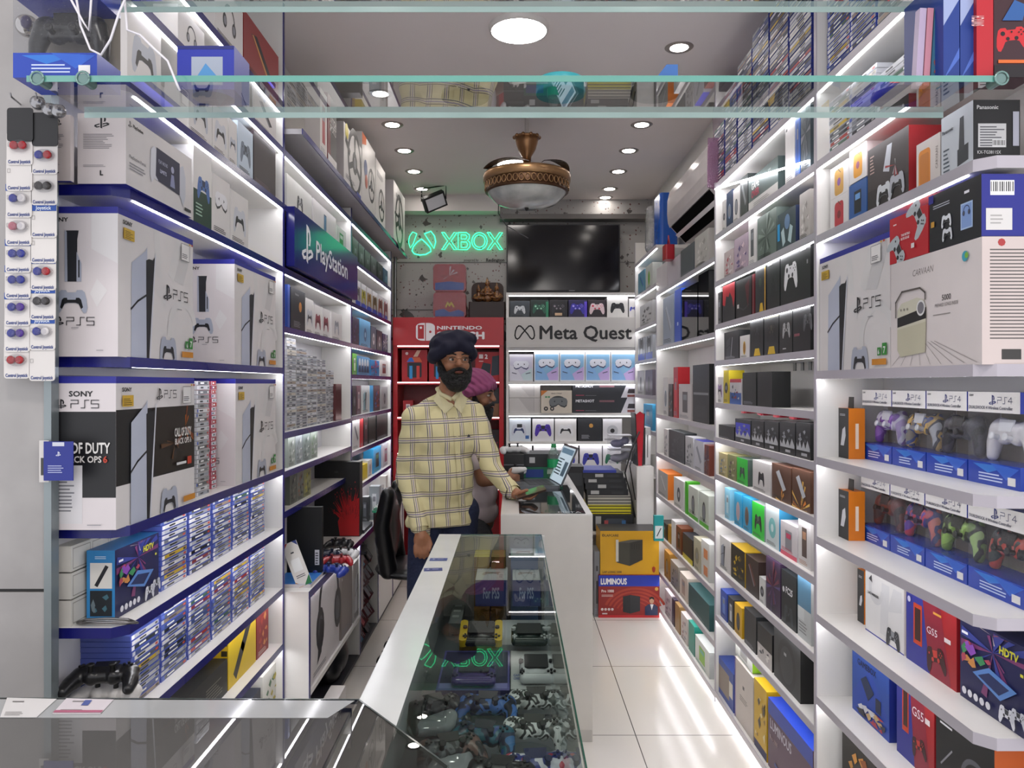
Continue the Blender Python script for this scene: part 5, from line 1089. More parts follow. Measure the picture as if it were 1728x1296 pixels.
row('R', .975, 1.075, 'seventh shelf, second right unit', [
    (1213, 1227, .105, 'beige figure box', 'bcae7a', G('camo', '5a7aa0', c2='d8d0b0')), (1228, 1242, .11, 'olive and purple box', '8a8a5a', G('camo', '5a3a50', c2='c8c0a0')), (1243.5, 1262, .11, 'bright green box with dark pad', '2fbf3a', G('pad', '24302c', c2='6a7a70'), {'sbg': '4a5a54'}), (1270, 1300, .12, 'white box with black pad', 'd4d0ce', G('pad', '222429', c2='3a3c42')),
    (1302.5, 1335, .13, 'orange flame-print box with white bar', '5a3a2a', G('flame', 'e0862c', c2='f0c060', seed=4)), (1336.5, 1368, .135, 'second flame-print box with white bar', '5a3a2a', G('flame', 'e0862c', c2='f0c060', seed=8))])
row('R', .98, .885, 'eighth shelf, second right unit', [
    (1223, 1232, .14, 'pale blue thin box', '8ac8e0', G('bar', 'c8e4f0')), (1239, 1252, .14, 'sky blue box with pale oval', '2fa0cc', G('oval', 'c0a8a8', c2='b8a0a4')), (1253.5, 1267, .14, 'sky blue box with brown oval', '2fa0cc', G('oval', '8a7064', c2='6a584e')),
    (1269, 1290, .14, 'green box with dark gamepad', '30cf3c', G('pad', '26302c', c2='6a7a70'), {'sbg': '9aa09c'}), (1292, 1315, .155, 'white box with teal fan', 'd0dcdc', G('disc', '7ac0c0', c2='d8ecec'), {'sbg': '3a9ac8'}), (1317, 1345, .12, 'white box with pink edge', 'd8d2d4', G('bar', '8a8a90', c2='c83a60', acc='d8506a')), (1347, 1368, .17, 'white shaver box', 'd8d4d2', G('bar', '5a4a44', c2='b88a6a'))])
row('R', .98, .64, 'ninth shelf, second right unit', [
    (1214, 1232, .15, 'white box with grey gamepad', 'd4d2d0', G('tower', '8a90a0')), (1233.5, 1257, .15, 'black and yellow kit box', '25221a', G('camo', 'c8a820', c2='6a5a1c'), {'sbg': 'c8a41c'}), (1258.5, 1280, .15, 'brown-black angled box', '34241f', G('slab', '6a3a30')),
    (1281, 1291, .10, 'small white camera box', 'd4d4d2', G('disc', '26262a')), (1292.5, 1317, .20, 'purple hero-print box', '3c2844', G('burst', '7a3a4a', c2='5a4a80')), (1318.5, 1344, .19, 'dark box lettered in white', '20262a', lambda f: (f.t('FC25', .3, .60, .12, 'e8e8ea', 'l', .04, maxw=.62, shear=.1), f.o(.16, .64, .14, 'e8e8ea', 12), f.pad(.5, .22, .6, '3c444a'))), (1346, 1369, .21, 'pale blue mountain-print box', 'c8cccc', lambda f: (f.r(0, .5, 1, 1, '5a8aa8'), f.r(.0, .3, .5, .5, 'd8dcdc'), f.lines(.1, .1, .9, .3, 4, '8a8a8c')))])
row('R', .98, .412, 'tenth shelf, second right unit', [
    (1216, 1227, .13, 'royal blue thin box', '2a4aa8', G('bar', '6a8ad0')), (1228.5, 1238, .13, 'black and pale box', '2a2c30', G('bar', 'c8ccd0')), (1239.5, 1252, .13, 'yellow speaker box', 'd0a41c', G('oval', '24242a', c2='4a4a4e')), (1256, 1276, .15, 'black box with side label', '26282a', G('none', tc='8a8a8e')), (1278, 1303, .14, 'black carton over white box', '1c1d1f', lambda f: (f.r(0, 0, 1, .45, 'c8c2c0'), f.camo(['4a4a50', 'e8e4e0'], 6, 6, .1, .05, .9, .4))),
    (1306, 1351, .20, 'large grey-black speaker box', '2c2e30', lambda f: (f.o(.5, .42, .7, '1c1d1f', 18), f.o(.5, .42, .5, '333538', 18), f.t('360', .4, .55, .08, 'a8aaac', 'l', .02, maxw=.4)), {'sbg': '101112', 'depth': .12})])
row('R', .975, .05, 'upright on the floor board, second right unit', [
    (1210, 1238, .17, 'blue framed toolkit box', '2c4aa0', lambda f: (f.r(.1, .15, .75, .8, '8a7c70'), f.r(.75, .3, .95, .7, 'd8d4c8'))), (1239.5, 1271, .26, 'white toaster box', 'cfc6c0', lambda f: (f.t('OK', .5, .6, .09, '4a4442', 'c', .02, shear=.2), f.lines(.3, .4, .8, .5, 3, '6a6462'), f.r(0, 0, .06, 1, '5a4a9a'))),
    (1272.5, 1294, .27, 'yellow printed carton', 'd0a818', lambda f: (f.r(0, 0, 1, .12, '2c2a5a'), f.camo(['3a3018', '8a6a10', 'e8d898'], 12, 2, .1, .2, .9, .8)), {'tbg': 'dcb41e'}), (1296, 1372, .26, 'blue-topped inverter carton', '5a3c54', lambda f: (f.r(0, .78, 1, 1, '2340a8'), f.t('LUMINOUS', .06, .60, .14, 'd8d4e0', 'l', .02, maxw=.5), f.t('Pro 1000', .06, .44, .06, 'c8b0b0', 'l', .02, maxw=.3), f.burst('8a3a34', 5, 6, .5, .1, .4, '3a4a90')), {'tbg': '2348c0', 'depth': .16})])
row('R', .985, .325, 'flat on the boxes of the floor board', [(1214, 1262, .075, 'white window-fan box top', 'd8d6d2', lambda f: (f.r(.1, .1, .7, .9, '8c8a86'), f.r(.75, .3, .9, .8, 'a8a6a2')))]) if False else None
row('R', .985, .052+.262, 'lying above the white toaster box', [(1241, 1270, .07, 'green-ended white box', 'd4d6d0', G('bar', '9a9a96'), {'sbg': '8ac024'})])

# ---------------------------------------------------------------- right wall, third unit
MIRR = mat('0e1013', .03, .0, 0, 1.)
row('R', .975, 2.105, 'under the air conditioner', [
    (1108, 1126, .17, 'plain white carton', 'd0cbce', None), (1127.5, 1147, .15, 'lilac-white carton', 'c8c2ca', None), (1148.5, 1171, .16, 'dark slate carton', '565a62', G('none', tc='8a8e96')), (1172.5, 1196, .17, 'plastic-wrapped pale carton', 'c0bcb8', G('camo', 'd8d4d0', c2='a8a4a0'))])
mb = MB().rbox(-.03, -.045, 0, .03, .045, .09, mat('b0202e', .3), .012); o = mb.build('bag', label='small red bag hanging from the far lower corner of the air conditioner', cat='bag', loc=(.95, 4.66, 2.25)); MB().tube([(0, -.03, .09), (0, 0, .15), (0, .03, .09)], .004, 'b0202e', 5).build('strap', o)
row('R', .972, 1.745, 'second shelf down, unit below air conditioner', [
    (1119, 1137, .30, 'pale blue-grey tall carton', '9aa6b8', G('slab', 'b8c0cc')), (1138.5, 1149, .31, 'vivid blue tall carton', '1c50c8', lambda f: f.t('PS', .5, .3, .1, 'c8d8f8', 'c')), (1150.5, 1177, .29, 'glossy black mirrored carton', '0e1013', None), (1178.5, 1196, .32, 'nearer glossy black mirrored carton', '0e1013', None)])
for o in bpy.data.objects:
    if 'mirrored carton' in str(o.get('label', '')): o.data.materials[0] = MIRR
row('R', .972, 1.30, 'third shelf down, unit below air conditioner', [
    (1119.5, 1127, .24, 'white thin carton', W, G('oval', '6a8a9a')), (1128, 1135, .20, 'dark photo-print carton', '3a2c28', G('camo', '8a5a40')), (1136.5, 1144, .30, 'tall red carton', 'c01c26', G('bar', 'e03040')), (1145.5, 1167, .20, 'white upright lettered carton', 'cfc8c8', G('bar', '5a5458', title='W')), (1169, 1197, .30, 'big glossy black carton', '0d0f12', lambda f: (f.r(.05, .48, .95, .52, '8a8c90'), f.P([(.1, .1), (.9, .1), (.8, .3), (.2, .3)], '1c1e22')))])
row('R', .972, 1.045, 'fourth shelf down, unit below air conditioner', [
    (1120.5, 1127, .17, 'narrow white carton', W, G('camo', '8a8c90')), (1128.5, 1155, .175, 'large charcoal carton', '34383a', G('camo', '484c4e', c2='2a2c2e')), (1156.5, 1170, .165, 'white carton with photo grid', 'c0c0c2', G('camo', '5a5c60', c2='8a8c90')), (1171.5, 1187, .16, 'white carton with blue top', 'c8c8d0', G('slab', '8a8c98'), {'tbg': '3a3aa0'}), (1188.5, 1197, .15, 'rust-red carton', '7a3a2c', G('burst', '3a2c50'))])
row('R', .972, .775, 'fifth shelf down, unit below air conditioner', [
    (1110.5, 1127, .16, 'silver box with orange end', 'a8a6a4', G('slab', 'c8c6c4'), {'sbg': 'e07a1c', 'depth': .09}), (1137, 1154, .17, 'white box with round cables', W, G('disc', '4a4c50', c2='d0d0d0')), (1156, 1160, .18, 'lime green thin box', '4ab81c', None), (1161.5, 1178, .17, 'white-green box with black gadget', 'd0d6cc', G('oval', '2a2c2e', acc='58b828')), (1180, 1196, .17, 'second white-green box', 'd0d6cc', G('oval', '3a3c3e', acc='58b828'))])
row('R', .975, .515, 'sixth shelf down, unit below air conditioner', [
    (1116, 1126, .10, 'black charger box', '26241f', G('bar', '6a5a2a')), (1127, 1132, .11, 'amber edge box', 'b88a20', None), (1133, 1140, .16, 'white blank box', 'e0dedc', None), (1141, 1150, .15, 'brown-orange box', '7a4020', G('bar', '2a1c18')), (1152, 1169, .14, 'black box on yellow sleeve', '24252e', lambda f: f.r(0, 0, 1, .2, 'd0c030')), (1170.5, 1182, .17, 'cream cable box', 'b8b49c', G('disc', '8a8670')), (1183.5, 1197, .19, 'white box with orange labels', 'd4d6d2', lambda f: (f.r(.3, .55, .8, .8, 'd88a5a'), f.r(.3, .1, .8, .35, 'd88a5a')))])
row('R', .975, .275, 'seventh shelf down, unit below air conditioner', [
    (1121, 1130, .17, 'amber tall box', 'a8782c', G('oval', '5a3a1c')), (1131.5, 1145, .15, 'grey gadget box', '9a948c', G('camo', '4a4844')), (1147, 1160, .14, 'cream box with pink top', 'd8ccc0', G('bar', 'b09a8a')), (1162, 1197, .13, 'dark teal long case', '2c5a5c', G('none', tc='1c3032'), {'depth': .1})])
row('R', .975, .04, 'floor board, unit below air conditioner', [
    (1122, 1133, .16, 'white and red printed box', 'c8c0c4', G('camo', '7a4a6a')), (1134, 1138, .16, 'dark violet thin box', '2a1c34', None), (1139, 1147, .16, 'kraft brown box', '9a7a4a', None), (1149, 1160, .15, 'white box with small print', 'd0c8c4', G('camo', 'a87a7a')), (1162, 1172, .16, 'emerald green box', '0f8a78', None), (1173, 1197, .13, 'white box with lime label', 'd8dcd8', G('bar', '8ac03a', c2='6ab8a0'))])
fbox(1104, 1120, 4.40, .60, .745, '1c9a9a', lambda f: (f.r(.1, .1, .9, .6, 'd8e0e0'), f.line([(.3, .2), (.7, .5)], .1, '24242a')), 'teal hanging box at the far end of the lit shelf', .03)
# far right unit
for z, its in ((2.175, [(1077, 1088, .17, 'blue-green leaf-print box', '5a8aa0', G('slab', '2c4a9a', c2='3a9a4a')), (1089.5, 1101, .17, 'lime and grey box', 'b8bcb8', G('oval', '8ab820', c2='5a9a20'))]), (1.925, [(1080, 1101, .16, 'black and white checkered box', 'b8b8ba', G('camo', '26262a', c2='6a6a6e'))]), (1.675, [(1077, 1088, .17, 'grey box with blue base', 'a8acb4', lambda f: (f.r(0, 0, 1, .3, '3c4ec0'), f.pad(.5, .6, .7, '5a5e68'))), (1089.5, 1101, .17, 'second grey box with blue base', 'a8acb4', lambda f: (f.r(0, 0, 1, .3, '3c4ec0'), f.pad(.5, .6, .7, '5a5e68')))]), (1.42, [(1076, 1087, .18, 'grey box with dark oval', 'b8b8b8', G('oval', '2c2e32', c2='44464a')), (1089, 1101, .18, 'purple-grey box with dark oval', '6a6270', G('oval', '2c2e32', c2='44464a'))]), (1.175, [(1086, 1101, .18, 'sky blue folded box', '3a9ac8', G('bar', '2a6a9a'))])):
    row('R', .972, z, 'far right unit by the television', its)
# ---------------------------------------------------------------- goods in the white headset display
MP = 'white display under the television'
def mrow(z, d, place, items):
    for i, (xa, xb, top, bg, art, lab) in enumerate(items): fbox(xa+.4, xb-.4, d, z, (PZ(top, d) if top > 3 else z+top), bg, art, f"{lab}, {place}", .12)
mrow(2.024, 6.03, 'top row above the headset sign', [
    (860, 894, 508, '3c4248', G('padx', 'c4c8cc', c2='5c6066'), 'charcoal box with white gamepad'), (895, 926, 506, '1c2a26', lambda f: (f.r(.85, 0, 1, .9, '2a7a58'), f.padx(.48, .5, .75, '2c5a48', '9ad0b0')), 'dark green gamepad box'), (927, 958, 506, '201f22', lambda f: (f.padx(.5, .5, .8, '2c2c32', '8a8088'), f.r(.3, .1, .7, .25, 'c8a888')), 'black gamepad box with tan base'),
    (959, 991, 506, '241f44', lambda f: (f.r(.85, 0, 1, .9, '5a44c0'), f.padx(.48, .5, .8, '3a34a0', 'a8a0e8')), 'violet gamepad box'), (992, 1023, 506, '2a2228', lambda f: f.padx(.5, .5, .85, 'e0c8cc', 'c83a54'), 'dark box with pink and white gamepad'), (1024, 1060, 501, 'd8d6d2', G('padx', '222327', c2='3c3c40', lines=False), 'white box with black gamepad'), (1061, 1075, 504, 'd8d6d4', G('pad', '3a4ac0', lines=False), 'white box with blue gamepad')])
def quest(c1, c2, c3): return lambda f: (f.r(.04, .04, .96, .9, c1), f.P([(.04, .04), (.6, .04), (.3, .5), (.04, .6)], c2), f.P([(.96, .04), (.96, .5), (.5, .25), (.6, .04)], c3), f.vr(.5, .56, .66, 'e6e8f2', '3a3c6a'), f.line([(.12, .32), (.3, .28)], .03, '3a3c5a'), f.line([(.7, .28), (.88, .32)], .03, '3a3c5a'))
mrow(1.521, 6.03, 'headset row under the sign', [(859, 900, 598, 'dcdae0', quest('cfcde0', 'dcdce8', 'c8dce0'), 'smaller lilac headset box')] + [(901+43.2*i, 944+43.2*i, 593, 'dcdfe4', quest('8cbce0', '8ab8e8', 'c8b0e4'), ('first','second','third','fourth')[i] + ' blue-and-violet headset box') for i in range(4)])
def tri(f): f.P([(.3, .98), (.8, .98), (.8, .1), (.65, .1)], 'b4b0ae'); f.P([(.0, .02), (.0, .98), (.3, .98), (.65, .02)], 'c4c1be'); f.line([(.8, .98), (.8, .1)], .008, '77757a')
def metashot(f): f.P([(.76, 0), (1, 0), (1, 1), (.86, 1)], 'c0bec4'); f.t('METASHOT', .05, .70, .17, 'e4e4e8', 'l', .03, maxw=.34); f.lines(.42, .72, .66, .86, 2, 'a87078'); f.r(.05, .14, .18, .18, 'b03a5a'); f.lines(.2, .14, .46, .18, 1, '88888e'); f.P([(.86, .3), (.98, .3), (.98, .6), (.88, .6)], '2a2226'); f.r(.86, .05, .98, .2, '7a3a34')
mrow(1.273, 6.03, 'third row', [(859, 912, .118, 'bcb8b5', tri, 'lower pale folded-print box'), (966, 1074, .12, '1f2127', metashot, 'lower long dark bundle box')])
mrow(1.393, 6.03, 'third row', [(859, 912, .105, 'bcb8b5', tri, 'upper pale folded-print box'), (966, 1074, .115, '1f2127', metashot, 'upper long dark bundle box')])
fbox(913, 965, 5.98, 1.273, PZ(659, 5.98), 'd8cdbc', lambda f: (f.P([(0, 1), (.22, 1), (0, .75)], 'd07a2c'), f.t('HEAD STRAP', .5, .84, .06, '5a5450', 'c', .02, maxw=.4), f.ring(.55, .5, .55, .14, '2c2e30', 0, 180, sy=.7), f.vr(.56, .42, .6, '6c7072', '2c2e30'), f.ring(.16, .2, .14, .3, '3a3a3c'), f.ring(.36, .2, .14, .3, '3a3a3c'), f.r(.13, .68, .2, .75, '4a9a6a'), f.r(.22, .68, .29, .75, '4a9a6a')), 'beige head-strap box with orange corner in front of the pale boxes', .02)
mrow(1.051, 6.03, 'fourth row', [(859, 896, 706, 'd4dce4', lambda f: (f.dual(.45, .5, .7, 'c8ccd8', '2c3a6a'), f.r(.36, .6, .6, .75, '26282e'), f.r(.75, .1, .92, .25, '3a6ab0')), 'pale box with gamepad and headset'), (898, 935, 707, 'dcdadc', lambda f: f.pad(.5, .5, .78, '4a2ca0', '26262c'), 'white box with deep purple gamepad'), (936, 973, 707, 'dcdad8', lambda f: f.dual(.5, .5, .72, 'e0e0e2', '1c1c20'), 'white box with white and black gamepad'), (975, 1016, 706, '1f2024', lambda f: (f.o(.55, .68, .18, 'b8843c', 8), f.lines(.15, .12, .6, .3, 4, '9a9aa0')), 'black box with small amber picture'), (1017, 1050, 707, 'd0ced0', G('disc', 'b0b0b4', c2='1c1c1e'), 'white box with black dots')])
mrow(.781, 6.03, 'fifth row', [(862, 898, 751, 'd8d6d6', G('none'), 'plain white gamepad box'), (900, 936, 751, 'd8d6d6', lambda f: f.lines(.1, .7, .8, .8, 2, 'b0b0b4'), 'white box with faint print'), (938, 976, 751, 'dcdadc', lambda f: f.pad(.5, .6, .72, '3c44b0', '26262c'), 'white box with blue gamepad'), (978, 1016, 751, 'dcdadc', lambda f: f.pad(.5, .55, .76, '3c40a0', '26262c'), 'white box with indigo gamepad'), (1017, 1048, 751, 'dcdadc', lambda f: f.pad(.5, .55, .76, '1c6a4c', '26262c'), 'white box with green gamepad')])
# ---------------------------------------------------------------- goods in and on the red display
def swbox(f): f.shape(rrect(-.5, -.55, .5, .5, .1), .5, .38, .56, '1c1e26'); f.P([(.2, .62), (.8, .62), (.7, .76), (.3, .76)], 'd0603a'); f.P([(.2, .62), (.5, .62), (.4, .76), (.3, .74)], '2a6ac8'); f.r(.3, .1, .42, .5, '2a8ac8'); f.r(.58, .1, .7, .5, 'c83a34'); f.P([(.45, .78), (.6, .98), (.75, .98), (.62, .78)], 'e0b8a0'); f.o(.2, .88, .12, 'e8d0d0', 8)
def sw2(f): f.P([(.1, .1), (.3, .65), (.6, .6), (.55, .1)], '1c2430'); f.P([(.6, .2), (.65, .85), (.98, .9), (.98, .25)], '2a3442'); f.t('2', .42, .78, .14, 'f4e8e8', 'c', .06); f.r(.14, .78, .3, .92, 'f0e4e4'); f.lines(.14, .68, .4, .74, 1, 'e8d0d0')
for xa, xb, top, art, lab in ((678, 721, 590, swbox, 'red box picturing a dark carry case, left end'), (724, 762, 592, swbox, 'red box with blue corner partly behind the navy turban'), (802, 846, 594, sw2, 'red console box numbered 2, right end')):
    fbox(xa, xb, 6.05, 1.516, PZ(top, 6.05), 'a8141e', art, lab + ' of the red display', .1)
fbox(680, 697, 6.05, 1.241, 1.37, '9a1620', G('bar', 'e0c8c8'), 'small red box on the second tier, left end of the red display', .1)
fbox(808, 844, 6.05, 1.241, 1.345, '7a5638', G('disc', '4a3424', c2='8a6a4a'), 'brown patterned box at the right end of the red display', .1)
fbox(808, 844, 6.05, 1.347, 1.47, '2a2c2e', G('oval', '8a8e90', c2='3a3c3e'), 'black and silver box on top of the brown patterned box', .1)
fbox(812, 843, 6.05, .961, 1.14, '2c1a20', G('camo', '6a2430', c2='1c2838'), 'dark red and black box on the third tier of the red display', .1)
CW = film('clear_wrap', 'f6f6f8', .06)
for z, z1, lab, art in ((2.021, 2.225, 'lower red and blue storage case with yellow zigzag mark', 0), (2.228, 2.445, 'upper plastic-wrapped red and blue storage case', 1)):
    t = thing('storage_case', lab, 'storage case', (PX(758.5, 6.05), 6.05, z))
    h = z1-z
    MB().rbox(-.128, 0, 0, .128, .12, h, mat('a01824', .3), .03, 4, 'y').build('shell', t)
    mb = MB(); f = Face(mb, (-.118, -.001, .008), (1, 0, 0), (0, 0, 1), .236, h-.016)
    if art: f.P([(.02, .3), (.5, .36), (.98, .3), (.98, .02), (.02, .02)], '26489a'); f.burst('c8b8c0', 9, 3, .5, .6, .35, '7a1c2c')
    else: f.P([(.02, .26), (.3, .34), (.5, .2), (.8, .3), (.98, .2), (.98, .02), (.02, .02)], '26489a'); f.line([(.38, .42), (.44, .6), (.5, .46), (.56, .6), (.64, .42)], .05, 'd8b82a')
    mb.build('printed_panel', t)
    MB().rbox(-.131, -.004, .0, .131, -.0035, h, CW, .03, 4, 'y').build('plastic_wrap', t)
t = thing('deity_statue', 'dark carved group of seated gilded deity figures beside the red storage cases', 'statue', (PX(822, 6.1), 6.1, 2.021))
MB().rbox(-.145, -.02, 0, .145, .14, .13, mat('2a1a16', .4), .01).build('plinth', t)
MB().prism(rrect(-.13, .12, .13, .30, .05, 4), .11, .135, mat('34201a', .5)).build('backdrop', t)
GO = camomat('old_gilt', ['6a4426', '8a5c30', '4a2c1e', '9a7040'], 30, .35)
for x, k in ((-.07, .9), (.0, 1.1), (.075, .95)):
    solid(blob([('e', (x, .04, .16), (.04*k, .035, .025)), ('l', [((x, .04, .16), .03*k), ((x, .045, .22*k), .022*k)]), ('e', (x, .04, .255*k), (.018, .018, .022)), ('l', [((x, .04, .27*k), .013), ((x, .04, .30*k), .005)]), ('l', [((x-.03*k, .04, .21*k), .01), ((x-.045*k, .015, .18*k), .009), ((x-.01, .005, .175*k), .008)]), ('l', [((x+.03*k, .04, .21*k), .01), ((x+.045*k, .015, .18*k), .009), ((x+.01, .005, .175*k), .008)])], .0045, 2), 'figure', GO, t)
MB().cyl((PX(667, 6.2), 6.2, 2.02), (PX(667, 6.2), 6.2, 2.66), .014, m=mat('8e9090', .25, .9)).build('steel_pole', label='bright steel pole rising behind the red display at its left end', cat='pole')
# ---------------------------------------------------------------- far service counter: what stands on it
CTZ = .9545
t = thing('laptop', 'open silver-grey laptop turned towards the seated man on the white counter', 'laptop', (.12, 4.14, CTZ), .16)
MB().rbox(-.125, -.15, 0, .11, .15, .015, mat('6c6f74', .3, .4), .012).build('base', t)
mb = MB(); f = Face(mb, (-.11, -.135, .0155), (1, 0, 0), (0, 1, 0), .21, .27); f.r(.3, .05, .95, .95, '2a2c30')
for i in range(5): f.r(.36+.12*i, .08, .44+.12*i, .92, '44474c')
f.r(.03, .3, .22, .7, '5c5f64'); mb.build('keyboard', t)
R = Euler((0, .42, 0)).to_matrix()
o = MB().cbox((0, 0, .11), .008, .30, .22, mat('5c6066', .3, .4)); f = Face(o, (-.0042, .14, .008), (0, -1, 0), (0, 0, 1), .28, .20); f.r(0, 0, 1, 1, strip('c2d4e0', .5)); f.r(.05, .8, .95, .95, strip('5c7a90', .5)); f.lines(.1, .2, .6, .7, 6, '4a5a66'); f.r(.65, .2, .92, .6, '6c8aa0')
s = o.build('screen', t); s.location = (.115, 0, .01); s.rotation_euler = (0, .42, 0)
t = thing('water_bottle', 'clear plastic water bottle with green cap and label behind the laptop', 'bottle', (PX(934, 4.32), 4.3, .953))
PB = film('bottle_plastic', 'dfeee6', .16)
MB().lathe([(0, 0), (.034, .003), (.036, .02), (.033, .05), (.036, .08), (.036, .13), (.03, .16), (.013, .19), (.013, .20)], m=PB, n=20).build('body', t)
MB().lathe([(.0365, .082), (.0368, .128)], m=mat('1c9a5c', .3), n=20).build('label_band', t, 'green label band'); MB().lathe([(.0145, .192), (.0145, .212), (0, .213)], m='12884a', n=14).build('cap', t)
def desk(xa, xb, d, z, zt, bg, lab, depth=.2, art=None, name='product_box', cat='box'): return fbox(xa, xb, d, z, zt, bg, art, lab, depth, cat, name)
desk(884, 950, 4.44, .953, 1.02, '14684a', 'green carton under the long black carton behind the laptop', .25, lambda f: (f.r(.05, .1, .5, .8, '1c3a8a'), f.r(.6, .4, .75, .8, 'd8d8d4')))
desk(884, 962, 4.44, 1.021, 1.095, '1b1c20', 'long black carton with small white label behind the laptop', .25, lambda f: f.r(.12, .3, .24, .75, 'c8c8ca'))
desk(850, 884, 4.30, .953, 1.105, '101114', 'glossy black device box under the white gamepad', .2, lambda f: (f.r(0, .6, 1, .64, '6a6c72'), f.r(0, .3, 1, .33, '3c3e44')))
gamepad(mat('dcdcdc', .3), 'white gamepad lying on the glossy black device box', (PX(866, 4.37), 4.38, 1.127), (0, 0, .3), '1b1b1e')
# ---------------------------------------------------------------- cabinet and stacks behind, at the end of the corridor
t = thing('rear_cabinet', 'white stepped cabinet behind the yellow and red inverter boxes', 'cabinet', (0, 5.2, 0))
MB().box(.38, 0, .48, .84, .45, .50, INW).box(.38, 0, 0, .40, .45, .48, INW).box(.38, .43, 0, .84, .45, .48, INW).build('low_section', t)
MB().box(.842, -.02, 0, .957, .45, .94, INW).build('tall_section', t)
z = .502
def flat(zt, bg, lab, xa=991, xb=1064, stripe=None, d=5.24, art=None):
    global z
    fbox(xa, xb, d, z, z+zt-.001, bg, art or ((lambda f: f.r(0, .35, 1, .7, stripe)) if stripe else None), lab, .3, 'box', 'flat_console_box', sbg=bg); z += zt
fbox(1001, 1068, 5.22, .502, .612, '141518', lambda f: (f.r(.06, .1, .2, .9, 'a8a8a4'), f.shape(rrect(-.5, -.25, .5, .25, .12), .55, .45, .5, '3a4048'), f.r(.28, .25, .38, .65, 'a84a4a'), f.r(.72, .25, .82, .65, '3a6a9a')), 'black handheld console box under the stack of flat yellow cases', .3)
z = .614
for i in range(3): flat(.021, 'd8cf1c', f"flat yellow case, {('lowest','middle','top')[i]} of three beneath the black consoles", 992, 1065, '2a2a22')
for i in range(3): flat(.021, 'b8b4a8', f"flat grey-edged case, {('lowest','middle','top')[i]} of three above the yellow ones", 992, 1065, '3a3a3c')
for i, (hh, xa, xb) in enumerate(((.042, 990, 1060), (.04, 988, 1058), (.036, 986, 1056), (.036, 984, 1052))):
    flat(hh, '1b1c20', f"black console slab, {('lowest','second','third','top')[i]} in the tall stack behind the counter", xa, xb, art=(lambda f, i=i: (f.r(.1+.2*(i % 2), .2, .3+.2*(i % 2), .8, 'b4b4b2'), f.lines(.6, .3, .9, .7, 2, '3c3e42'))))
flat(.02, '2a3a9a', 'thin blue case topping the stack of black consoles', 984, 1040)
fbox(958, 985, 5.25, .502, .935, '121316', lambda f: (f.r(.1, .7, .9, .9, '2c2e32'), f.lines(.2, .2, .8, .5, 5, '26282c')), 'tall black equipment tower left of the stacked flat cases', .2)
t = thing('red_console', 'upright red and black game console standing on the tall white cabinet', 'game console', (PX(1080, 5.25), 5.25, .941))
MB().prism([(-.022, 0), (.022, 0), (.034, .36), (.02, .345), (-.02, .345), (-.034, .36)], -.002, .2, '0e0e10').build('core', t)
MB().prism([(-.012, .0), (.012, 0), (.028, .35), (.0, .372), (-.028, .35)], -.006, -.001, mat('c01a2c', .25)).build('red_plate', t, 'bright red cover plate')
fbox(1089, 1098, 5.3, .941, 1.2, 'd8d8d8', lambda f: f.r(.35, .2, .5, .8, '2a2a2c'), 'slim white console edge beside the red console', .2)
for i, zz in enumerate((.94, 1.045)):
    t = thing('clear_bin', f"{('lower','upper')[i]} clear plastic bin of parts beside the red console", 'bin', (PX(1050, 5.45), 5.5, zz)) 
    MB().box(-.09, -.08, 0, .07, .08, .004, CW).box(-.09, -.08, 0, -.088, .08, .09, CW).box(.068, -.08, 0, .07, .08, .09, CW).box(-.09, -.08, 0, .07, -.078, .09, CW).box(-.09, -.08, .088, .07, .08, .092, 'c8c8cc').build('tub', t)
    solid(blob([('e', (-.03, 0, .03), (.05, .06, .03)), ('e', (.03, 0, .05), (.03, .05, .03))], .01, 2), 'parts_bag', mat('9a9ab8' if i else 'b8b8c0', .4), t)
MB().box(-.16, -.1, 0, .16, .12, .435, INW).build('bin_stand', label='white block stand under the clear plastic bins', cat='stand', loc=(PX(1046, 5.5), 5.52, .502)) if False else None
MB().tube([(.86, 5.18, 1.18), (.80, 5.16, 1.05), (.76, 5.17, .9), (.80, 5.17, .75), (.83, 5.18, .6)], .005, '121214', 6).tube([(.84, 5.18, 1.1), (.79, 5.15, .95), (.83, 5.17, .72)], .004, '161618', 6).build('power_cable', label='black cables dangling beside the stack of flat cases', cat='cable')
# inverter cartons on the floor
fbox(1010, 1113, 4.93, .0, .272, '8e2420', lambda f: (f.r(0, .74, 1, 1, '2038a8'), f.r(0, 0, 1, .06, 'c02a30'), [f.ring(.6, .1, .5+.14*i, .04, 'a83a28', 20, 160, sy=.8) for i in range(5)], f.t('LUMINOUS', .04, .79, .14, 'f0eef0', 'l', .05, maxw=.42, sx=.8), f.t('Pro 1000', .05, .60, .065, 'f0e4e0', 'l', .02, maxw=.2), f.lines(.05, .5, .24, .56, 2, 'd8b8b0'),
    f.P([(.40, .14), (.40, .50), (.52, .54), (.68, .50), (.68, .16), (.52, .10)], '1c1d20'), f.P([(.52, .10), (.52, .54), (.68, .50), (.68, .16)], '26282c'), [f.o(.06+.055*i, .2, .045, 'd8c8c8', 8) for i in range(4)], f.t('100 AH', .06, .08, .04, 'e0d0d0', 'l', .02, maxw=.15),
    f.P([(.76, .06), (.76, .26), (.82, .32), (.92, .32), (.97, .26), (.97, .06)], '232c50'), f.P([(.845, .32), (.87, .18), (.90, .32)], 'e4e4e8'), f.o(.87, .40, .075, 'c89a7c', 12, 1.25), f.P([(.83, .42), (.835, .48), (.87, .50), (.905, .48), (.91, .42), (.87, .455)], '1a1614'), f.o(.95, .68, .06, 'd0a04a', 8)), 'red and blue inverter carton on the floor, lower of the pair', .26, 'box', 'inverter_box', sbg='a02426')
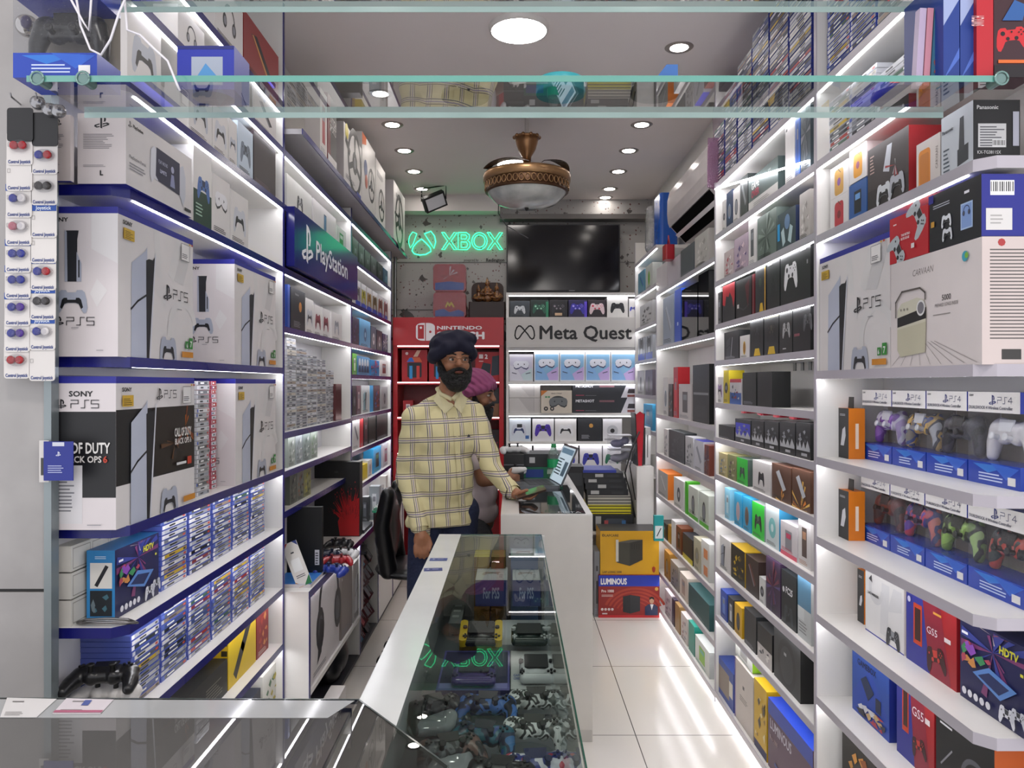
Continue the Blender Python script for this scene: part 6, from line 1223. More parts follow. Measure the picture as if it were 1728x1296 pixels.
fbox(1013, 1112, 4.94, .274, .555, 'cf9c10', lambda f: (f.t('LAPCARE', .08, .87, .055, '3a3020', 'l', .02, maxw=.26), f.ring(.05, .90, .045, .25, '3a3020'), f.t('21', .92, .86, .07, '3a3020', 'c', .02), f.t('LAP LONG 1000', .04, .04, .045, '3a3020', 'l', .02, maxw=.38), f.P([(.88, .16), (.91, .19), (.94, .16), (.935, .08), (.91, .04), (.885, .08)], 'a83a1c'),
    f.P([(.28, .28), (.28, .74), (.52, .80), (.72, .80), (.72, .34), (.50, .20)], '3c3a30'), f.P([(.28, .74), (.52, .80), (.72, .80), (.50, .73)], '55534a'), f.P([(.50, .20), (.50, .73), (.72, .80), (.72, .34)], '2e2c25'), [f.line([(.54+.04*i, .58), (.54+.04*i, .70)], .008, '16150f') for i in range(4)], f.t('SMART', .31, .30, .05, 'c8c4b8', 'l', maxw=.14, ang=-.2)), 'yellow inverter carton stacked on the red and blue one', .25, 'box', 'inverter_box', sbg='c08e10', tbg='3c3a3a')
fbox(1003, 1012, 4.95, 0, .42, '77797c', G('bar', '3a3a3c'), 'narrow grey carton wedged between counter and inverter cartons', .2)
fbox(1000.5, 1007, 4.8, .42, .7, '2ab02c', None, 'bright green thin carton peeking out beside the white counter', .05) if False else None
# bags above the far right unit
t = solid(blob([('l', [((0, 0, .05), .05), ((.01, .02, .2), .055), ((.0, .02, .32), .04)]), ('e', (.04, .05, .2), (.05, .06, .16))], .01, 4), 'plastic_bag', film('grey_wrap', 'c8ccd4', .3), label='clear plastic wrapped bundle on top of the far right shelving', cat='bag'); t.location = (1.01, 5.55, 2.435)
MB().rbox(-.06, -.12, 0, .06, .12, .36, mat('1f56b0', .2), .02).build('blue_carton', label='blue plastic-wrapped carton on top of the far right shelving', cat='box', loc=(1.06, 5.3, 2.432))
t = solid(blob([('l', [((0, 0, .0), .05), ((.0, .15, .04), .06), ((.02, .2, .25), .075), ((.02, .1, .4), .06), ((.02, .0, .3), .05)]), ('e', (.02, .08, .2), (.06, .14, .2))], .015, 4), 'plastic_bag', film('violet_wrap', 'd8c8dc', .35), label='pale violet plastic-wrapped bundle above the air conditioner, near end', cat='bag'); t.location = (1.07, 3.74, 2.69); t.scale = (1, .8, .75)
MB().box(-.002, 0, 0, .004, 1.16, .006, LED).build('led_tube', label='loose light strip slanting across the top shelf of the second right unit', cat='light strip', loc=(.955, 2.47, 2.215)).rotation_euler = (.172, 0, 0)
# ---------------------------------------------------------------- hanging joystick cap cards on the worn board
CAPS = {'r': ('red', 'a82028'), 'b': ('blue', '26308e'), 'w': ('white', 'd8d4d4'), 'p': ('pink', 'b86a78'), 'k': ('dark', '2a2424'), 'v': ('violet', '4a2a8a')}
hooks = MB()
for colx, x0, items in (('outer', 34, (('k-', 182), ('rr', 222), ('--', 266), ('bw', 311), ('pw', 358), ('bb', 404), ('bb', 448), ('bv', 494), ('bv', 538), ('rr', 583))), ('inner', 76, (('k-', 190), ('br', 238), ('kk', 290), ('--', 345), ('--', 388), ('br', 434), ('kk', 484), ('bw', 535), ('--', 587)))):
    for i, (cc, y0) in enumerate(items):
        d = 1.745 - .003*(len(items)-i) ; w = .058; hh = .075
        t = thing('joystick_cap_card', f"{'black-topped' if cc[0] == 'k' and i == 0 else 'white'} hanging card with {'no caps showing' if cc[0] == '-' else CAPS[cc[0]][0] + ' stick caps'}, {ORDN[i].replace('bottom', 'first')} down, {colx} column", 'accessory card', (PX(x0 - i*.6, d), d, PZ(y0, d)-hh))
        mb = MB().rbox(-w/2, -.001, 0, w/2, .001, hh, 'd8d4d0' if i else '1e1e20', .006, 2, 'y'); f = Face(mb, (-w/2, -.0013, 0), (1, 0, 0), (0, 0, 1), w, hh)
        if i: f.t('Control Joystick', .5, .05, .10, '26428a', 'c', .03, maxw=.86); f.line([(.06, .55), (.16, .55), (.16, .66), (.06, .66), (.06, .55)], .012, '8a8684')
        if i in (3, 5, 6, 7): f.r(0, .80, 1, 1, '1c4a9c'); f.t('Joystick', .5, .84, .11, 'e0e8f4', 'c', .03, maxw=.6)
        mb.build('card', t)
        if cc[0] != '-' and i:
            for k, ch in enumerate(cc):
                b_ = MB().lathe([(0, .011), (.007, .012), (.0095, .009), (.0085, .004), (.006, .003), (.006, 0)], m=mat(CAPS[ch][1], .25), n=14).build('stick_cap', t); b_.location = (-.008+.019*k, -.001, .042); b_.rotation_euler = (PI/2, 0, 0)
            m_ = MB().ell((.0015, -.004, .042), (.023, .012, .014), film('blister', 'f2f2f4', .10), 14, 8).build('blister', t)
    MB().tube([(PX(x0, 1.78), 1.782, PZ(176, 1.78)), (PX(x0, 1.73), 1.70, PZ(172, 1.73)), (PX(x0, 1.73), 1.695, PZ(166, 1.73))], .002, mat('8e8e90', .3, .9), 6).build('wall_hook', label=f"thin metal hook above the {colx} column of joystick cards", cat='hook')
for i, (px, py) in enumerate(((58, 170), (78, 182), (93, 184))):
    mb = MB().lathe([(0, .02), (.012, .018), (.016, .006), (.014, 0), (0, 0)], m=mat('9a9a9c', .2, .8), n=18); o = mb.build('round_lock', label=f"{('leftmost','middle','right')[i]} shiny round metal disc hanging above the joystick cards", cat='metal disc', loc=(PX(px, 1.7), 1.72, PZ(py, 1.7)), group=None); o.rotation_euler = (PI/2, 0, 0)
t = thing('gift_card', 'blue voucher card sticking out at the edge of the worn board', 'card', (PX(85, 1.76), 1.765, PZ(810, 1.76)))
mb = MB().box(-.018, -.001, -.002, .05, .001, .088, '1c2a86'); f = Face(mb, (-.018, -.0013, -.002), (1, 0, 0), (0, 0, 1), .068, .09); f.r(.3, .88, .7, .98, 'c8ccd8'); f.ps(.5, .68, .16, 'dfe3f4'); f.lines(.15, .2, .85, .42, 4, 'aab0d8'); mb.build('front_card', t)
MB().box(-.03, .002, -.006, -.008, .0035, .09, 'd0ccc8').box(-.026, .0015, .01, -.012, .002, .05, '3a3a36').build('back_card', t)
# pile of gamepads on the low shelf
gamepad(mat('dedbd8', .3), 'white gamepad under the black one on the lower left shelf', (-1.02, 1.90, .692), (0, 0, .1), '1a1a1c')
gamepad(mat('dedbd8', .3), 'second white gamepad beneath the black ones, lower left shelf', (-1.0, 1.905, .735), (0, 0, -.1), '1a1a1c')
gamepad(mat('121215', .3), 'black gamepad topmost on the piled gamepads at the lower left', (-1.0, 1.88, .785), (.1, 0, .15), '060607', 1.05)
# ---------------------------------------------------------------- glass display shelves across the entrance
GL = glass('shelf_glass', 'eef4f2', .6); GE = mat('5c9c90', .08, 0, 0, 1.)
def glass_shelf(name, lab, x0, x1, y0, y1, z, th=.012):
    t = thing(name, lab, 'glass shelf', ((x0+x1)/2, y0, z)); w = (x1-x0)/2; D = y1-y0
    MB().add([(-w, 0, 0), (w, 0, 0), (w, D, 0), (-w, D, 0)], [(0, 1, 2, 3)], GL).build('pane', t)
    MB().box(-w, -.0012, -th, w, 0, 0, GE).box(-w, D-.001, -th, w, D, 0, mat('b4cdc8', .1)).build('polished_edge', t)
    for x in (-w+.022, w-.002) + ((-w+.11,) if 'lower' in name or True else ()):
        pts = [(x+.0125*math.cos(a), -.004, -.006+.0125*math.sin(a)) for a in [2*PI*i/16 for i in range(17)]]
        MB().tube(pts, .0022, mat('7a9a94', .15, .5), 6).cyl((x, -.003, -.006), (x, .03, -.006), .010, m=mat('6e8a86', .15, .3), cap=True).build('bracket', t)
    return t
glass_shelf('glass_shelf', 'long clear glass shelf with green edge spanning the shop entrance', -.935, .943, 1.48, 1.68, 2.094)
glass_shelf('glass_shelf', 'upper clear glass shelf, only its back edge showing along the top', -.935, .943, 1.48, 1.68, 2.325)
GZ = 2.0945
def pedestal(px, d, r, h, c, lab, c2=None):
    MB().lathe([(0, 0), (r, 0), (r*1.02, .004), (r*1.0, h-.003), (r*.95, h), (0, h)], m=mat(c, .35), n=36).build('display_pedestal', label=lab, cat='pedestal', loc=(PX(px, d), d, GZ))
pedestal(360, 1.60, .042, .022, '7c7c80', 'grey round empty figurine base, leftmost on the glass shelf')
pedestal(785, 1.60, .049, .014, '101214', 'thin black round empty figurine base near the middle of the glass shelf')
pedestal(946, 1.58, .050, .030, '2f9aa4', 'turquoise round empty figurine base on the glass shelf')
t = thing('display_pedestal', 'dark red and black figurine base carrying a blue brick block', 'pedestal', (PX(1105, 1.58), 1.58, GZ))
MB().lathe([(0, 0), (.05, 0), (.05, .012), (.047, .018), (0, .022)], m=mat('1c1a1e', .4), n=30).build('disc', t); MB().lathe([(.0475, .0185), (.03, .024), (0, .025)], m=mat('7a1c24', .4), n=24).build('top_rim', t)
MB().prism([(0, .02), (.045, .02), (.045, .058), (.022, .058), (0, .03)], -.012, .012, mat('2060a8', .4)).build('brick_block', t)
pedestal(1512, 1.6, .048, .012, '20242c', 'dark round empty figurine base, rightmost on the glass shelf')
clearbox('F', 0, 0, .165, 0, .20, mat('121216', .3), 'clear-fronted blue controller box at the left end of the glass shelf', '0a0a0c', 3, .09, ((PX(113, 1.53), 1.535, GZ), 0))
t = fbox(299, 395, 1.55, GZ, GZ+.088, '1f2e9a', lambda f: (f.r(.25, .1, .8, .75, '9aa4b4'), f.P([(.3, .2), (.5, .6), (.7, .3)], '4a8ac0'), f.r(.0, .92, 1, 1, '16206c')), 'blue boxed toy left of the empty grey figurine base', .09)
for i, (xa, xb, c, lab) in enumerate(((1545, 1556, 'b8a8c4', 'first thin lilac sleeve leaning at the right end of the glass shelf'), (1558, 1568, 'c88a9a', 'pink thin sleeve leaning at the right end of the glass shelf'), (1570, 1590, '3a6a84', 'teal and brown case leaning beside the tall blue cartons'))):
    fbox(xa, xb, 1.53, GZ, GZ+.155, c, G('camo', '8a4a4a', c2='2a3a4a') if i == 2 else None, lab, .018).rotation_euler = (0, .06, 0)
for i, (xa, xb) in enumerate(((1592, 1619), (1620.5, 1646))):
    fbox(xa, xb, 1.50, GZ, GZ+.21, '1c3a88', lambda f: (f.P([(.0, .5), (1, .75), (1, .95), (0, .8)], '9aa8d0'), f.P([(0, .0), (1, .3), (1, .2), (0, -.0)], '4a6ac0')), f"{('left','right')[i]} glossy tall dark blue carton at the right end of the glass shelf", .15)
fbox(1648, 1676, 1.49, GZ, GZ+.20, 'b8202c', lambda f: (f.t('SWITCH', .42, .5, .12, 'e4b8b8', 'l', .02, maxw=.6, ang=PI/2, sx=1), f.P([(.3, .8), (.8, .85), (.8, 1), (.3, 1)], 'e8d4d4')), 'slim bright red carton beside the blue cartons on the glass shelf', .08, sbg='8e1822')
fbox(1677, 1745, 1.49, GZ, GZ+.20, '3a1c24', lambda f: (f.padx(.45, .38, .8, 'c8242c', '1c1014', .1), f.r(0, 0, 1, .12, '1a1216'), f.t('GAME CONTROLLER', .1, .13, .05, 'd86a2a', 'l', .03, maxw=.8), f.P([(.2, .55), (.5, .75), (.8, .7), (.7, .55)], '2a5a9a')), 'dark maroon carton with red gamepad at the top right corner', .06)
t = thing('chrome_ball_camera', 'shiny chrome ball fixed at the upper left beside the glass shelf', 'ball camera', (PX(46, 1.62), 1.62, PZ(44, 1.62)))
MB().ell((0, 0, 0), .023, mat('b8b4b0', .08, 1), 24, 16).build('ball', t); MB().cyl((0, .01, 0), (0, .165, 0), .008, m=mat('8a8a8c', .3, .8)).build('stalk', t); MB().ell((.009, -.018, 0), (.012, .008, .014), mat('2a1c4a', .05), 14, 10).build('lens', t)
WC = 'dcdae0'
for k, pts in enumerate(([(128, -8), (132, 40), (148, 80), (170, 92), (190, 70), (206, 24), (216, -8)], [(150, -8), (146, 50), (136, 30), (118, -8)], [(206, -8), (214, 50), (240, 62), (262, 84), (284, 104), (296, 140), (300, 150)])):
    MB().tube([(PX(a, 1.44), 1.44+.01*math.sin(i+k), PZ(b, 1.44)) for i, (a, b) in enumerate(pts)], .0022, WC, 6).build('white_cable', label=f"white cable {('looping down over the clear controller box','hanging straight at the far top left','trailing down to the shelf edge')[k]}", cat='cable')

# ---------------------------------------------------------------- central glass show case
t = thing('glass_show_case', 'long glass-topped show case of handhelds in the middle of the shop', 'show case', (0, 1.05, 0))
A0, A1, Y1, TZ_ = -.263, .106, 1.745, .953
CW2 = mat('c9ccca', .25)
MB().box(A0, 0, 0, A0+.016, Y1, TZ_-.006, CW2).build('left_panel', t); MB().box(A0, Y1-.016, 0, A1+.012, Y1, TZ_-.004, mat('d2d0cb', .3)).build('end_panel', t)
MB().box(A0+.016, 0, 0, A1-.004, Y1-.016, .655, mat('5c6062', .5)).build('plinth_body', t)
MB().box(A0+.016, 0, .655, A1-.006, Y1-.016, .66, mat('787e80', .3)).build('display_floor', t)
MB().box(A0-.001, 0, TZ_-.003, A0+.078, Y1-.002, TZ_+.001, mat('d3d6d4', .12)).build('top_rail', t, 'white strip along the left edge of the top')
CG = glass('case_glass', 'eaf3ef', .8)
MB().add([(A0+.078, 0, TZ_), (A1, 0, TZ_), (A1, Y1, TZ_), (A0+.078, Y1, TZ_)], [(0, 1, 2, 3)], CG).build('glass_top', t)
MB().add([(A1-.004, 0, .655), (A1-.004, Y1, .655), (A1-.004, Y1, TZ_-.006), (A1-.004, 0, TZ_-.006)], [(0, 1, 2, 3)], CG).build('side_pane', t)
MB().box(A1-.001, 0, TZ_-.008, A1+.0015, Y1, TZ_, mat('2c5c4c', .1)).box(A0, Y1-.001, TZ_-.006, A1, Y1+.001, TZ_, mat('8eb0a6', .1)).box(A1-.006, 0, .655, A1-.002, .004, TZ_, GE).build('green_edge', t)
DZ = .661
def casebox(xa, xb, ya, yb, zt, h, bg, fbg, lab, tart=None, art=None, base=None):
    """box lying in the case; ya/yb: far and near rows of its top in the picture, resolved on its real height"""
    dr = EYE-zt; d0, d1 = dr*F/(yb-648), dr*F/(ya-648); x0, x1 = PX(xa, d0), PX(xb, d0)
    carton(x1-x0, d1-d0, h, fbg, art, fbg, None, bg, tart).build('product_box', label=lab, cat='box', loc=((x0+x1)/2, (d0+d1)/2, zt-h))
    return (x0+x1)/2, (d0+d1)/2
def padtop(f): f.r(.05, .06, .95, .94, 'd4d6d6'); f.pad(.5, .5, .62, 'b4a49c', '8a8078'); f.r(.72, .1, .92, .5, 'e2e2e2'); f.lines(.74, .15, .9, .45, 4, '77777a')
for4 = lambda f: (f.t('For PS5', .5, .3, .42, 'a8b8e0', 'c', .03, maxw=.5))
ZB = .80
casebox(802, 856, 957, 979, .86, .085, 'cfd2d2', '2c3f88', 'white-topped blue gamepad box, left of the pair in the show case', padtop, for4)
casebox(865, 912, 957, 979, .86, .085, 'cfd2d2', '2c3f88', 'white-topped blue gamepad box, right of the pair in the show case', padtop, for4)
for i, (xa, xb) in enumerate(((800, 857), (862, 914))): casebox(xa, xb, 972.5, 997.5, .774, .113, '23305c', '1a2344', f"dark blue carton under the {('left','right')[i]} white-topped gamepad box")
casebox(862, 908, 925, 939, .905, .244, 'b8d0c4', '6a86b0', 'tall pale green-topped carton against the far end of the show case', padtop, for4)
casebox(800, 826, 925, 940, .90, .239, 'c8b84c', '8a6a20', 'left yellow-edged carton at the far end of the show case'); casebox(829, 853, 925, 940, .90, .239, 'a88a4c', '7a5a1c', 'right yellow-edged carton at the far end of the show case')
casebox(768, 790, 940, 958, .82, .159, 'b8b49a', '8a8a78', 'pale carton left of the gamepad boxes in the show case'); casebox(757, 778, 968, 1052, .70, .038, '9aa09e', '8a908e', 'grey price strip lying flat in the show case', lambda f: f.lines(.15, .1, .85, .95, 9, 'e0e4e2', 3))
def handheld(px, py, zt, w, dpt, c, c2, lab, sc_='0c0d10', grips=None, rx=.12):
    d = (EYE-zt)*F/(py-648); t = thing('handheld_console', lab, 'handheld console', (PX(px, d), d, zt-.014)); t.rotation_euler = (rx, 0, 0)
    solid(blob([('l', [((-w/2+.02, -dpt/2+.02, 0), .013), ((w/2-.02, -dpt/2+.02, 0), .013), ((w/2-.02, dpt/2-.02, 0), .013), ((-w/2+.02, dpt/2-.02, 0), .013), ((-w/2+.02, -dpt/2+.02, 0), .013)]), ('e', (0, 0, 0), (w/2-.02, dpt/2-.015, .011))], .0035, 3), 'shell', c, t)
    MB().rbox(-w*.30, -dpt*.12, .010, w*.30, dpt*.40, .0145, sc_, .004).build('screen', t)
    for x in (-w*.38, w*.38): MB().cyl((x, dpt*.1, .01), (x, dpt*.1, .019), .0065, m=c2, n=12).build('thumbstick', t)
    MB().box(-w*.42, -dpt*.30, .010, -w*.30, -dpt*.24, .0165, c2).box(-w*.38, -dpt*.36, .010, -w*.34, -dpt*.18, .0165, c2).build('direction_pad', t)
    for a, b in ((0, 1), (0, -1), (1, 0), (-1, 0)): MB().cyl((w*.36+a*.008, -dpt*.27+b*.008, .009), (w*.36+a*.008, -dpt*.27+b*.008, .0165), .0035, m=c2, n=8).build('button', t)
    if grips: 
        for x in (-1, 1): MB().rbox(x*w*.5-(.022 if x > 0 else 0), -dpt*.46, -.008, x*w*.5+(.022 if x < 0 else 0), dpt*.46, .0135, mat(grips, .3), .01).build('side_controller', t)
    return t
casebox(775, 842, 1052, 1088, .735, .074, 'c8a81c', 'a8881a', 'yellow carton under the yellow-gripped handheld')
handheld(812, 1062, .775, .125, .12, mat('1a1b1e', .3), '101113', 'dark handheld with yellow grips on the yellow carton in the show case', '2a2628', 'd8b414', .25)
casebox(846, 930, 1046, 1088, .735, .074, 'cccfce', 'a8acac', 'white carton under the dark green handheld')
handheld(893, 1064, .775, .12, .115, mat('24342f', .3), 'c8ccca', 'dark green and white handheld on a white carton in the show case', '0e1614', None, .2)
casebox(735, 860, 1098, 1165, .725, .064, '5c5a9c', '2a2c5c', 'violet carton with printed edge under the clear purple handheld', lambda f: (f.r(.03, .04, .97, .96, '2c2c50'), f.r(.03, .04, .97, .16, '8a8ac8'), [f.o(.25+.12*i, .1, .05, 'd0d0e8', 8) for i in range(5)]))
handheld(800, 1128, .76, .13, .12, mat('4a3a78', .15), '2c2450', 'clear purple handheld on the violet carton in the show case', '191630', None, .1)
casebox(862, 938, 1098, 1163, .725, .064, 'd0d2d0', 'b4b8b6', 'white carton with blue logo under the white handheld', lambda f: (f.t('GAME', .06, .3, .06, '3a5aa8', 'l', .02, maxw=.2), f.t('CONSOLE', .06, .22, .06, '3a5aa8', 'l', .02, maxw=.2)))
handheld(905, 1120, .762, .105, .14, mat('d4d6d6', .25), '1b1b1e', 'white handheld with black screen at the right side of the show case', '101114', None, .12)
BC = camomat('pad_blue_camo', ['2a4a8a', '16203c', '3a6ab0', '0e1428'], 26); WC_ = camomat('pad_white_camo', ['c4c8c4', '1e2422', 'e0e2e0', '5a605c'], 34); UJ = camomat('pad_red_blue', ['a82034', '1c2c78', 'd0d0d8', 'b83048'], 24); GB = camomat('pad_blue_green', ['2c4a88', '1c5a6a', '14203c', '3a6a9a'], 20)
BK_ = mat('17181b', .3); DKC = camomat('pad_dark_print', ['2a2c2e', '55585a', '17181a', '6a5048'], 30)
for px, py, m, rz, dk, lab in ((735, 1182, BK_, .5, '0c0c0e', 'black gamepad with red line, left side of the show case'), (822, 1178, BC, -.1, '101828', 'blue camouflage gamepad, upper of the two in the show case'), (905, 1170, WC_, .0, '1c201e', 'black and white patterned gamepad, far one of the pair'),
    (815, 1228, GB, -.25, '101828', 'blue-green gamepad in front of the blue camouflage one'), (900, 1218, WC_, -.1, '1c201e', 'black and white patterned gamepad, near one of the pair'), (905, 1278, UJ, .1, '16204c', 'red, white and blue patterned gamepad at the bottom of the picture'), (845, 1290, BK_, -.2, '0a0a0c', 'plain black gamepad beside the red, white and blue one'),
    (760, 1250, DKC, .35, '0c0c0e', 'dark printed gamepad near the chamfered glass corner')):
    zt = .735; d = (EYE-zt)*F/(py-648)
    gamepad(m, lab, (PX(px, d), d, zt-.02), (.35, 0, rz), dk, .93)
for px, py, s_ in ((727, 1215, 1), (745, 1285, 1.15)):
    d = .80*F/(py-648)
    solid(blob([('e', (0, 0, 0), (.05*s_, .045, .022)), ('e', (.03, .02, .005), (.03, .03, .022)), ('e', (-.03, -.02, .0), (.035, .03, .02))], .008, 1), 'wrapped_pack', mat('8a8e90', .12), label=f"crinkled clear-wrapped accessory pack, {'far' if s_ == 1 else 'near'} one at the show case's left", cat='pack').location = (PX(px, d)+.01, d, .69)
for i, (px, py, c) in enumerate(((740, 945, '3a4a86'), (731, 962, '2c3878'))):
    d = .547*F/(py-648); mb = MB().box(-.027, -.017, 0, .027, .017, .001, c); f = Face(mb, (-.027, -.017, .001), (1, 0, 0), (0, 1, 0), .054, .034); f.ps(.22, .5, .2, 'e0e4f4'); f.lines(.45, .3, .9, .7, 3, 'a8b0d8')
    mb.build('voucher_card', label=f"small blue voucher card on the white rim of the show case, {('farther','nearer')[i]} one", cat='card', loc=(PX(px, d), d, .9545), rz=.1*i)

# ---------------------------------------------------------------- front glass counter at the left
FZ = .956
poly = [(-1.45, 1.338), (-.264, 1.326), (-.09, 1.096), (-.09, .5), (-1.45, .5)]
t = thing('glass_counter', 'dark glass-topped counter with cut corner in the left foreground', 'counter', (0, 0, 0))
FG = glass('smoked_glass', 'bdbbb9', 1.3)
MB().add([(x, y, FZ) for x, y in poly[::-1]], [(0, 1, 2, 3, 4)], FG).build('glass_top', t)
mb = MB()
for i in range(3):
    (a, b), (c, d) = poly[i], poly[i+1]; n = Vector((d-b, -(c-a))).normalized()*-.002
    mb.add([(a, b, FZ-.009), (c, d, FZ-.009), (c, d, FZ+.0003), (a, b, FZ+.0003)], [(0, 1, 2, 3)], mat('6a7470', .1)); mb.add([(a, b, FZ+.0004), (c, d, FZ+.0004), (c-n.x, d-.003, FZ+.0004), (a-n.x, b-.003, FZ+.0004)], [(0, 1, 2, 3)], mat('4c5452', .1))
mb.build('polished_edge', t)
MB().prism([(-1.45, 1.252), (-.335, 1.250), (-.17, 1.035), (-.17, .5), (-.105, .5), (-.105, 1.10), (-.27, 1.318), (-1.45, 1.328)][:2] + [(-.300, 1.250), (-.27, 1.318), (-1.45, 1.328)], FZ+.0003, FZ+.0008, mat('a9abab', .08), 'xy').build('back_rail', t)
MB().box(-1.45, 1.30, 0, -.275, 1.318, FZ-.012, INW).box(-.293, .5, 0, -.275, 1.318, FZ-.012, INW).build('case_panel', t)
MB().box(-1.45, .5, .54, -.293, 1.30, .56, mat('8c8682', .4)).build('inner_shelf', t); MB().box(-1.45, .5, 0, -.293, 1.30, .02, mat('6a6664', .4)).build('base_board', t)
carton(.20, .10, .06, '8e2028', None, '7a1c24', None, '9a2630', lambda f: [f.r(.06+.32*i, .2, .30+.32*i, .8, 'd8d4d4') for i in range(3)]).build('product_box', label='red carton with white patches inside the dark glass counter', cat='box', loc=(-.60, .965, .561))
carton(.22, .16, .12, '2a2624', None, '2a2624', None, '35302d').build('product_box', label='dark brown carton standing inside the glass counter beside the red carton', cat='box', loc=(-.40, 1.16, .561))
for i, (pts, lab) in enumerate((([(0, 1212), (62, 1212), (96, 1181), (12, 1179)], 'white printed card at the far left of the dark counter'), ([(88, 1206), (170, 1206), (192, 1182), (112, 1180)], 'white and pink payment card taped right of the plain card'))):
    q = [((FZ-EYE)*-1*F/(b-648), a) for a, b in pts]; vs = [(PX(a, d), d, FZ+.0012) for d, a in q]; c_ = Vector(vs[0])
    mb = MB().add([Vector(v)-c_ for v in vs] + [Vector(v)-c_+Vector((0, 0, .0006)) for v in vs], [(4, 5, 6, 7), (0, 1, 5, 4)], 'd8d6d4' if i == 0 else 'd4ccd0')
    U = (Vector(vs[1])-Vector(vs[0])); V = Vector(vs[3])-Vector(vs[0]); f = Face(mb, (0, 0, .0008), U.normalized(), V.normalized(), U.length, V.length); f.N = Vector((0, 0, 1))
    f.lines(.1, .08, .7, .3, 3, '8a8684'); f.lines(.2, .75, .7, .9, 1, '7a7674')
    if i: f.r(.0, .05, 1, .2, 'b0607a'); f.r(.45, .5, .6, .85, '4a5a9a')
    mb.build('counter_card', label=lab, cat='card', loc=tuple(c_))
# ---------------------------------------------------------------- people
from mathutils.bvhtree import BVHTree
def skinmat(name, h):
    m = bpy.data.materials.new(name); m.use_nodes = True; nt = m.node_tree; b = nt.nodes['Principled BSDF']
    n = nt.nodes.new('ShaderNodeTexNoise'); n.inputs['Scale'].default_value = 30; r = nt.nodes.new('ShaderNodeMix'); r.data_type = 'RGBA'
    c = lin(h); r.inputs[6].default_value = c; r.inputs[7].default_value = (c[0]*.88, c[1]*.80, c[2]*.78, 1)
    nt.links.new(n.outputs['Fac'], r.inputs[0]); nt.links.new(r.outputs[2], b.inputs['Base Color']); b.inputs['Roughness'].default_value = .5
    b.inputs['Subsurface Weight'].default_value = .08; b.inputs['Subsurface Radius'].default_value = (.02, .008, .004); return m
def cloth(name, h, bumpscale=30, strength=.4, rough=.85, wave=None):
    m = bpy.data.materials.new(name); m.use_nodes = True; nt = m.node_tree; b = nt.nodes['Principled BSDF']
    b.inputs['Base Color'].default_value = lin(h); b.inputs['Roughness'].default_value = rough
    tc = nt.nodes.new('ShaderNodeTexCoord'); bp = nt.nodes.new('ShaderNodeBump'); bp.inputs['Strength'].default_value = strength; bp.inputs['Distance'].default_value = .02
    if wave:
        t = nt.nodes.new('ShaderNodeTexWave'); t.inputs['Scale'].default_value = wave; t.inputs['Distortion'].default_value = 2.5; t.bands_direction = 'DIAGONAL'
    else:
        t = nt.nodes.new('ShaderNodeTexNoise'); t.inputs['Scale'].default_value = bumpscale; t.inputs['Detail'].default_value = 2
    nt.links.new(tc.outputs['Object'], t.inputs['Vector']); nt.links.new(t.outputs['Fac'], bp.inputs['Height']); nt.links.new(bp.outputs[0], b.inputs['Normal'])
    return m
def plaid():
    m = cloth('plaid_shirt', 'd6c98e', 9, .55); nt = m.node_tree; b = nt.nodes['Principled BSDF']
    tc = nt.nodes.new('ShaderNodeTexCoord'); mp = nt.nodes.new('ShaderNodeMapping'); mp.inputs['Rotation'].default_value = (0, .04, -.35)
    nt.links.new(tc.outputs['Object'], mp.inputs[0]); sp = nt.nodes.new('ShaderNodeSeparateXYZ'); nt.links.new(mp.outputs[0], sp.inputs[0])
    last = None
    def band(axis, period, off, w, colr, k, prev):
        a = nt.nodes.new('ShaderNodeMath'); a.operation = 'MULTIPLY_ADD'; a.inputs[1].default_value = 1/period; a.inputs[2].default_value = off + 40
        nt.links.new(sp.outputs[axis], a.inputs[0]); f = nt.nodes.new('ShaderNodeMath'); f.operation = 'FRACT'; nt.links.new(a.outputs[0], f.inputs[0])
        l = nt.nodes.new('ShaderNodeMath'); l.operation = 'LESS_THAN'; l.inputs[1].default_value = w; nt.links.new(f.outputs[0], l.inputs[0])
        s = nt.nodes.new('ShaderNodeMath'); s.operation = 'MULTIPLY'; s.inputs[1].default_value = k; nt.links.new(l.outputs[0], s.inputs[0])
        mx = nt.nodes.new('ShaderNodeMix'); mx.data_type = 'RGBA'; nt.links.new(s.outputs[0], mx.inputs[0]); mx.inputs[7].default_value = lin(colr)
        if prev is None: mx.inputs[6].default_value = lin('d3c99a')
        else: nt.links.new(prev, mx.inputs[6])
        return mx.outputs[2]
    for ax, per in ((0, .078), (2, .088)):
        last = band(ax, per, .03, .34, 'e0d8b8', .5, last)
        last = band(ax, per, 0, .05, '2c2a4c', .85, last); last = band(ax, per, -.11, .07, '7a6c98', .75, last); last = band(ax, per, -.24, .05, '4a3a34', .8, last)
    nt.links.new(last, b.inputs['Base Color']); return m
HAIR = cloth('beard_hair', '0b0908', 120, .9, .6); 
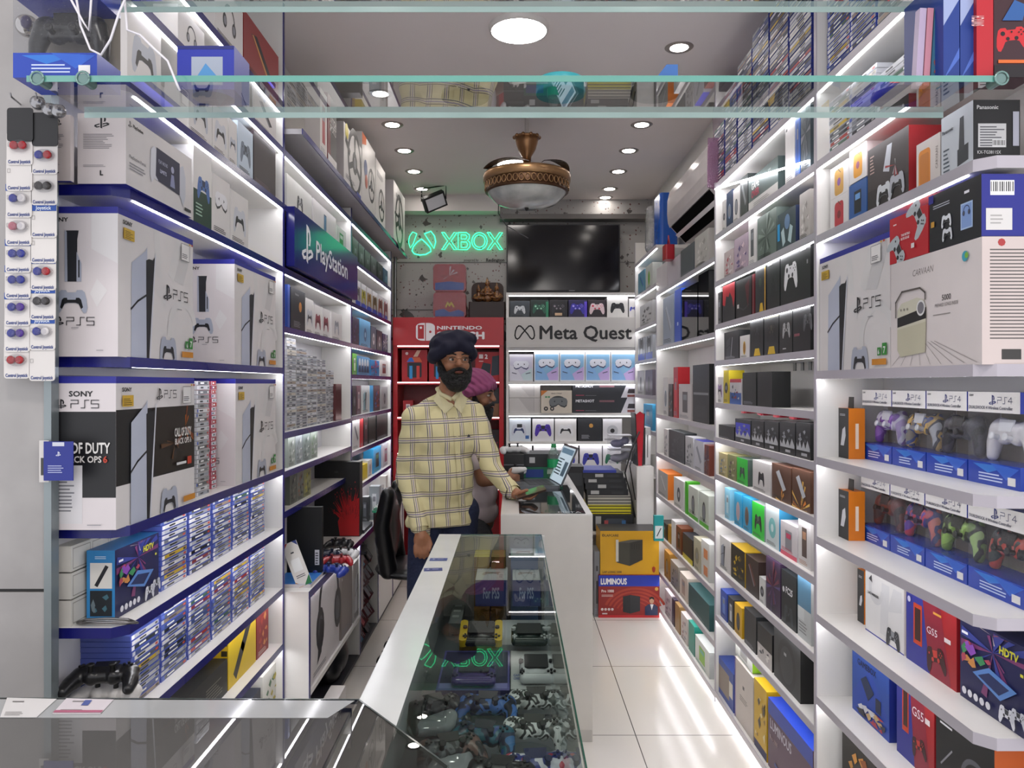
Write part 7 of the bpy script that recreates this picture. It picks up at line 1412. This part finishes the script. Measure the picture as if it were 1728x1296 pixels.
def head(body, x, y, z, rz, tilt, turban, skin, beard_prims, glasses, who):
    """head pieces in their own frame, forward = -Y; returns (matrix, face prims)"""
    T = Matrix.Translation((x, y, z)) @ Matrix.Rotation(rz, 4, 'Z') @ Matrix.Rotation(tilt, 4, 'X')
    P = lambda p: tuple(T @ Vector(p)); E = tuple((Matrix.Rotation(rz, 4, 'Z') @ Matrix.Rotation(tilt, 4, 'X')).to_euler())
    fp = [('e', P((0, .0, .04)), (.074, .093, .098), E), ('e', P((0, -.03, -.045)), (.056, .056, .058), E), ('l', [(P((0, -.086, .032)), .009), (P((0, -.106, .0)), .0125)]),
          ('e', P((-.012, -.099, -.004)), (.008, .010, .007), E), ('e', P((.012, -.099, -.004)), (.008, .010, .007), E), ('e', P((-.036, -.058, -.01)), (.028, .026, .026), E), ('e', P((.036, -.058, -.01)), (.028, .026, .026), E),
          ('l', [(P((-.05, -.072, .042)), .009), (P((-.02, -.085, .04)), .009), (P((.02, -.085, .04)), .009), (P((.05, -.072, .042)), .009)]), ('e', P((0, -.082, -.037)), (.026, .014, .014), E),
          ('e', P((-.076, .008, .008)), (.010, .018, .03), E), ('e', P((.076, .008, .008)), (.010, .018, .03), E)]
    return T, P, E, fp
def face_bits(t, T, P, E, turb, beard, glasses):
    for s in (-1, 1):
        MB().ell((0, 0, 0), (.0135, .010, .0068), 'cfc4bc', 14, 10).build('eye', t).matrix_world = T @ Matrix.Translation((s*.031, -.0775, .020))
        e = MB().ell((0, 0, 0), (.006, .003, .006), '1a100c', 12, 8).build('iris', t); e.matrix_world = T @ Matrix.Translation((s*.031+.002, -.0868, .020))
        MB().tube([P((s*.018, -.090, .030)), P((s*.031, -.0895, .0325)), P((s*.046, -.082, .027))], .0022, '1c1210', 6).build('eyelid', t)
        MB().tube([P((s*.013, -.095, .043)), P((s*.032, -.093, .050)), P((s*.054, -.078, .042))], [.003, .0042, .002], HAIR, 6).build('eyebrow', t)
    MB().ell((0, 0, 0), (.020, .007, .0055), '7a4238', 14, 8).build('lips', t).matrix_world = T @ Matrix.Translation((0, -.0985, -.040))
    tp = [(k[0],) + tuple([[(P(a), r) for a, r in k[1]]] if k[0] == 'l' else [P(k[1]), k[2], E]) for k in turb[0]]
    solid(blob(tp, .007, 3), 'turban', turb[1], t)
    bp = [(k[0],) + tuple([[(P(a), r) for a, r in k[1]]] if k[0] == 'l' else [P(k[1]), k[2], E]) for k in beard]
    solid(blob(bp, .005, 2), 'beard', HAIR, t)
    if glasses:
        mb = MB(); g = mat('8a7a6c', .2, .8)
        for s in (-1, 1):
            mb.tube([P((s*(.031+.023*math.cos(a)), -.099 + .006*abs(math.cos(a)), .018+.014*math.sin(a))) for a in [2*PI*i/14 for i in range(15)]], .0009, g, 5)
            mb.tube([P((s*.054, -.094, .022)), P((s*.078, -.04, .022)), P((s*.08, .0, .02))], .0011, g, 5)
        mb.tube([P((-.009, -.100, .022)), P((0, -.104, .025)), P((.009, -.100, .022))], .001, g, 5); mb.build('glasses', t)
TURB = [('e', (-.008, .018, .088), (.112, .118, .080)), ('e', (.018, -.015, .122), (.086, .088, .046)), ('l', [((.0, -.086, .100), .026), ((-.052, -.074, .078), .034), ((-.096, -.015, .045), .036), ((-.09, .05, .03), .034)]),
        ('l', [((.0, -.086, .104), .026), ((.052, -.074, .074), .032), ((.088, -.01, .05), .033), ((.08, .05, .03), .034)]), ('l', [((-.09, .05, .03), .034), ((0, .09, .03), .036), ((.08, .05, .03), .034)]), ('l', [((-.08, -.03, .10), .034), ((.0, -.06, .135), .034), ((.075, -.035, .12), .034)])]
BEARD = [('l', [((-.074, -.006, .012), .012), ((-.068, -.022, -.03), .022), ((-.045, -.05, -.075), .03), ((0, -.066, -.10), .036), ((.045, -.05, -.075), .03), ((.068, -.022, -.03), .022), ((.074, -.006, .012), .012)]),
         ('e', (0, -.058, -.088), (.060, .048, .052)), ('l', [((-.045, -.076, -.048), .014), ((-.024, -.095, -.030), .010), ((0, -.103, -.024), .009), ((.024, -.095, -.030), .010), ((.045, -.076, -.048), .014)]), ('l', [((-.03, -.088, -.062), .014), ((0, -.094, -.064), .014), ((.03, -.088, -.062), .014)])]
def finger(p, r=.0085): return ('l', [(p[0], r*1.1), (p[1], r), (p[2], r*.85)])
# --- standing man
t = thing('person', 'standing bearded person in navy turban, glasses and cream plaid shirt, holding a phone', 'person', (0, 0, 0))
SK = skinmat('skin_one', '9c6c4e')
T, P, E, fp = head(None, -.288, 3.80, 1.600, .34, .02, None, None, None, None, '')
RS, LS = (-.475, 3.765, 1.335), (-.195, 3.875, 1.345); RE, RW = (-.525, 3.80, 1.05), (-.445, 3.69, .815); LE, LW = (-.095, 3.81, 1.075), (.000, 3.63, .990)
rz = (0, 0, .35)
prims = fp + [('l', [((-.300, 3.82, 1.56), .052), ((-.318, 3.83, 1.40), .058)]), ('e', (-.33, 3.83, 1.24), (.155, .10, .17), rz), ('e', (-.34, 3.84, 1.02), (.125, .085, .17), rz), ('e', (-.345, 3.85, .90), (.135, .085, .10), rz),
    ('l', [(RS, .05), (LS, .05)]), ('l', [(RS, .052), (RE, .042), (RW, .027)]), ('l', [(LS, .052), (LE, .042), (LW, .027)]),
    ('l', [((-.41, 3.84, .88), .075), ((-.45, 3.80, .50), .058), ((-.46, 3.84, .10), .038)]), ('l', [((-.275, 3.88, .88), .075), ((-.26, 3.88, .50), .058), ((-.25, 3.92, .10), .038)]),
    ('l', [((-.46, 3.84, .05), .04), ((-.44, 3.70, .035), .03)]), ('l', [((-.25, 3.92, .05), .04), ((-.20, 3.79, .035), .03)]),
    ('l', [(RW, .026), ((-.435, 3.675, .765), .03)]), ('e', (-.432, 3.672, .755), (.040, .020, .044), (0, 0, .3))]
for i in range(4):
    x = -.462 + .0195*i; l = (.0, .008, .010, .004)[i]
    prims.append(finger(((x, 3.655+.006*i, .728), (x+.001, 3.650+.006*i, .700-l), (x+.003, 3.668+.006*i, .676-l))))
prims.append(finger(((-.400, 3.682, .765), (-.388, 3.672, .735), (-.394, 3.660, .708)), .0095))
prims += [('l', [(LW, .026), ((.022, 3.60, .985), .027)]), ('e', (.034, 3.585, .982), (.040, .036, .016), (0, -.1, -.9))]
for i in range(4):
    y = 3.535 + .019*i; xo = .004*i
    prims.append(finger(((.052+xo, y, .975), (.084+xo, y-.006, .973), (.106+xo, y-.010, .988))))
prims.append(finger(((.018, 3.558, .985), (.040, 3.530, 1.002), (.070, 3.522, 1.014)), .0095))
solid(blob(prims, .0055, 2), 'body', SK, t)
face_bits(t, T, P, E, (TURB, cloth('navy_turban', '0b0c26', 30, .3, .8, 7)), BEARD, True)
PLAID = plaid()
me = blob([('e', (-.33, 3.83, 1.24), (.165, .120, .17), rz), ('e', (-.342, 3.83, 1.06), (.155, .122, .20), rz), ('l', [((-.405, 3.82, 1.0), .095), ((-.285, 3.865, 1.0), .095)]), ('l', [((-.42, 3.815, .90), .098), ((-.285, 3.865, .90), .098)]), ('l', [((-.43, 3.81, .82), .10), ((-.28, 3.865, .82), .10)]), ('l', [((-.455, 3.775, 1.345), .056), ((-.37, 3.82, 1.405), .048), ((-.315, 3.83, 1.425), .056), ((-.265, 3.84, 1.405), .048), ((-.215, 3.865, 1.355), .056)]), ('c', (-.315, 3.835, 1.36), (-.315, 3.84, 1.415), .062, .052),
    ('l', [(RS, .066), (RE, .055), (RW, .041)]), ('l', [(LS, .066), (LE, .054), (LW, .041)])], .008, 8)
bvh = BVHTree.FromPolygons([v.co.copy() for v in me.vertices], [tuple(p.vertices) for p in me.polygons])
for v in me.vertices:
    if v.co.z < .80 and v.co.y < 4: v.co.z = .80 - (.80-v.co.z)*.03 if not (v.co.x < -.40 and v.co.y < 3.74) else v.co.z
# soft folds pressed into the cloth
q = random.Random(2)
for v in me.vertices:
    c = v.co; w = math.sin(c.z*58 + c.x*24 + 2*math.sin(c.x*17)) * (1 if (c.x < -.44 or c.x > -.16) else .45)
    v.co += v.normal * (.0035*w)
shirt = solid(me, 'shirt', PLAID, t); CRM = cloth('cream_collar', 'd6cda4', 40, .2)
def onshirt(x, z, k=.002):
    h = bvh.ray_cast(Vector((x, 3.2, z)), Vector((0, 1, 0)))
    return (h[0] + h[1]*k) if h[0] is not None else None
pl = [(x, z) for x, z in [(-.276 + .036*i/12, 1.365 - .56*i/12) for i in range(13)]]
mb = MB(); vs = []
for x, z in pl:
    a, b = onshirt(x-.014, z, .005), onshirt(x+.014, z, .005)
    if a and b: vs += [a, b]
mb.add(vs, [(2*i, 2*i+1, 2*i+3, 2*i+2) for i in range(len(vs)//2-1)], PLAID, True).build('placket', shirt)
for i in range(6):
    p = onshirt(-.274 + .034*i/6, 1.33-.085*i, .0065)
    if p: MB().ell(p, (.005, .002, .005), 'cfc5a0', 10, 6).build('button', shirt)
for s, pts in ((-1, ((-.365, 1.475), (-.285, 1.395), (-.325, 1.355), (-.385, 1.42))), (1, ((-.262, 1.475), (-.285, 1.395), (-.248, 1.355), (-.222, 1.42)))):
    vs = []
    for x, z in pts:
        p = onshirt(x, z, .006) or onshirt(x, z-.03, .006); vs.append(Vector((x, p.y-.004, z)))
    MB().add(vs + [v + Vector((0, .006, 0)) for v in vs], [(0, 1, 2, 3), (7, 6, 5, 4), (0, 4, 5, 1), (1, 5, 6, 2), (2, 6, 7, 3), (3, 7, 4, 0)], CRM).build('collar', shirt)
mb = MB().tube([(-.295, 3.765, 1.425), (-.350, 3.775, 1.45), (-.372, 3.82, 1.475), (-.345, 3.875, 1.485), (-.30, 3.89, 1.485), (-.268, 3.87, 1.478), (-.258, 3.82, 1.465), (-.272, 3.78, 1.445), (-.290, 3.765, 1.425)], .011, CRM, 8); mb.build('collar_band', shirt)
p = onshirt(-.215, 1.245, .004); MB().add([p + Vector(a) for a in ((-.008, 0, -.005), (.008, 0, -.005), (.005, 0, .006), (-.002, 0, .008))], [(0, 1, 2, 3)], '2a2a2e').build('chest_emblem', shirt)
for w_, e_ in ((RW, RE), (LW, LE)):
    d = (Vector(w_)-Vector(e_)).normalized(); MB().cyl(Vector(w_)-d*.045, Vector(w_)+d*.012, .044, .043, PLAID, 20, cap=False).build('cuff', shirt)
DEN = cloth('dark_jeans', '1a2340', 60, .3)
solid(blob([('l', [((-.44, 3.83, .86), .088), ((-.25, 3.88, .86), .088)]), ('l', [((-.42, 3.83, .84), .098), ((-.45, 3.80, .50), .072), ((-.46, 3.84, .10), .058)]), ('l', [((-.265, 3.88, .84), .098), ((-.26, 3.88, .50), .072), ((-.25, 3.92, .10), .058)])], .009, 3), 'trousers', DEN, t)
for a, b in (((-.46, 3.86, .045), (-.435, 3.68, .035)), ((-.25, 3.94, .045), (-.195, 3.77, .035))): solid(blob([('l', [(a, .046), (b, .038)])], .007, 2), 'shoe', mat('1c1a1a', .4), t)
ph = thing('phone', 'brown-cased smartphone held flat in the standing person\'s hand', 'phone', (.085, 3.545, 1.0)); ph.rotation_euler = (.18, -.28, .12)
MB().rbox(-.072, -.036, -.004, .072, .036, .004, mat('3c2c24', .3), .008).build('casing', ph); MB().rbox(-.068, -.033, .0042, .068, .033, .0046, mat('6a5244', .05), .006).build('screen', ph)
# --- seated man
t = thing('person', 'seated bearded person in mauve turban and pale t-shirt, facing right, holding a white gamepad', 'person', (0, 0, 0))
SK2 = skinmat('skin_two', '94684e')
T, P, E, fp = head(None, -.200, 4.33, 1.425, 1.30, .12, None, None, None, None, '')
RS, LS = (-.205, 4.20, 1.19), (-.20, 4.50, 1.19); RE, RW = (-.155, 4.16, .985), (-.035, 4.165, .985); LE, LW = (-.15, 4.50, .985), (-.035, 4.36, .99)
prims = fp + [('l', [((-.212, 4.34, 1.38), .052), ((-.225, 4.35, 1.26), .056)]), ('e', (-.225, 4.35, 1.08), (.12, .165, .18)), ('e', (-.225, 4.36, .86), (.13, .16, .16)), ('e', (-.23, 4.36, .72), (.13, .165, .09)), ('l', [(RS, .05), (LS, .05)]),
    ('l', [(RS, .052), (RE, .043), (RW, .028)]), ('l', [(LS, .052), (LE, .043), (LW, .028)]), ('l', [((-.235, 4.28, .70), .08), ((-.15, 4.00, .66), .058), ((-.16, 4.06, .24), .04)]), ('l', [((-.235, 4.44, .70), .08), ((-.16, 4.18, .66), .058), ((-.16, 4.24, .24), .04)]),
    ('l', [((-.16, 4.06, .20), .036), ((-.12, 3.95, .18), .03)]), ('l', [((-.16, 4.24, .20), .036), ((-.12, 4.13, .18), .03)]),
    ('e', (-.012, 4.175, .99), (.034, .022, .028)), ('e', (-.012, 4.345, .995), (.034, .022, .028))]
for k, (yy, s) in enumerate(((4.175, 1), (4.345, -1))):
    for i in range(4): prims.append(finger(((.004, yy, 1.005-.016*i), (.030, yy+s*.010, 1.003-.016*i), (.040, yy+s*.034, 1.000-.015*i)), .0078))
    prims.append(finger(((-.02, yy, 1.015), (-.004, yy+s*.018, 1.034), (.008, yy+s*.036, 1.036)), .009))
solid(blob(prims, .0065, 2), 'body', SK2, t)
TURB2 = [('e', (-.0, .018, .082), (.104, .118, .078)), ('e', (.0, .02, .115), (.08, .088, .05)), ('l', [((.0, -.082, .092), .024), ((-.052, -.068, .07), .03), ((-.09, -.01, .04), .032), ((-.08, .06, .02), .034)]), ('l', [((.0, -.082, .092), .024), ((.052, -.068, .07), .03), ((.088, -.01, .04), .032), ((.08, .06, .02), .034)]), ('l', [((-.08, .06, .02), .034), ((0, .10, .0), .04), ((.08, .06, .02), .034)]), ('e', (0, .06, -.01), (.06, .05, .06))]
face_bits(t, T, P, E, (TURB2, cloth('mauve_turban', '9a4c78', 30, .6, .8, 13)), BEARD, False)
TEE = cloth('pale_tee', 'd9ccd0', 14, .5)
solid(blob([('e', (-.225, 4.35, 1.08), (.138, .185, .175)), ('e', (-.228, 4.35, .90), (.15, .18, .17)), ('e', (-.23, 4.36, .78), (.155, .185, .10)), ('l', [(RS, .068), ((-.18, 4.18, 1.08), .066)]), ('l', [(LS, .068), ((-.18, 4.5, 1.08), .066)]), ('l', [((-.21, 4.22, 1.20), .06), ((-.215, 4.48, 1.20), .06)])], .009, 3), 'shirt', TEE, t)
solid(blob([('l', [((-.235, 4.27, .72), .093), ((-.235, 4.45, .72), .093)]), ('l', [((-.235, 4.28, .70), .09), ((-.152, 4.00, .66), .068), ((-.16, 4.06, .24), .054)]), ('l', [((-.235, 4.44, .70), .09), ((-.165, 4.18, .66), .068), ((-.16, 4.24, .24), .054)])], .009, 3), 'trousers', cloth('black_trousers', '15171e', 40, .3), t)
for a, b in (((-.165, 4.08, .185), (-.115, 3.93, .175)), ((-.165, 4.26, .185), (-.115, 4.11, .175))): solid(blob([('l', [(a, .042), (b, .034)])], .007, 2), 'shoe', mat('26201e', .4), t)
gamepad(mat('dfdedc', .3), 'white gamepad held in both hands by the seated person', (.018, 4.26, 1.018), (-.25, .2, 1.57), '1b1b1e')
t = thing('bar_stool', 'black round stool under the seated person', 'stool', (-.24, 4.36, 0))
MB().lathe([(0, .56), (.16, .56), (.175, .58), (.175, .605), (.15, .625), (0, .63)], m=BL, n=28).build('seat', t); MB().cyl((0, 0, .02), (0, 0, .56), .025, m=mat('8a8a8c', .2, .9)).build('pole', t); MB().lathe([(0, 0), (.18, 0), (.18, .012), (.05, .03), (0, .03)], m=mat('8a8a8c', .2, .9), n=28).build('base', t)
MB().tube([(.13*math.cos(a), .13*math.sin(a), .16) for a in [2*PI*i/20 for i in range(21)]], .009, mat('8a8a8c', .2, .9)).tube([(-.13, 0, .16), (.13, 0, .16)], .007, mat('8a8a8c', .2, .9)).build('foot_ring', t)
